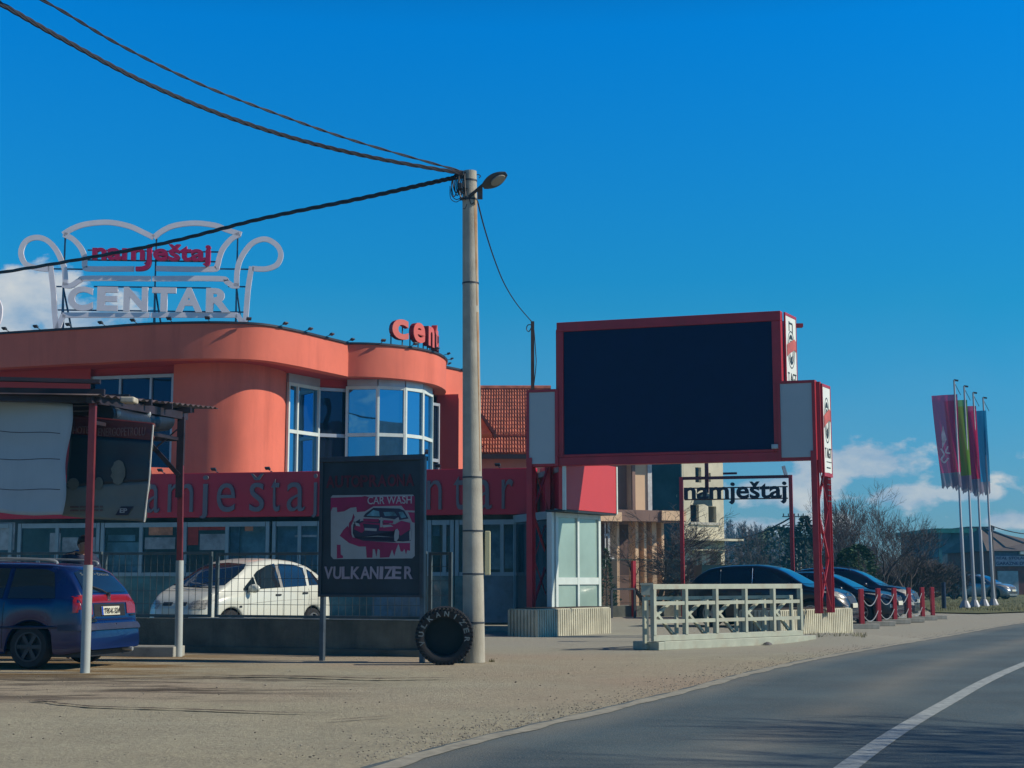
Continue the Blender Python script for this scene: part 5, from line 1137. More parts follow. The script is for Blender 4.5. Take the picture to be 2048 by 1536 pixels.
# ------------------------------------------------------------------ flagpoles and flags
def flags():
    tp = [(1908, 760), (1928, 772), (1946, 785), (1966, 795)]; bs = [(1928, 0), (1947, 0), (1966, 0), (1985, 0)]
    hgt = 9.8
    WP = mat('flagpole_paint', (.38, .39, .40), .4, var=.05, metal=.2)
    FC = [(.58, .03, .17), (.17, .33, .05), (.58, .02, .11), (.015, .19, .40)]; nm = ['magenta', 'green', 'crimson', 'blue']
    w = ['leftmost and nearest of the four', 'second of the four from the left', 'third of the four from the left', 'rightmost and farthest of the four']
    for i in range(4):
        d = PZ(tp[i][0], tp[i][1], hgt); Y = d.y; base = XY(bs[i][0], Y); top = Vector((d.x, Y, hgt))
        t = thing('flagpole', 'white tapering flagpole carrying the %s flag' % nm[i], 'flagpole', tuple(base), 0, 'flagpoles on the grass verge')
        m = MB(); m.tube([base, base.lerp(top, .1), base.lerp(top, .35), base.lerp(top, .355), top], [.12, .078, .072, .052, .04], 12); m.build('shaft', WP, t, smooth=40)
        m = MB(); m.lathe([(.26, 0), (.24, .08), (.13, .32), (.09, .34)], 10, Matrix.Translation(base)); m.build('foot', WP, t, smooth=30)
        m = MB(); m.bar(top, top + Vector((.18, 0, -.03)), .07); m.bar(top + Vector((.0, 0, -.1)), top + Vector((.26, 0, -.65)), .02); m.build('finial', DKSTEEL, t)
        f0 = Vector((top.x + .1, Y, hgt - .62)); wd = 1.12; hf = 3.85; lean = (base - top) / hgt
        vs = []; nx, nz = 14, 40; rnd = random.Random(i); m = MB()
        ang = R((0, 14, 18, 22)[i]); dx = Vector((-math.cos(ang), -math.sin(ang) * .6, 0)); ww = wd
        for j in range(nz + 1):
            for k in range(nx + 1):
                s_ = k / nx; z = j / nz; slant = (0.07 - .1 * 0) * s_; frag = (.25 * rnd.random() if j == nz else 0)
                q = f0 + Vector((lean.x * hf * z * 1.0 + .02, 0, -hf * z - slant - frag)) + dx * (s_ * ww * (1 - .22 * z)) + Vector((.02, 1, 0)) * (.09 * math.sin(s_ * 9 + z * 3 + i) * (.3 + z) + .12 * s_ * math.sin(z * 3))
                vs.append(q)
        m.add(vs, [(j * (nx + 1) + k, j * (nx + 1) + k + 1, (j + 1) * (nx + 1) + k + 1, (j + 1) * (nx + 1) + k) for j in range(nz) for k in range(nx)])
        m.mi = [1 if j >= nz - 5 else 0 for j in range(nz) for k in range(nx)]
        def fm(name, c):
            if name in MATS: return MATS[name]
            mm = bpy.data.materials.new(name); MATS[name] = mm; mm.use_nodes = True; nt = mm.node_tree; N = nt.nodes; N.clear(); out = N.new('ShaderNodeOutputMaterial')
            a = N.new('ShaderNodeBsdfDiffuse'); b = N.new('ShaderNodeBsdfTranslucent'); c_ = N.new('ShaderNodeMixShader'); c_.inputs[0].default_value = .5; tr = N.new('ShaderNodeBsdfTransparent'); x = N.new('ShaderNodeMixShader'); x.inputs[0].default_value = .10
            a.inputs[0].default_value = (*c, 1); b.inputs[0].default_value = (*c, 1); nt.links.new(a.outputs[0], c_.inputs[1]); nt.links.new(b.outputs[0], c_.inputs[2]); nt.links.new(c_.outputs[0], x.inputs[1]); nt.links.new(tr.outputs[0], x.inputs[2]); nt.links.new(x.outputs[0], out.inputs[0]); return mm
        o = m.build('flag', [fm('flag_' + nm[i], FC[i]), fm('flag_hem_grey', (.22, .2, .28))], loc=tuple(f0), smooth=70); tag(o, 'thin %s flag with frayed grey hem, %s' % (nm[i], w[i]), 'flag', 'advertising flags')
        if i == 0:
            F = Fr(f0 + dx * ww + Vector((0, -.14, 0)), f0 + Vector((0, -.14, 0))); k = MB()
            k.ribbon(F, cr([(.3, hgt - 3.0), (.42, hgt - 3.25), (.3, hgt - 3.45), (.42, hgt - 3.6), (.6, hgt - 3.4)], 5), .07, 0, .01); k.ribbon(F, cr([(.6, hgt - 2.9), (.5, hgt - 3.15), (.68, hgt - 3.2)], 5), .06, 0, .01); k.prism([(.42, hgt - 2.0), (.56, hgt - 2.6), (.36, hgt - 3.0), (.34, hgt - 2.4)], F.mat(), 0, .008)
            k.build('printed_mark', mat('flag_white_print', (.42, .40, .5), .6), o)
flags()
def dark_post(px, py, ptop, Y, w, label, name='bollard', m_=None, cat='post'):
    b = XY(px, Y); z = PY(px, ptop, Y).z; m = MB(); m.tube([(b.x, b.y, -.05), (b.x, b.y, z - .04)], w, 12); m.tube([(b.x, b.y, z - .039), (b.x, b.y, z)], w * 1.06, 12)
    return tag(m.build(name, m_ or mat('navy_post', (.01, .02, .06), .4), loc=(b.x, b.y, 0), smooth=40), label, cat)
dark_post(1886, 1215, 1165, 62, .095, 'dark blue round post on the verge left of the flagpoles', 'post')
# ------------------------------------------------------------------ vehicles
def pchip(pts):
    xs = [p[0] for p in pts]; ys = [p[1] for p in pts]; n = len(xs); h = [xs[i + 1] - xs[i] for i in range(n - 1)]; dl = [(ys[i + 1] - ys[i]) / h[i] for i in range(n - 1)]
    m = [dl[0]] + [0 if dl[i - 1] * dl[i] <= 0 else 2 * dl[i - 1] * dl[i] / (dl[i - 1] + dl[i]) for i in range(1, n - 1)] + [dl[-1]]
    def f(x):
        if x <= xs[0]: return ys[0]
        if x >= xs[-1]: return ys[-1]
        i = max(j for j in range(n - 1) if xs[j] <= x); t = (x - xs[i]) / h[i]; a = t * t
        return (2 * a * t - 3 * a + 1) * ys[i] + (a * t - 2 * a + t) * h[i] * m[i] + (3 * a - 2 * a * t) * ys[i + 1] + (a * t - a) * h[i] * m[i + 1]
    return f
CARGLASS = mat('car_glass', (.010, .018, .024), .04, var=.0, spec=.9, coat=.5)
CHROME = mat('chrome', (.6, .6, .6), .15, metal=1, var=.02)
RIM = mat('alloy_rim', (.30, .31, .32), .35, metal=.7, var=.08)
LENS = mat('headlight_lens', (.46, .45, .40), .3, metal=.2, var=.35, vs=30, coat=.5)
REDL = mat('red_lamp_lens', (.26, .012, .02), .2, var=.1, coat=.8)
def clip_poly(poly, step=.05):
    """polygon (2D) cut into small cells: returns verts, faces"""
    bm = bmesh.new(); vs = [bm.verts.new((x, y, 0)) for x, y in poly]; bm.faces.new(vs)
    for ax in (0, 1):
        lo = min(p[ax] for p in poly); hi = max(p[ax] for p in poly); n = int((hi - lo) / step)
        for i in range(1, n + 1):
            co = [0, 0, 0]; no = [0, 0, 0]; co[ax] = lo + (hi - lo) * i / (n + 1); no[ax] = 1
            bmesh.ops.bisect_plane(bm, geom=bm.verts[:] + bm.edges[:] + bm.faces[:], plane_co=co, plane_no=no)
    bm.verts.index_update(); r = ([v.co.copy() for v in bm.verts], [tuple(v.index for v in f.verts) for f in bm.faces]); bm.free(); return r
class Car:
    def __init__(s, name, label, cat, paint, L, top, belt, hw, rw, axles, rwheel, sill=.20, group=None):
        s.t = thing(name, label, cat, (0, 0, 0), 0, group); local(s.t); s.L = L; s.ax = axles; s.rw_ = rwheel
        T, B, HW, RW = pchip(top), pchip(belt), pchip(hw), pchip(rw); arch = rwheel + .05
        xs = []; x = 0
        while x < L: xs.append(x); x += .012 if x < .5 else (.02 if x > L - .5 else .028)
        xs.append(L)
        def col(x):
            W_ = HW(x); zb = sill + .06 * max(0, 1 - x / .35) + .04 * max(0, 1 - (L - x) / .35)
            for a in axles:
                if abs(x - a) < arch: zb = max(zb, rwheel + math.sqrt(arch ** 2 - (x - a) ** 2) * .98)
            t_ = T(x); b = min(B(x), t_ - .02); b = max(b, zb + .01); c = min(1, max(0, (t_ - b - .12) / .3)); c = c * c * (3 - 2 * c)
            w5 = (W_ - .14) * (1 - c) + min(RW(x), W_ - .1) * c; d = t_ - b
            return [(W_ - .05, zb), (W_ - .012, zb + .12 * (b - zb)), (W_, zb + .5 * (b - zb)), (W_ - .008, zb + .8 * (b - zb)), (W_ - .035, b), (W_ - .065, b + .14 * d), (w5 + (W_ - .065 - w5) * .38, b + .58 * d), (w5, t_ - .14 * d), (w5 - .09, t_ - .045 * d), (w5 * .5, t_ - .008 * d), (0, t_)]
        rings = []
        for x in xs:
            p = cr([Vector((a, b)) for a, b in col(x)], 3); rings.append([Vector((x, -q.x, q.y)) for q in p] + [Vector((x, q.x, q.y)) for q in reversed(p[:-1])])
        k = len(rings[0]); m = MB(); m.add([q for r in rings for q in r], [(i * k + j, (i + 1) * k + j, (i + 1) * k + j + 1, i * k + j + 1) for i in range(len(rings) - 1) for j in range(k - 1)] + [tuple(range(k)), tuple((len(rings) - 1) * k + j for j in reversed(range(k)))])
        s.bvh = BVHTree.FromPolygons([v.copy() for v in m.v], m.f); s.body = m.build('body', paint, s.t, smooth=42); s.paint = paint
        u = MB(); W0 = HW(L / 2); u.box((.25, -W0 + .24, .2), (L - .25, W0 - .24, min(B(L / 2), .75)))
        u.box((.12, -W0 + .14, .16), (L - .12, W0 - .14, .24)); u.build('underbody', PLASTIC, s.t)
        s.W0 = W0
    def panel(s, name, poly, axis, mt, off=.006, mirror=False, parent=None, sign=1, step=.05):
        """axis 'y': poly in (x,z) seen from the sides; 'r': (y,z) seen from behind; 'f': (y,z) from the front; 't': (x,y) from above"""
        sides = (1, -1) if (axis == 'y' and mirror) else (sign,); out = []
        polys = [poly] + ([[(-a, b) for a, b in reversed(poly)]] if (mirror and axis in 'rf') else [])
        for sg in sides:
            for pl in polys:
                v2, fs = clip_poly(pl, step); v2 = [v + Vector((.00037, .00041, 0)) for v in v2]; vs = []; ok = True
                for v in v2:
                    if axis == 'y': o, d = Vector((v.x, sg * 2, v.y)), Vector((0, -sg, 0))
                    elif axis == 'r': o, d = Vector((-1, v.x, v.y)), Vector((1, 0, 0))
                    elif axis == 'f': o, d = Vector((s.L + 1, v.x, v.y)), Vector((-1, 0, 0))
                    else: o, d = Vector((v.x, v.y, 3)), Vector((0, 0, -1))
                    h, n, _, _ = s.bvh.ray_cast(o, d)
                    if h is None: h = o + d * (2 if axis != 't' else 2); n = -d
                    if n.dot(d) > 0: n = -n
                    vs.append(h - d * off + n * off * .5)
                m = MB(); m.add(vs, fs); out.append(m.build(name, mt, parent or s.t, smooth=60))
        return out
    def line(s, name, pts, axis, r, mt, mirror=True, sign=1):
        for sg in ((1, -1) if mirror else (sign,)):
            m = MB(); P_ = []
            for a, b in cr([Vector(p) for p in pts], 5):
                o, d = (Vector((a, sg * 2, b)), Vector((0, -sg, 0))) if axis == 'y' else ((Vector((-1, a, b)), Vector((1, 0, 0))) if axis == 'r' else ((Vector((s.L + 1, a, b)), Vector((-1, 0, 0))) if axis == 'f' else (Vector((a, b * sg, 3)), Vector((0, 0, -1)))))
                h, n, _, _ = s.bvh.ray_cast(o, d)
                if h is not None: P_.append(h)
            if len(P_) > 1: m.tube(P_, r, 5); m.build(name, mt, s.t)
    def wheels(s, spokes=5, rim=RIM, cover=False):
        r = s.rw_; w = .2
        for i, x in enumerate(s.ax):
            for sg in (1, -1):
                M = Matrix.Translation((x, sg * (s.W0 - .12), r)) @ Matrix.Rotation(R(90 if sg < 0 else -90), 4, 'X')
                wt = MB(); wt.lathe([(r * .66, -w / 2), (r * .9, -w / 2 - .002), (r * .985, -w / 2 + .03), (r, 0), (r * .985, w / 2 - .03), (r * .9, w / 2 + .002), (r * .66, w / 2 - .005), (r * .64, 0)], 28, M, cap=False, close=True)
                o = wt.build('wheel', BLACK, s.t, smooth=50); m = MB(); m.lathe([(r * .67, w / 2 - .012), (r * .61, w / 2 - .015), (r * .58, w / 2 - .07), (.001, w / 2 - .075)], 24, M, cap=False)
                d = m.build('rim', mat('rim_shadow', (.03, .03, .035), .5), o, smooth=40); m = MB()
                m.lathe([(r * .675, w / 2 - .02), (r * .675, w / 2 + .002), (r * .60, w / 2 + .002), (r * .60, w / 2 - .02)], 24, M, cap=False); m.lathe([(r * .16, w / 2 - .03), (r * .13, w / 2 - .005), (.001, w / 2)], 12, M, cap=False)
                for k in range(spokes):
                    Mi = M @ Matrix.Rotation(2 * math.pi * k / spokes, 4, 'Z'); m.box((r * .1, -r * .085, w / 2 - .045), (r * .62, r * .085, w / 2 - .008), Mi)
                m.build('spokes', rim, o)
    def mirrors(s, x, z, mt=None, sz=1.0):
        for sg in (1, -1):
            y = sg * (s.W0 + .07); m = MB(); M = Matrix.Translation((x, y, z)); m.lathe([(.0, -.055), (.07, -.05), (.10, -.01), (.105, .02), (.09, .04), (0, .045)], 14, M @ Matrix.Rotation(R(-90), 4, 'Y') @ Matrix.Scale(.72 * sz, 4, (1, 0, 0)) @ Matrix.Scale(1.15 * sz, 4, (0, 1, 0)), cap=False)
            m.bar((x + .02, sg * (s.W0 - .08), z - .06), (x + .01, y, z - .04), .05); m.build('side_mirror', mt or s.paint, s.t, smooth=50)
    def handles(s, pts, mt=None):
        for x, z in pts:
            for sg in (1, -1):
                h, n, _, _ = s.bvh.ray_cast(Vector((x, sg * 2, z)), Vector((0, -sg, 0)))
                m = MB(); M = Matrix.Translation(h + Vector((0, sg * .012, 0))); m.box((-.085, -.014, -.018), (.085, .014, .018), M); m.build('door_handle', mt or PLASTIC, s.t, bevel=.008)
    def text(s, name, txt, mt, axis, y0, y1, z0, z1, off=.014, parent=None, bold=.02):
        h, n, _, _ = s.bvh.ray_cast(Vector((-1, (y0 + y1) / 2, (z0 + z1) / 2)) if axis == 'r' else Vector((s.L + 1, (y0 + y1) / 2, (z0 + z1) / 2)), Vector((1, 0, 0)) if axis == 'r' else Vector((-1, 0, 0)))
        # seen from behind, +u runs from the car's left (+y) to its right (-y)
        if axis == 'r': F = Fr((h.x - off, y1, 0), (h.x - off, y0, 0))
        else: F = Fr((h.x + off, y0, 0), (h.x + off, y1, 0))
        m = MB(); put_text(m, txt, F, 0, abs(y1 - y0), z0, z1, 0, .004, bold=bold); return m.build(name, mt, parent or s.t)
    def place(s, x, y, heading):
        s.t.location = (x, y, 0); s.t.rotation_euler = (0, 0, heading); return s
INK = mat('plate_ink', (.01, .01, .012), .5); PLATEW = mat('plate_white', (.62, .62, .50), .4, var=.03); SEAM = mat('panel_gap', (.006, .007, .012), .7)
def carpaint(name, c, metal=.0, rough=.25, coat=.45): return mat(name, c, rough, metal=metal, var=.03, vs=1, coat=coat)
# --- blue estate: rear end towards the right, heading left
def blue_estate():
    pt = carpaint('deep_blue_paint', (.002, .014, .08), rough=.3, coat=.8); LB = mat('bumper_blue_grey', (.02, .03, .07), .5, var=.15, vs=3)
    c = Car('blue_estate_car', 'dark blue estate car with red rear lamp strip and roof rails, parked under the canopy', 'car', pt, 4.35,
            [(0, .50), (.03, .585), (.075, .62), (.10, .70), (.135, .93), (.17, 1.0), (.30, 1.19), (.44, 1.345), (.56, 1.405), (.9, 1.44), (1.7, 1.455), (2.3, 1.43), (2.6, 1.36), (3.15, 1.03), (3.3, .96), (3.9, .87), (4.2, .76), (4.31, .6), (4.35, .5)],
            [(0, .46), (.1, .8), (.2, .93), (1, .92), (2.5, .89), (3.2, .88), (4.0, .76), (4.35, .45)], [(0, .70), (.06, .765), (.16, .81), (.4, .84), (2, .85), (3.6, .84), (4.0, .80), (4.2, .72), (4.35, .55)],
            [(0, .62), (.4, .62), (.6, .60), (2.4, .60), (3.2, .62), (4.35, .6)], (.86, 3.38), .30)
    c.wheels(6, rim=mat('dirty_dark_rim', (.04, .045, .05), .6))
    g = [(.50, .95), (.62, 1.30), (.75, 1.345), (1.22, 1.36), (1.22, .95)]
    c.panel('side_window', g, 'y', CARGLASS, mirror=True); c.panel('side_window', [(1.30, .95), (1.30, 1.36), (2.0, 1.365), (2.02, .94)], 'y', CARGLASS, mirror=True); c.panel('side_window', [(2.10, .94), (2.08, 1.365), (2.35, 1.33), (2.95, 1.0), (2.98, .94)], 'y', CARGLASS, mirror=True)
    c.panel('windscreen', [(-.62, 1.04), (-.52, 1.34), (0, 1.36), (.52, 1.34), (.62, 1.04), (0, 1.02)], 'f', CARGLASS)
    rw = c.panel('rear_window', [(-.60, 1.03), (-.51, 1.30), (-.3, 1.335), (.3, 1.335), (.51, 1.30), (.60, 1.03)], 'r', CARGLASS)[0]
    st = c.panel('lamp_strip', [(-.755, .885), (-.76, .975), (-.70, .995), (.70, .995), (.76, .975), (.755, .885)], 'r', REDL)[0]; c.panel('tail_lamp', [(.49, .73), (.49, .884), (.755, .884), (.745, .73)], 'r', REDL, mirror=True)
    c.panel('side_lamp', [(.11, .76), (.125, .84), (.18, .97), (.24, .97), (.22, .76)], 'y', REDL, mirror=True)
    c.panel('plate_recess', [(-.44, .70), (-.44, .87), (.44, .87), (.44, .70)], 'r', SEAM, off=.003)
    lp = c.panel('license_plate', [(-.26, .715), (-.26, .835), (.26, .835), (.26, .715)], 'r', PLATEW, off=.012)[0]
    c.panel('plate_strip', [(.215, .716), (.215, .834), (.258, .834), (.258, .716)], 'r', mat('plate_blue', (.01, .06, .45), .4), off=.015, parent=lp)
    c.text('plate_text', 'T90-K-324', INK, 'r', -.235, .20, .735, .815, off=.03, parent=lp, bold=.0)
    c.panel('bumper_strip', [(-.72, .52), (-.72, .60), (.72, .60), (.72, .52)], 'r', LB, off=.02); c.panel('bumper_side', [(.0, .52), (.0, .60), (.42, .60), (.42, .52)], 'y', LB, mirror=True, off=.012)
    c.text('sun_strip_lettering', 'Design • Tuning', mat('sticker_white', (.40, .44, .44), .6), 'r', -.46, .38, 1.235, 1.30, off=.10) if False else None
    w = MB(); bz = []
    for y, z in ((.0, 1.005), (.12, 1.06), (.42, 1.13)):
        h, *_ = c.bvh.ray_cast(Vector((-1, y, z)), Vector((1, 0, 0))); bz.append(h + Vector((-.03, 0, 0)))
    w.tube(bz, .012, 6); w.tube([bz[0] - Vector((0, 0, .03)), bz[0] + Vector((-.01, 0, .02))], .03, 8); w.build('rear_wiper', PLASTIC, c.t)
    h, *_ = c.bvh.ray_cast(Vector((-1, 0, .945)), Vector((1, 0, 0))); m = MB(); Fq = Fr(h + Vector((-.012, .045, 0)), h + Vector((-.012, -.045, 0)))
    for k in range(3): m.fb(Fq, .004 + k * .0, .086, .912 + k * .027, .926 + k * .027, 0, .008)
    m.fb(Fq, .004, .02, .928, .966, 0, .007); m.fb(Fq, .07, .086, .926, .937, 0, .007); m.build('emblem', CHROME, c.t)
    for y0, y1, z0, z1 in ((.42, .62, .63, .66), (-.70, -.56, .70, .72)):
        h, *_ = c.bvh.ray_cast(Vector((-1, (y0 + y1) / 2, z0)), Vector((1, 0, 0))); m = MB(); Fq = Fr(h + Vector((-.012, (y1 - y0) / 2, 0)), h + Vector((-.012, (y0 - y1) / 2, 0))); L_ = y1 - y0
        if y0 > 0: m.fb(Fq, .02, L_ - .02, z0 - .0, z0 + .02, 0, .008); m.fb(Fq, .03, L_ - .03, z0 + .028, z0 + .042, 0, .008); m.prism([(L_ / 2 - .05, z0 + .05), (L_ / 2 + .05, z0 + .05), (L_ / 2, z0 + .085)], Fq.mat(), 0, .008)
        else: m.fb(Fq, 0, L_, z0, z1, 0, .008)
        m.build('badge', CHROME, c.t)
    # sun strip sticker lettering on the rear window
    wd = 'Design • Tuning'
    m = MB(); n = 15
    h0, *_ = c.bvh.ray_cast(Vector((-1, .44, 1.27)), Vector((1, 0, 0))); Fq = Fr(Vector((h0.x - .04, .44, 0)), Vector((h0.x - .04, -.44, 0)))
    put_text(m, 'Sergio • Dzana', Fq, .05, .83, 1.255, 1.30, 0, .004)
    out = []
    for v in m.v:
        h, *_ = c.bvh.ray_cast(Vector((-1, v.y, v.z)), Vector((1, 0, 0))); out.append(Vector((h.x - .014, v.y, v.z)))
    m.v = out; m.build('window_sticker', mat('sticker_white', (.36, .40, .40), .6), rw)
    for sg in (1, -1):
        m = MB(); m.tube(cr([(.62, sg * .565, 1.42), (.75, sg * .57, 1.475), (1.6, sg * .575, 1.50), (2.35, sg * .57, 1.465), (2.5, sg * .56, 1.40)], 5), .018, 7); m.bar((1.6, sg * .575, 1.43), (1.6, sg * .575, 1.50), .05, .03); m.build('roof_rail', GALV, c.t, smooth=50)
    c.line('door_seam', [(1.26, .28), (1.26, .9)], 'y', .005, SEAM); c.line('door_seam', [(2.06, .28), (2.06, .9)], 'y', .005, SEAM); c.line('side_moulding', [(.1, .57), (2, .55), (3.9, .55)], 'y', .02, LB)
    c.line('hatch_seam', [(-.5, .66), (0, .655), (.5, .66)], 'r', .005, SEAM, mirror=False)
    c.handles([(1.42, .80), (2.22, .80)]); c.mirrors(2.98, .98); c.panel('headlight', [(.38, .66), (.40, .76), (.70, .78), (.70, .68)], 'f', LENS, mirror=True)
    c.panel('grille', [(-.3, .66), (-.3, .74), (.3, .74), (.3, .66)], 'f', PLASTIC)
    m = MB(); m.tube([(.15, -.45, .24), (-.03, -.45, .23)], .03, 10); m.build('exhaust', GALV, c.t)
    hd = math.atan2(.225, -.974); q = PZ(60, 1338); ca, sa = math.cos(hd), math.sin(hd); lx, ly = .86, .76
    c.place(q.x - (lx * ca - ly * sa), q.y - (lx * sa + ly * ca), hd); return c
blue = blue_estate()
def white_mpv():
    pt = carpaint('cream_white_paint', (.60, .62, .54), rough=.3, coat=.6)
    c = Car('white_car', 'rounded white people carrier parked behind the mesh fence', 'car', pt, 4.25,
            [(0, .5), (.05, .75), (.12, 1.0), (.22, 1.18), (.42, 1.38), (.75, 1.53), (1.3, 1.625), (1.9, 1.65), (2.4, 1.60), (2.75, 1.49), (3.2, 1.25), (3.55, 1.07), (3.8, .97), (4.05, .84), (4.2, .66), (4.25, .5)],
            [(0, .47), (.15, .9), (.3, 1.04), (1, 1.02), (2, .985), (3, .94), (3.5, .9), (4.0, .74), (4.25, .46)], [(0, .66), (.1, .76), (.3, .83), (.8, .87), (2, .875), (3.3, .87), (3.8, .82), (4.05, .72), (4.2, .58), (4.25, .45)],
            [(0, .60), (.5, .60), (1.5, .62), (2.5, .62), (3.3, .64), (4.25, .6)], (.80, 3.45), .31)
    c.wheels(5)
    c.panel('side_window', [(.42, 1.10), (.62, 1.36), (.80, 1.43), (.92, 1.09)], 'y', CARGLASS, mirror=True); c.panel('side_window', [(1.02, 1.08), (.92, 1.45), (1.25, 1.52), (1.78, 1.535), (1.82, 1.05)], 'y', CARGLASS, mirror=True)
    c.panel('side_window', [(1.92, 1.05), (1.90, 1.535), (2.15, 1.50), (2.5, 1.38), (2.62, 1.30), (2.62, 1.02)], 'y', CARGLASS, mirror=True); c.panel('side_window', [(2.66, 1.02), (2.66, 1.27), (3.05, 1.03), (3.07, .99)], 'y', CARGLASS, mirror=True)
    c.panel('door_pillar', [(1.83, 1.05), (1.79, 1.52), (1.89, 1.52), (1.91, 1.05)], 'y', mat('grey_pillar', (.20, .20, .19), .5), mirror=True)
    c.panel('windscreen', [(-.66, 1.10), (-.60, 1.42), (-.5, 1.52), (0, 1.55), (.5, 1.52), (.60, 1.42), (.66, 1.10), (0, 1.07)], 'f', CARGLASS)
    c.panel('headlight', [(.40, .64), (.36, .74), (.45, .80), (.70, .82), (.74, .74), (.70, .64)], 'f', LENS, mirror=True)
    c.panel('grille', [(.06, .70), (.06, .77), (.30, .77), (.30, .70)], 'f', PLASTIC, mirror=True); c.panel('air_intake', [(-.40, .42), (-.45, .52), (.45, .52), (.40, .42)], 'f', PLASTIC); c.panel('tail_lamp', [(.58, .95), (.60, 1.12), (.70, 1.05), (.72, .95)], 'r', REDL, mirror=True)
    c.panel('license_plate', [(-.26, .55), (-.26, .65), (.26, .65), (.26, .55)], 'f', PLATEW, off=.01); c.panel('indicator', [(3.18, .66), (3.18, .70), (3.25, .70), (3.25, .66)], 'y', PLASTIC, mirror=True)
    for x0 in (1.86, 2.98, .98): c.line('door_seam', [(x0, .3), (x0 + .02, .62), (x0 - .01, 1.02)], 'y', .004, SEAM)
    c.line('body_crease', [(.4, .80), (1.8, .79), (3.2, .72)], 'y', .005, mat('crease_grey', (.36, .36, .33), .5)); c.handles([(2.02, .90), (1.12, .93)]); c.mirrors(2.92, 1.03, sz=1.2)
    m = MB(); m.tube(cr([(3.62, .6, 1.06), (3.66, .1, 1.06), (3.6, -.45, 1.08)], 4), .012, 5); m.tube(cr([(3.66, 0, 1.08), (3.5, .45, 1.18)], 3), .01, 5); m.build('wiper', PLASTIC, c.t)
    al = R(61); hd = math.atan2(-math.sin(al), -math.cos(al)); q = XY(462, 29.3); ca, sa = math.cos(hd), math.sin(hd); lx, ly = 3.45, .80
    c.place(q.x - (lx * ca - ly * sa), q.y - (lx * sa + ly * ca), hd); return c
white_mpv()
BLK = carpaint('black_car_paint', (.004, .007, .016), rough=.3, coat=.4)
def suv(name, label, paint, nose, hd, L=4.35, h=1.60, rails=True, low=0.0, grp=None, lamps=True):
    k = h / 1.6
    c = Car(name, label, 'car', paint, L,
            [(0, .6), (.05, .82), (.12, 1.03 * k), (.30, 1.22 * k), (.50, 1.40 * k), (.75, 1.52 * k), (1.2, 1.58 * k), (1.9, 1.6 * k), (2.35, 1.55 * k), (2.65, 1.45 * k), (3.2, 1.13 * k), (3.35, 1.05 * k), (3.8, .99 * k), (4.1, .90 * k), (4.27, .76), (4.35, .6)] if L == 4.35 else None,
            [(0, .55), (.15, .92 * k), (.4, 1.02 * k), (1.5, 1.0 * k), (3.2, .96 * k), (3.9, .85 * k), (4.35, .55)], [(0, .72), (.1, .80), (.4, .87), (2, .90), (3.6, .89), (4.0, .83), (4.22, .72), (4.35, .58)],
            [(0, .64), (.5, .62), (1.5, .63), (2.6, .63), (3.2, .66), (4.35, .6)], (.83, 3.47), .34 - low)
    c.wheels(5)
    c.panel('side_window', [(.50, 1.08 * k), (.72, 1.36 * k), (1.0, 1.45 * k), (1.05, 1.06 * k)], 'y', CARGLASS, mirror=True); c.panel('side_window', [(1.12, 1.06 * k), (1.08, 1.46 * k), (1.85, 1.50 * k), (1.90, 1.03 * k)], 'y', CARGLASS, mirror=True); c.panel('side_window', [(2.0, 1.03 * k), (1.95, 1.50 * k), (2.3, 1.46 * k), (3.0, 1.06 * k), (3.02, 1.01 * k)], 'y', CARGLASS, mirror=True)
    c.line('window_trim', [(1.93, 1.04 * k), (1.90, 1.50 * k)], 'y', .008, CHROME); c.line('window_trim', [(1.08, 1.06 * k), (1.04, 1.46 * k)], 'y', .006, CHROME)
    c.panel('windscreen', [(-.66, 1.12 * k), (-.56, 1.47 * k), (0, 1.52 * k), (.56, 1.47 * k), (.66, 1.12 * k), (0, 1.10 * k)], 'f', mat('windscreen_sky_glass', (.01, .02, .035), .05, coat=.5, spec=.6, var=0))
    c.panel('rear_window', [(-.55, 1.12 * k), (-.48, 1.38 * k), (.48, 1.38 * k), (.55, 1.12 * k)], 'r', CARGLASS)
    c.panel('headlight', [(.42, .74 * k), (.44, .84 * k), (.60, .90 * k), (.84, .93 * k), (.80, .82 * k), (.66, .75 * k)], 'f', LENS, mirror=True)
    c.panel('grille', [(-.36, .60), (-.40, .80 * k), (.40, .80 * k), (.36, .60)], 'f', PLASTIC)
    for z in (.64, .70, .76): c.line('grille_bar', [(-.36, z * k), (0, z * k - .01), (.36, z * k)], 'f', .009, CHROME, mirror=False)
    c.panel('air_intake', [(-.55, .36), (-.60, .50), (.60, .50), (.55, .36)], 'f', PLASTIC); c.line('bumper_chrome', [(-.62, .44), (0, .40), (.62, .44)], 'f', .012, CHROME, mirror=False)
    c.panel('fog_lamp', [(.55, .42), (.55, .52), (.70, .54), (.70, .44)], 'f', LENS, mirror=True)
    c.panel('license_plate', [(-.26, .50), (-.26, .61), (.26, .61), (.26, .50)], 'f', PLATEW, off=.03); c.panel('tail_lamp', [(.5, .95), (.55, 1.08), (.72, 1.06), (.75, .95)], 'r', REDL, mirror=True)
    h_, *_ = c.bvh.ray_cast(Vector((L + 1, 0, .84 * k)), Vector((-1, 0, 0))); m = MB(); m.lathe([(.055, 0), (.05, .02), (.035, .022), (.001, .018)], 14, Matrix.Translation(h_ - Vector((.003, 0, 0))) @ Matrix.Rotation(R(90), 4, 'Y')); m.build('emblem', CHROME, c.t)
    for x0 in (1.12, 2.0, 3.05): c.line('door_seam', [(x0, .34), (x0, .9 * k)], 'y', .005, SEAM)
    c.handles([(1.2, .86 * k), (2.12, .86 * k)]); c.mirrors(2.95, 1.06 * k)
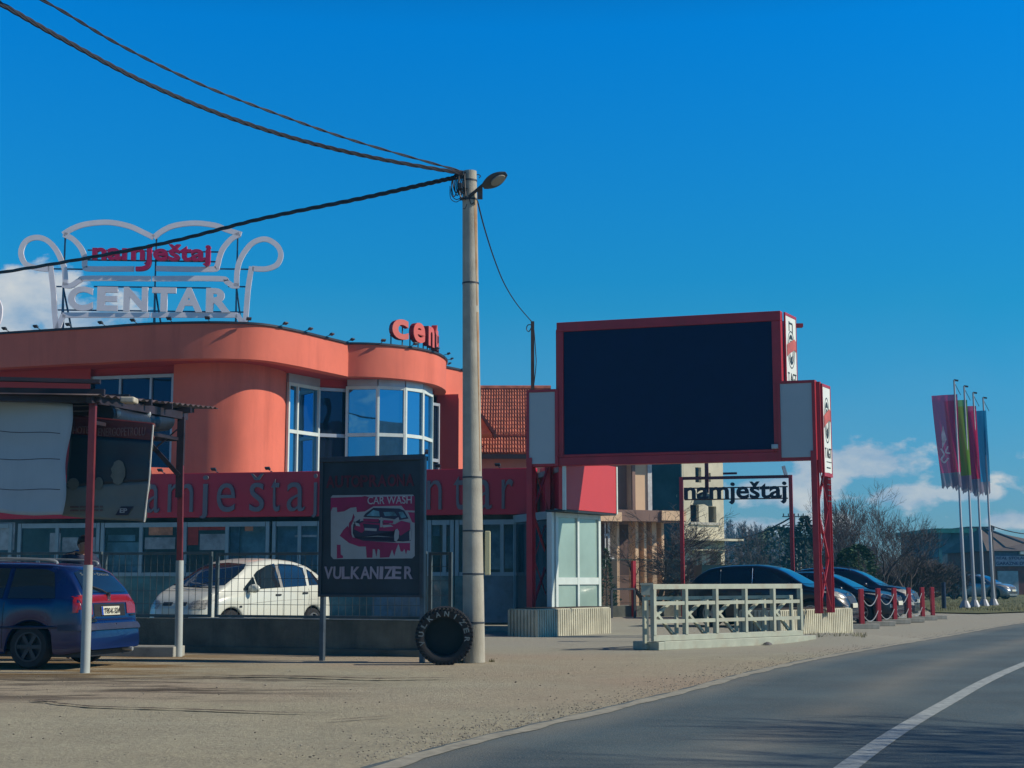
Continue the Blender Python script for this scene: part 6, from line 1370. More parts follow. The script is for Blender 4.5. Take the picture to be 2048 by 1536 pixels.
    if rails:
        for sg in (1, -1): m = MB(); m.tube(cr([(.8, sg * .58, 1.50 * k), (.95, sg * .59, 1.60 * k), (1.7, sg * .59, 1.635 * k), (2.3, sg * .58, 1.57 * k), (2.4, sg * .58, 1.5 * k)], 4), .014, 6); m.build('roof_rail', mat('satin_rail', (.2, .21, .22), .3, metal=.8), c.t, smooth=50)
    ca, sa = math.cos(hd), math.sin(hd); c.place(nose.x - L * ca, nose.y - L * sa, hd); return c
G1 = 'dark cars parked nose out behind the bollards'
suv('black_suv', 'black sport utility car behind the white rack, nearest of three dark parked cars', BLK, XY(1706, 38.2), R(-26), h=1.60, rails=False, grp=G1)
suv('black_hatchback', 'low black car between the two taller dark cars behind the red bollards', BLK, XY(1797, 42.2), R(-27), h=1.44, rails=False, low=.03)
suv('dark_suv', 'dark sport utility car with roof rails, farthest of three cars behind the bollards', carpaint('midnight_paint', (.008, .012, .03)), XY(1834, 46.6), R(-25), h=1.60)
suv('silver_car', 'small silver car far away on the road by the workshop', carpaint('silver_paint', (.26, .29, .31), metal=.5), XY(2026, 92.0), R(-42), h=1.55, rails=True)
# a wire trailer roof seen behind the black SUV
# ------------------------------------------------------------------ person behind the blue car
def person():
    b = PY(153, 1160, 23.0); x0, y0 = b.x, 23.0; zt = PY(160, 1073, 23.0).z; s = zt / 1.74
    t = thing('person', 'person in a dark blue jacket bending the head behind the blue estate car', 'person', (x0, y0, 0)); t.rotation_euler = (0, 0, R(-48)); ROOTM[t.name] = Matrix.Identity(4); t.scale = (1, 1, 1)
    SK = mat('skin', (.45, .23, .15), .6, var=.08, vs=9); JK = mat('jacket_blue', (.012, .02, .06), .8, var=.2, vs=6); TR = mat('dark_trousers', (.02, .022, .03), .85, var=.15); HR = mat('brown_hair', (.03, .016, .01), .7, var=.3, vs=30)
    # local frame: facing +x, z up; s scales to height
    def skin(name, nodes, edges, mt, parent, root=0, lev=2):
        me = bpy.data.meshes.new(name); me.from_pydata([Vector(n[0]) * s for n in nodes], edges, []); o = bpy.data.objects.new(name, me); COL.objects.link(o)
        k = o.modifiers.new('skin', 'SKIN'); ly = me.skin_vertices[0].data if me.skin_vertices else None
        if ly is None:
            bm = bmesh.new(); bm.from_mesh(me); bm.verts.layers.skin.verify(); bm.to_mesh(me); bm.free(); ly = me.skin_vertices[0].data
        for i, n in enumerate(nodes): r_ = n[1] if isinstance(n[1], tuple) else (n[1], n[1]); ly[i].radius = (r_[0] * s, r_[1] * s); ly[i].use_root = (i == root)
        sb = o.modifiers.new('sub', 'SUBSURF'); sb.levels = lev; sb.render_levels = lev
        dg = bpy.context.evaluated_depsgraph_get(); ev = o.evaluated_get(dg); m2 = bpy.data.meshes.new_from_object(ev); bpy.data.objects.remove(o)
        o = bpy.data.objects.new(name, m2); COL.objects.link(o); m2.materials.clear(); m2.materials.append(mt); m2.polygons.foreach_set('use_smooth', [True] * len(m2.polygons)); o.parent = parent; ROOTM[o.name] = Matrix.Identity(4); return o
    N = [((0, 0, .95), (.15, .11)), ((.02, 0, 1.12), (.14, .10)), ((.06, 0, 1.32), (.17, .11)), ((.09, 0, 1.45), (.13, .09)), ((.14, 0, 1.52), (.06, .06)), ((.205, 0, 1.565), (.07, .075)), ((.225, 0, 1.645), (.078, .09)), ((.22, 0, 1.695), (.06, .075)),
         ((0, .1, .88), (.09, .10)), ((.02, .11, .5), .06), ((-.02, .12, .09), .04), ((.12, .13, .04), (.045, .035)), ((0, -.1, .88), (.09, .10)), ((.03, -.11, .5), .06), ((0, -.12, .09), .04), ((.14, -.13, .04), (.045, .035)),
         ((.09, .19, 1.44), .062), ((.16, .24, 1.19), .048), ((.38, .17, 1.13), .036), ((.44, .15, 1.13), (.026, .02)), ((.09, -.19, 1.44), .062), ((.16, -.24, 1.19), .048), ((.38, -.17, 1.13), .036), ((.44, -.15, 1.13), (.026, .02))]
    E = [(0, 1), (1, 2), (2, 3), (3, 4), (4, 5), (5, 6), (6, 7), (0, 8), (8, 9), (9, 10), (10, 11), (0, 12), (12, 13), (13, 14), (14, 15), (3, 16), (16, 17), (17, 18), (18, 19), (3, 20), (20, 21), (21, 22), (22, 23)]
    hn = len(N)
    for sg, w in ((1, 19), (-1, 23)):                 # palms and five separate fingers
        bx, by, bz = N[w][0]; k = len(N); N.append(((bx + .045, by, bz - .005), (.034, .016))); E.append((w, k))
        for f in range(4):
            ln = (.062, .075, .07, .055)[f]; yy = by + (f - 1.5) * .02; a = len(N)
            N.append(((bx + .085, yy, bz - .008), .0085)); E.append((k, a)); N.append(((bx + .085 + ln * .55, yy, bz - .018), .0078)); E.append((a, a + 1)); N.append(((bx + .085 + ln * .85, yy, bz - .04), .0065)); E.append((a + 1, a + 2))
        a = len(N); N.append(((bx + .03, by - sg * .04, bz), .0095)); E.append((w, a)); N.append(((bx + .065, by - sg * .055, bz - .012), .008)); E.append((a, a + 1))
    body = skin('body', N, E, SK, t)
    J = [((0, 0, .90), (.17, .13)), ((.02, 0, 1.12), (.165, .12)), ((.06, 0, 1.32), (.23, .17)), ((.09, 0, 1.46), (.20, .15)), ((.12, 0, 1.535), (.10, .095)), ((.09, .2, 1.43), .09), ((.16, .25, 1.19), .075), ((.36, .175, 1.13), .06), ((.09, -.2, 1.43), .09), ((.16, -.25, 1.19), .075), ((.36, -.175, 1.13), .05)]
    skin('jacket', J, [(0, 1), (1, 2), (2, 3), (3, 4), (3, 5), (5, 6), (6, 7), (3, 8), (8, 9), (9, 10)], JK, t)
    P_ = [((0, 0, .93), (.165, .125)), ((0, .1, .85), (.105, .11)), ((.02, .11, .5), .075), ((-.02, .12, .12), .06), ((0, -.1, .85), (.105, .11)), ((.03, -.11, .5), .075), ((0, -.12, .12), .06)]
    skin('trousers', P_, [(0, 1), (1, 2), (2, 3), (0, 4), (4, 5), (5, 6)], TR, t)
    # head details
    def ell(m, c, r, n=12, k=8, M=None):
        vs = []; M = M or Matrix.Identity(4)
        for i in range(k + 1):
            th = math.pi * i / k
            for j in range(n): a = 2 * math.pi * j / n; vs.append((M @ Vector((r[0] * math.sin(th) * math.cos(a), r[1] * math.sin(th) * math.sin(a), r[2] * math.cos(th))) + Vector(c)) * s)
        m.add(vs, [(i * n + j, i * n + (j + 1) % n, (i + 1) * n + (j + 1) % n, (i + 1) * n + j) for i in range(k) for j in range(n)])
    m = MB(); ell(m, (.20, 0, 1.685), (.105, .088, .075)); ell(m, (.15, 0, 1.64), (.065, .083, .09)); m.build('hair', HR, t, smooth=80)
    m = MB(); ell(m, (.32, 0, 1.59), (.022, .014, .022)); ell(m, (.205, .083, 1.60), (.018, .012, .03)); ell(m, (.205, -.083, 1.60), (.018, .012, .03)); m.build('nose_and_ears', SK, t, smooth=80)
    for y in (.032, -.032): m = MB(); ell(m, (.297, y, 1.625), (.012, .013, .009)); m.build('eye', mat('eye_dark', (.03, .02, .02), .3), t, smooth=80)
    m = MB(); ell(m, (.297, 0, 1.55), (.01, .026, .007)); m.build('mouth', mat('lips', (.3, .1, .08), .5), t, smooth=80)
    m = MB()
    for y, z in ((.17, 1.17), (-.17, 1.17)): ell(m, (.36, y, 1.135), (.06, .055, .05))
    m.build('sleeve_cuff', mat('bright_blue_cloth', (.01, .14, .55), .7, var=.1), t, smooth=80)
    m = MB(); ell(m, (.115, 0, 1.535), (.085, .09, .018)); m.build('collar', mat('bright_blue_cloth', (.01, .14, .55), .7), t, smooth=80)
person()
# ------------------------------------------------------------------ houses beyond the yard
def house_tile():
    Y = 52; t = thing('tiled_house', 'house with a red clay tile roof between the utility pole and the billboard', 'house', tuple(XY(1010, Y + 4)))
    F = Fr(XY(905, Y), XY(1110, Y)); g = F.hit; ze = g(1000, 907)[1]; w = MB(); w.fb(F, 0, F.len, 0, ze - .02, -9, -.5); w.build('wall', mat('beige_wall', (.33, .20, .16), .9, var=.08), t)
    zr = PY(1000, 778, Y + 4.6).z
    # roof: profiled tile rows as real courses
    r = MB(); rows = 17; d0, d1 = 0.0, -4.6; vs = []; nx = 150
    zz = lambda k: ze + (zr - ze) * k
    for i in range(rows):
        for e in (0, 1):
            k = (i + e) / rows; d = d0 + (d1 - d0) * k; lift = .05 if e == 0 else 0
            for j in range(nx + 1): vs.append(F.at(F.len * j / nx, zz(k) + lift + .028 * math.cos(j * 2 * math.pi / 4.2), d))
    fs = []
    for i in range(rows * 2 - 1):
        for j in range(nx): a = i * (nx + 1) + j; fs.append((a, a + 1, a + nx + 2, a + nx + 1))
    r.add(vs, fs); r.build('roof', TILE, t, smooth=50)
    r = MB(); r.add([F.at(0, zr, -4.6), F.at(F.len, zr, -4.6), F.at(F.len, ze, -9.2), F.at(0, ze, -9.2)], [(0, 1, 2, 3)]); r.build('roof', TILE, t)
    r = MB(); r.tube([F.at(0, zr + .02, -4.6), F.at(F.len, zr + .02, -4.6)], .12, 8); r.build('ridge', TILE, t); r = MB(); r.fb(F, 0, F.len, ze - .18, ze - .02, -.12, .0); r.build('gutter', PLASTIC, t)
    # snow guards and small gable at the left
    s = MB(); z = g(1030, 868)[1]; k = (z - ze) / (zr - ze); d = d1 * k
    for i in range(9): u = g(965 + i * 11, 868)[0]; s.fb(F, u, u + .14, z + .05, z + .12, d - .02, d + .06)
    s.build('snow_guard', TILE, t)
    gb = MB(); a = F.at(g(915, 880)[0], 0, 1.0); D = Fr(XY(900, Y - 1.2), XY(992, Y - 1.2)); h = D.hit
    u1, z1 = h(990, 868); ua, za = h(962, 830); ul = h(930, 868)[0]
    gb.prism([(ul, z1), (u1 - .1, z1), (ua, za - .08)], D.mat(), -1.5, 0); gable = gb.build('dormer', mat('peach_gable', (.50, .22, .13), .9), t)
    rr = MB(); rr.bar(D.at(ua, za, -.7), D.at(u1, z1, -.7), .10, 1.9, side=(0, 0, 1)) ; rr.build('dormer_roof', mat('dark_tile', (.09, .03, .03), .8), gable)
house_tile()
def peach_house():
    Y = 64; t = thing('peach_house', 'peach rendered unfinished house with long concrete balconies behind the bare tree', 'house', tuple(XY(1265, Y + 3)))
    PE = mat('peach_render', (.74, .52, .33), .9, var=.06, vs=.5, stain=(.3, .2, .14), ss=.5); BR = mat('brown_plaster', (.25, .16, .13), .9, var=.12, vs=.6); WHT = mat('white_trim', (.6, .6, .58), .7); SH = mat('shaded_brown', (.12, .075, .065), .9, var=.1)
    F = Fr(XY(1170, Y), XY(1345, Y + 1.9)); g = F.hit
    def b(x0, x1, y0, y1, d0, d1, m_, nm='wall', par=None):
        u0, z1 = g((x0 + x1) / 2, y0); u0 = g(x0, 1000)[0]; u1 = g(x1, 1000)[0]; z0 = g((x0 + x1) / 2, y1)[1]; m = MB(); m.fb(F, u0, u1, max(0, z0), z1, d0, d1); return m.build(nm, m_, par or t)
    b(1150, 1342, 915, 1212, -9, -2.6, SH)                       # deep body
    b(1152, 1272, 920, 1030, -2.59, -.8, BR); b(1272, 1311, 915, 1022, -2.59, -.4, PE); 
    b(1304, 1312, 925, 1022, -.399, -.33, WHT, 'trim')
    b(1272, 1278, 925, 1024, -.39, -.3, BR, 'trim')
    w = b(1220, 1249, 935, 1022, -.79, -.6, WHT, 'window'); b(1236, 1246, 945, 1021, -.59, -.57, mat('grey_shutter', (.16, .19, .2), .6), 'pane', w)
    s = b(1150, 1344, 1022, 1044, -2.6, 1.1, BR, 'balcony'); b(1295, 1343, 1024, 1043, 1.11, 1.2, PE, 'balcony_face', s); b(1150, 1216, 1026, 1044, 1.11, 1.2, PE, 'balcony_face', s)
    for x0, x1 in ((1226, 1231), (1263, 1269), (1280, 1285), (1296, 1305), (1315, 1320)): b(x0, x1, 1044.3, 1212, -.3, .3, PE, 'column')
    for x0, x1, y0, y1 in ((1197, 1199, 1046, 1135), (1203, 1207, 1046, 1120), (1197, 1215, 1114, 1119), (1196, 1206, 1068, 1073)): b(x0, x1, y0, y1, .5, .55, WHT, 'scaffold')
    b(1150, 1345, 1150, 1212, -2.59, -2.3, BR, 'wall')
    r = MB(); z = g(1250, 905)[1]; r.fb(F, g(1140, 1000)[0], g(1350, 1000)[0], z, z + .3, -9.5, .3); r.build('roof_slab', CONC, t)
peach_house()
def ruin():
    Y = 112; t = thing('concrete_house', 'unfinished grey concrete house with empty window openings and soot stains', 'house', tuple(XY(1405, Y + 3)))
    CN = mat('raw_concrete', (.70, .64, .46), .9, var=.10, vs=.5, stain=(.36, .34, .26), ss=.45); DKG = mat('raw_concrete_shaded', (.035, .055, .065), .9, var=.3, vs=.5)  # second tone is the same concrete, darkened for the shaded side and inside
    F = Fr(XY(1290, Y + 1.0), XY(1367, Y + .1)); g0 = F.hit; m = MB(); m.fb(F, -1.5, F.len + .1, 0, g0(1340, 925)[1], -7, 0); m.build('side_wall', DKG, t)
    F = Fr(XY(1366, Y), XY(1449, Y + 1.9)); g = F.hit; zt = g(1400, 900)[1]
    # front wall with openings: built as piers, bands
    ops = [(1382, 1399, 1010, 1044), (1418, 1434, 1012, 1047), (1393, 1405, 935, 965), (1413, 1424, 945, 963), (1372, 1392, 1120, 1205), (1396, 1404, 1096, 1140), (1420, 1442, 1104, 1205)]
    xs = sorted({1366, 1449} | {o[0] for o in ops} | {o[1] for o in ops}); ys = sorted({900, 1215} | {o[2] for o in ops} | {o[3] for o in ops})
    w = MB()
    for x0, x1 in zip(xs, xs[1:]):
        run = None; u0, u1 = g(x0, 1100)[0], g(x1, 1100)[0]
        for y0, y1 in zip(ys, ys[1:]):
            hole = any(o[0] <= (x0 + x1) / 2 <= o[1] and o[2] <= (y0 + y1) / 2 <= o[3] for o in ops)
            if not hole and run is None: run = y0
            if hole and run is not None: w.fb(F, u0, u1, g(1400, y0)[1], g(1400, run)[1], -.35, 0); run = None
        if run is not None: w.fb(F, u0, u1, 0, g(1400, run)[1], -.35, 0)
    w.build('front_wall', CN, t)
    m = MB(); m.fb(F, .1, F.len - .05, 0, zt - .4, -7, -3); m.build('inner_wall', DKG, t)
    m = MB(); m.fb(F, F.len - .3, F.len, 0, zt, -7, -.36); m.build('side_wall', CN, t)
    for y in (1080, 990): z = g(1400, y)[1]; m = MB(); m.fb(F, -.2, F.len - .31, z - .2, z, -6.9, -.36); m.build('floor_slab', CN, t)
    m = MB(); u, z = g(1462, 1081); m.fb(F, -.3, u + .2, z - .07, z + .08, .0, 1.3); m.build('balcony', CN, t)
    m = MB(); z = g(1400, 1100)[1]; m.fb(F, .4, F.len - .5, z - .05, z + .03, .01, .9); m.build('balcony', CN, t)
    for x0, x1, y0, y1 in ((1400, 1440, 1044.5, 1050), (1380, 1400, 1044.5, 1049)): m = MB(); m.fb(F, g(x0, 1)[0] * 0 + g(x0, 1050)[0], g(x1, 1050)[0], g(1400, y1)[1], g(1400, y0)[1], .001, .12); m.build('window_sill', mat('pale_sill', (.5, .48, .4), .9), t)
    m = MB(); so = mat('soot', (.02, .05, .06), .95, var=.4, vs=1.2); m.prism([tuple(g(x, y)) for x, y in ((1386, 1010), (1388, 1000), (1394, 996), (1393, 986), (1400, 990), (1412, 985), (1426, 992), (1424, 1002), (1425, 1012), (1416, 1012), (1408, 1008))], F.mat(), .002, .012); m.build('soot_stain', so, t)
ruin()
def right_buildings():
    Y = 150; t = thing('green_trim_building', 'weathered mural building with green eaves behind the flagpoles', 'building', tuple(XY(1915, Y + 5)))
    MU = mat('faded_mural', (.10, .14, .17), .9, var=.45, vs=.35, stain=(.02, .13, .15), ss=.22); GR = mat('green_eaves', (.02, .20, .16), .6)
    F = Fr(XY(1877, Y), XY(1955, Y)); g = F.hit; zt = g(1900, 1066)[1]; m = MB(); m.fb(F, 0, F.len, 0, zt, -14, 0); m.build('wall', MU, t)
    m = MB(); m.fb(F, -.4, F.len, zt + .001, zt + .45, -14.5, .4); m.build('eaves', GR, t)
    m = MB(); vs = [tuple(g(1920 + 27 * math.cos(a), 1130 - 16 * math.sin(a))) for a in [math.pi * i / 14 for i in range(15)]]; m.prism(vs, F.mat(), .01, .05); m.build('mural_dome', mat('mural_navy', (.008, .03, .08), .9), t)
    m = MB(); m.fb(F, g(1885, 1150)[0], g(1950, 1150)[0], 0, g(1900, 1142)[1], .01, .8); m.build('porch', mat('dull_red_wall', (.11, .06, .08), .9), t)
    for x in (1880, 1952): m = MB(); u = g(x, 1100)[0]; m.fb(F, u - .15, u + .15, 0, zt, .001, .15); m.build('corner_trim', mat('teal_trim', (.04, .16, .18), .7), t)
    t = thing('brown_house', 'brown rendered building with a dark hipped roof between the green eaves and the workshop', 'house', tuple(XY(1970, Y + 12)))
    F = Fr(XY(1943, Y + 8), XY(1986, Y + 8)); g = F.hit; m = MB(); m.fb(F, 0, F.len, 0, g(1960, 1060)[1], -9, 0); m.build('wall', mat('brown_wall', (.15, .11, .11), .9, var=.2, vs=.3), t); m = MB(); m.fb(F, -.3, F.len + .3, g(1960, 1060)[1] + .002, g(1960, 1058)[1] + .25, -9.3, .3); m.build('roof', PLASTIC, t)
    Y = 120; t = thing('workshop', 'brick workshop with a brown roof and a pale name board over its door', 'building', tuple(XY(2020, Y + 5)))
    F = Fr(XY(1984, Y), XY(2120, Y)); g = F.hit; ze = g(2000, 1102)[1]; BK = mat('red_brick', (.22, .08, .06), .9, var=.2, vs=2, stain=(.14, .07, .06), ss=.6); RF = mat('brown_roof_sheet', (.105, .085, .075), .8, var=.12, vs=.4)
    m = MB(); m.fb(F, 0, F.len, 0, ze, -12, 0); m.build('wall', BK, t)
    zr = PY(1995, 1058, Y + 5).z; m = MB(); uu = g(1996, 1060)[0]
    m.add([F.at(-.5, ze, .6), F.at(F.len, ze, .6), F.at(F.len, zr - 1.0, -5), F.at(uu, zr, -5), F.at(-.5, ze, -12), F.at(F.len, ze, -12)], [(0, 1, 2, 3), (0, 3, 4), (3, 2, 5, 4), (1, 5, 2), (0, 4, 5, 1)]); m.build('roof', RF, t)
    m = MB(); m.bar(F.at(uu + .6, zr + .03, -5), F.at(g(2050, 1090)[0], PY(2050, 1086, Y).z, -.2), .25, .12); m.build('ridge', PLASTIC, t)
    m = MB(); u = g(2019, 1070)[0]; m.fb(F, u - .18, u + .18, zr - 1, zr + .05, -5.2, -4.8); m.build('chimney', PLASTIC, t)
    m = MB(); m.fb(F, 0, F.len, g(2000, 1133)[1], ze - .01, .001, .2); m.build('fascia', mat('dusky_blue_fascia', (.10, .13, .2), .7), t)
    sg = MB(); u0 = g(1989, 1120)[0]; u1 = g(2070, 1120)[0]; sg.fb(F, u0, u1, g(2000, 1132)[1], g(2000, 1112)[1], .201, .27); s_ = sg.build('name_board', mat('pale_board', (.40, .40, .48), .6), t)
    tx = MB(); put_text(tx, 'REAL STOLARIJA', F, g(1981, 1120)[0] + .4, g(2062, 1120)[0], g(2000, 1120.5)[1], g(2000, 1113.5)[1], .271, .29, bold=.02); put_text(tx, 'GARAZNE DVERI', F, g(1990, 1120)[0], g(2062, 1120)[0], g(2000, 1130)[1], g(2000, 1123.5)[1], .271, .29, bold=.02); tx.build('board_lettering', mat('board_ink', (.06, .05, .14), .6), s_)
    d = MB(); d.fb(F, g(1995, 1160)[0], g(2036, 1160)[0], 0, g(2010, 1142)[1], .001, .1); d.build('garage_door', mat('pale_door', (.34, .42, .45), .5), t)
    d = MB(); d.fb(F, g(2036, 1108)[0], g(2060, 1108)[0], g(2040, 1109)[1], g(2040, 1103)[1], .201, .6); d.build('canopy', WHITEF, t)
right_buildings()
# ------------------------------------------------------------------ far poles
def line_pole(name, px, ytop, Y, r, label, arms=True, m_=None):
    b = XY(px, Y); z = PY(px, ytop, Y).z; t = thing(name, label, 'pole', tuple(b)); m = MB(); m.tube([b, Vector((b.x, b.y, z))], [r, r * .7], 10); m.build('shaft', m_ or mat('dark_pole', (.04, .04, .05), .8), t, smooth=40)
    if arms:
        m = MB()
        for k in (0, .7): m.bar(Vector((b.x - .9, b.y, z - .25 - k)), Vector((b.x + .9, b.y, z - .25 - k)), .08)
        for i in (-.8, -.4, .4, .8): m.tube([(b.x + i, b.y, z - .2), (b.x + i, b.y, z)], .05, 6)
        m.build('crossarm', DKSTEEL, t)
    return Vector((b.x, b.y, z))
a = line_pole('utility_pole', 1590, 1027, 120, .20, 'distant dark utility pole seen through the billboard gantry, right of the hanging lettering')
line_pole('birch_trunk', 1594, 1052, 100, .09, 'left one of two thin pale trunks beside the distant pole', False, mat('birch_bark', (.42, .42, .38), .9, var=.4, vs=3))
line_pole('birch_trunk', 1602, 1050, 101, .09, 'right one of two thin pale trunks beside the distant pole', False, mat('birch_bark', (.42, .42, .38), .9))
b = line_pole('utility_pole', 1986, 1051, 88, .16, 'dark leaning roadside pole right of the flagpoles', False)
def wire(p, q, sag, label, r=.03):
    m = MB(); m.tube([p.lerp(q, k / 12) - Vector((0, 0, sag * (1 - (k / 6 - 1) ** 2))) for k in range(13)], r, 4); tag(m.build('power_cable', CAB, loc=tuple(p)), label, 'cable')
wire(a - Vector((0, 0, .2)), PY(1360, 1068, 135), 1.2, 'thick cable leaving the distant pole towards the concrete house', .07); wire(a - Vector((.3, 0, .7)), PY(1380, 1075, 130), 1.0, 'thin cable under the thick one left of the distant pole', .03)
wire(b, PY(2120, 1065, 92), .3, 'thin wire from the roadside pole to the right edge')
# ------------------------------------------------------------------ trees
BARK = mat('bare_bark', (.09, .068, .06), .9, var=.3, vs=6); TWIG = mat('bare_twigs', (.072, .066, .07), .9, var=.3, vs=2)
def bare_tree(name, label, base, h, spread, seed, levels=5, trunk_h=.22, r0=.14, up=.35, kids=3, stems=1, tw=1.0, mt=None, mk=None, lean=0.0):
    rnd = random.Random(seed); t = thing(name, label, 'tree', tuple(base)); tk = MB(); crn = MB()
    def grow(p, d, ln, r, lv):
        n = 3 if lv < 2 else 2; pts = [p]; dd = d.copy()
        for i in range(n):
            dd = (dd + Vector((rnd.gauss(0, .16), rnd.gauss(0, .16), rnd.gauss(0, .08) + up * .12))).normalized(); pts.append(pts[-1] + dd * ln / n)
        rr = [r * (1 - .42 * i / n) for i in range(n + 1)]
        (tk if lv < 2 else crn).tube(pts, rr, 7 if lv < 1 else 5 if lv < 2 else 3, cap=False)
        if lv >= levels: return
        for k in range(kids + (1 if 1 <= lv < levels - 1 else 0) + (rnd.random() < .3)):
            i = rnd.randint(1, n) if k else n; q = pts[i]; a = rnd.uniform(0, 6.28); tilt = rnd.uniform(.35, .95) if k else rnd.uniform(.1, .4)
            ax = dd.cross(Vector((math.cos(a), math.sin(a), .1))).normalized(); nd_ = (Matrix.Rotation(tilt, 3, ax) @ dd); nd_ = (nd_ + Vector((0, 0, up * .35))).normalized()
            nd_.x *= spread; nd_.y *= spread; nd_.normalize(); grow(q, nd_, ln * rnd.uniform(.62, .86), max(.006 * tw, rr[i] * rnd.uniform(.5, .72)), lv + 1)
    L0 = h * trunk_h
    for s_ in range(stems): grow(Vector(base) + Vector((rnd.uniform(-.1, .1) * (stems > 1), 0, -.1)), Vector((rnd.gauss(0, .25) * (stems > 1) + lean, 0, 1)).normalized(), L0 if stems == 1 else L0 * 1.5, r0, 0)
    # scale crown to the wanted height
    zm = max(v.z for v in crn.v); k = h / zm
    for mb in (tk, crn): mb.v = [Vector((base[0] + (v.x - base[0]) * k, base[1] + (v.y - base[1]) * k, v.z * k)) for v in mb.v]
    tk.build('trunk', mt or BARK, t, smooth=60); crn.build('crown', mk or TWIG, t); return t
def hpx(px, py, Y): return PY(px, py, Y).z
bare_tree('bare_tree', 'bare low branching fruit tree in front of the peach house', XY(1312, 52), hpx(1300, 1000, 52), 1.5, 11, 6, .20, .12, .28, 2, 3, 1.0)
bare_tree('bare_tree', 'leafless twiggy tree before the grey concrete house, right of the fruit tree', XY(1392, 60), hpx(1400, 1040, 60), 1.5, 5, 5, .24, .12, .25, 3, 1, 1.0)
bare_tree('bare_tree', 'slim bare tree on the meadow seen through the lettered gate frame', XY(1512, 95), hpx(1512, 1040, 95), .9, 21, 5, .28, .22, .5, 3, 1, 2.0)
bare_tree('bare_tree', 'big spreading leafless tree right of the billboard, tallest of its row', XY(1752, 62), hpx(1745, 950, 62), 1.15, 31, 6, .20, .15, .5, 2, 2, 1.1)
bare_tree('bare_tree', 'leafless tree close behind the right billboard column', XY(1690, 66), hpx(1690, 975, 66), 1.0, 44, 6, .22, .13, .55, 2, 2, 1.1)
bare_tree('bare_tree', 'small leafless tree at the right end of the row, left of the flags', XY(1812, 68), hpx(1830, 1005, 68), 1.1, 57, 5, .22, .10, .5, 3, 2, 1.3)
bare_tree('bare_tree', 'tall thin bare tree behind the top of the right planter', XY(1655, 75), hpx(1650, 985, 75), .8, 63, 5, .25, .14, .6, 3, 1, 1.8)
for i, (px, Y, py, s_, lb) in enumerate(((1800, 74, 1085, 1, 'brown leafless shrub behind the far bollards'), (1835, 72, 1095, 2, 'brown leafless shrub beside the last bollard'), (1862, 78, 1100, 3, 'brown leafless shrub left of the dark blue post'), (1905, 90, 1120, 4, 'low leafless shrub behind the first flagpole foot'), (1235, 70, 1120, 9, 'low bare shrub at the foot of the peach house'))):
    t = bare_tree('shrub', lb, XY(px, Y), hpx(px, py, Y), 1.6, 70 + s_, 4, .3, .05, .6, 4, 7, 2.2, mk=mat('brown_twigs', (.11, .085, .07), .9, var=.3, vs=1)); t['category'] = 'shrub'
bare_tree('bare_tree', 'leafless roadside tree across the road, outside the picture, shading the asphalt with its twigs', Vector((13.5, 9.2, 0)), 8.5, 1.0, 91, 6, .22, .16, .45, 3, 1, 1.0)
def conifer(name, label, base, h, w, seed, m_, cone=True, n=2600, leaf=.09):
    rnd = random.Random(seed); t = thing(name, label, 'tree', tuple(base)); m = MB(); m.tube([base, Vector((base[0], base[1], h * .9))], [h * .02, .02], 7); m.build('trunk', BARK, t); c = MB()
    for _ in range(n):
        z = rnd.random() ** (1.25 if cone else .9); k = (1 - z) if cone else math.sin(math.pi * min(1, z * .92 + .08)) ** .7
        lump = 1 + .28 * math.sin(z * 23 + seed) * math.sin(rnd.uniform(0, 6)); a = rnd.uniform(0, 6.28); rr = w * (k ** .8) * (rnd.uniform(.45, 1) ** .6) * lump * (1 + .25 * math.sin(a * 3 + z * 9))
        p = Vector((base[0] + rr * math.cos(a), base[1] + rr * math.sin(a), .1 + z * (h - .1))); q = Vector((math.cos(a) * rnd.uniform(.5, 1.2), math.sin(a) * rnd.uniform(.5, 1.2), rnd.uniform(-.4, .7))).normalized() * leaf * rnd.uniform(.7, 1.8); s_ = Vector((rnd.gauss(0, 1), rnd.gauss(0, 1), rnd.gauss(0, 1))).normalized() * leaf * .5
        c.add([p - s_, p + s_, p + q], [(0, 1, 2)])
    c.build('crown', m_, t); return t
PINE = mat('dark_conifer', (.04, .075, .055), .8, var=.4, vs=1.5); THU = mat('thuja_green', (.03, .085, .035), .8, var=.4, vs=2)
conifer('conifer', 'dark pine standing left of the right billboard column', XY(1612, 96), hpx(1612, 1034, 96), 1.9, 1, PINE, leaf=.22)
conifer('conifer', 'dark green thuja hedge tree in front of the big bare tree', XY(1718, 60), hpx(1715, 1090, 60), .75, 2, THU, False, leaf=.10)
conifer('conifer', 'smaller dark green thuja left of the big bare tree trunk', XY(1695, 61), hpx(1695, 1098, 61), .6, 3, THU, False, leaf=.10)
conifer('conifer', 'green bushy conifer behind the gate sign, on the meadow', XY(1560, 125), hpx(1560, 1055, 125), 3.2, 4, mat('meadow_conifer', (.05, .09, .06), .85, var=.4, vs=.8), False, 3000, .3)
conifer('conifer', 'small dark thuja beside the peach house', XY(1213, 58), hpx(1213, 1098, 58), .4, 5, THU, True, 1200, .08)
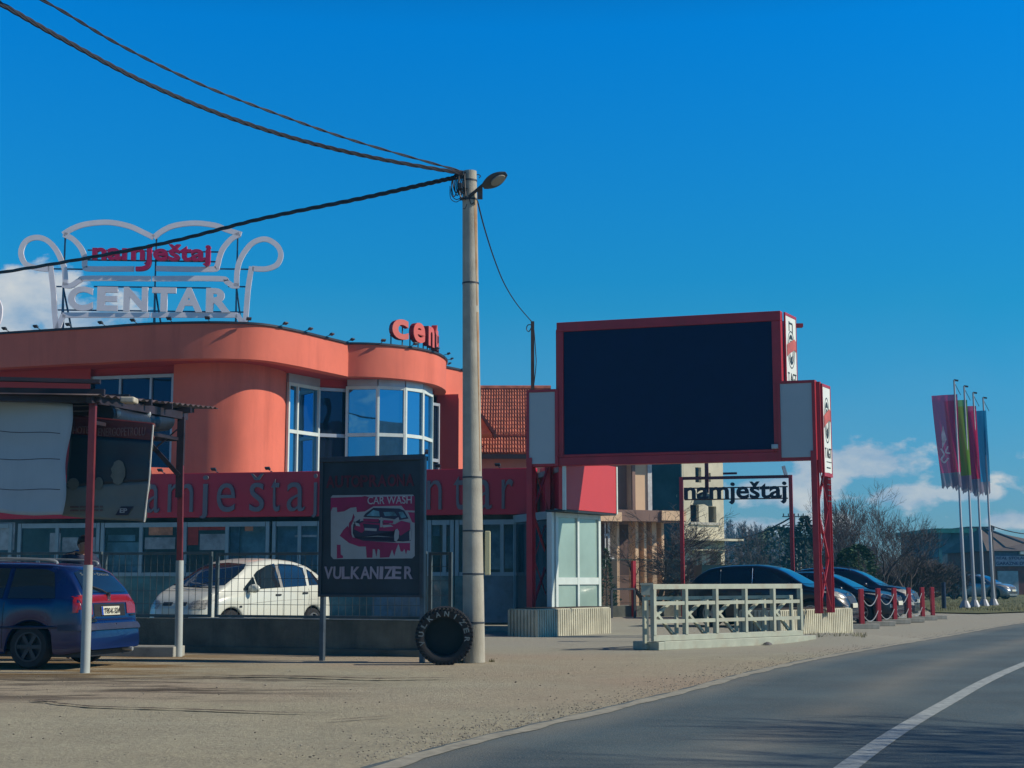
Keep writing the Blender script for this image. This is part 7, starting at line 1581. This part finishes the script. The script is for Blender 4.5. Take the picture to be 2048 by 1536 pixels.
# wooded hill
def hill():
    rnd = random.Random(12); m = MB(); vs = []; nx = 60; ny = 10
    def hz(x, y):
        k = max(0, min(1, (y - 190) / 150)); e = math.exp(-((x - 42) / 26) ** 2) * 7.5 + 2.0 * math.exp(-((x + 150) / 120) ** 2) * 3 + 1.6 * noise.noise(Vector((x * .02, y * .02, 3))) + 2
        return e * k * k * (3 - 2 * k) - .5
    for j in range(ny + 1):
        for i in range(nx + 1): x = -330 + 760 * i / nx; y = 180 + 260 * j / ny; vs.append((x, y, hz(x, y)))
    m.add(vs, [(j * (nx + 1) + i, j * (nx + 1) + i + 1, (j + 1) * (nx + 1) + i + 1, (j + 1) * (nx + 1) + i) for j in range(ny) for i in range(nx)])
    tag(m.build('hill', mat('hill_ground', (.05, .055, .045), .95, var=.3, vs=.05), smooth=80), 'low wooded hill on the horizon', 'hill', kind='structure')
    w = MB()
    for _ in range(1900):
        y = rnd.uniform(215, 345); x = rnd.uniform(.0, .245) * y if rnd.random() < .85 else rnd.uniform(-200, 40); z = hz(x, y); h = rnd.uniform(3.5, 6.0); 
        w.tube([(x, y, z), (x + rnd.gauss(0, .2), y, z + h * .6)], [.12, .06], 3, cap=False)
        for k in range(34):
            a = rnd.uniform(0, 6.28); zz = z + h * rnd.uniform(.15, .85); r_ = h * rnd.uniform(.06, .17); p = Vector((x, y, zz)); q = p + Vector((math.cos(a) * r_, math.sin(a) * r_, r_ * rnd.uniform(.5, 1.4))); s_ = Vector((-math.sin(a), math.cos(a), .2)) * rnd.uniform(.05, .14)
            w.add([p - s_, p + s_, q], [(0, 1, 2)])
    tag(w.build('wood', mat('far_wood', (.13, .12, .12), .95, var=.35, vs=.06)), 'bare winter woodland covering the low hill', 'wood', kind='stuff')
hill()
# ------------------------------------------------------------------ fences and small things by the houses
def back_fence():
    F = Fr(XY(1195, 49), XY(1370, 50.5)); t = thing('fence', 'dark wire fence on a low dark wall in front of the peach house', 'fence', tuple(F.at(4, 0)))
    m = MB(); m.fb(F, -1, F.len + 1, -.1, .35, -.2, 0); m.build('base_wall', CONC_DK, t)
    m = MB()
    for i in range(0, 90): u = F.len * i / 89; m.bar(F.at(u, .35, -.1), F.at(u, 1.9, -.1), .012)
    for z in (.45, .9, 1.3, 1.88): m.bar(F.at(0, z, -.1), F.at(F.len, z, -.1), .014)
    m.build('mesh', mat('green_wire', (.03, .07, .06), .6), t)
    u = F.hit(1265, 1160)[0]; m = MB(); m.fb(F, u - .06, u + .06, 0, F.hit(1265, 1122)[1], .02, .14)
    tag(m.build('red_post', SIGNRED, loc=tuple(F.at(u, 0, .1))), 'short red steel post in front of the wire fence by the fruit tree', 'post')
    m = MB(); G = Fr(XY(1215, 47.5), XY(1275, 48)); g = G.hit
    for x in (1222, 1268): u = g(x, 1180)[0]; m.fb(G, u - .03, u + .03, 0, g(1240, 1180)[1], 0, .06)
    m.fb(G, g(1222, 1180)[0], g(1268, 1180)[0], g(1240, 1180)[1], g(1240, 1180)[1] + .06, 0, .06); tag(m.build('railing', DKSTEEL, loc=tuple(G.at(0, 0))), 'low dark hoop railing on the grass left of the white rack', 'railing')
    c = XY(1293, 29.5); m = MB(); m.box((c.x - .1, c.y - .1, .9), (c.x + .1, c.y + .1, 1.14)); m.box((c.x - .12, c.y - .12, 1.10), (c.x + .12, c.y + .12, 1.14)); m.box((c.x - .03, c.y - .03, 0), (c.x + .03, c.y + .03, .9))  # box on a leg, stands for the rear end post of the rack
    tag(m.build('rack_end_post', STEELW, loc=tuple(c)), 'small pale box on a thin leg behind the left end of the white rack', 'box')
    # dark glass kiosk edge left of the black suv
    F = Fr(XY(1404, 47), XY(1560, 47)); g = F.hit; t = thing('trailer', 'low flat dark green trailer roof seen just behind the black car roof', 'trailer', tuple(F.at(2, 0)))
    m = MB(); m.fb(F, 0, F.len, .5, g(1450, 1130)[1], -2, 0); m.build('body', mat('dark_green_sheet', (.03, .08, .08), .5), t); 
    for u in (.6, F.len - .6):
        m = MB(); m.lathe([(.2, -.1), (.33, -.1), (.33, .1), (.2, .1)], 16, Matrix.Translation(F.at(u, .33, -.1)) @ Matrix.Rotation(R(90), 4, 'X')); m.build('wheel', BLACK, t)
back_fence()
# ------------------------------------------------------------------ light winter haze
def haze():
    m = MB(); m.box((-300, -40, -1.2), (330, 460, 40)); mt = bpy.data.materials.new('haze_air'); mt.use_nodes = True; N = mt.node_tree.nodes; N.clear()
    o = N.new('ShaderNodeOutputMaterial'); v = N.new('ShaderNodeVolumePrincipled'); v.inputs['Color'].default_value = (.06, .60, 1.0, 1); v.inputs['Density'].default_value = .0006; v.inputs['Anisotropy'].default_value = 0.0
    mt.node_tree.links.new(v.outputs[0], o.inputs['Volume']); tag(m.build('haze', mt), 'thin pale blue haze lying over the whole scene', 'haze', kind='stuff')
haze()
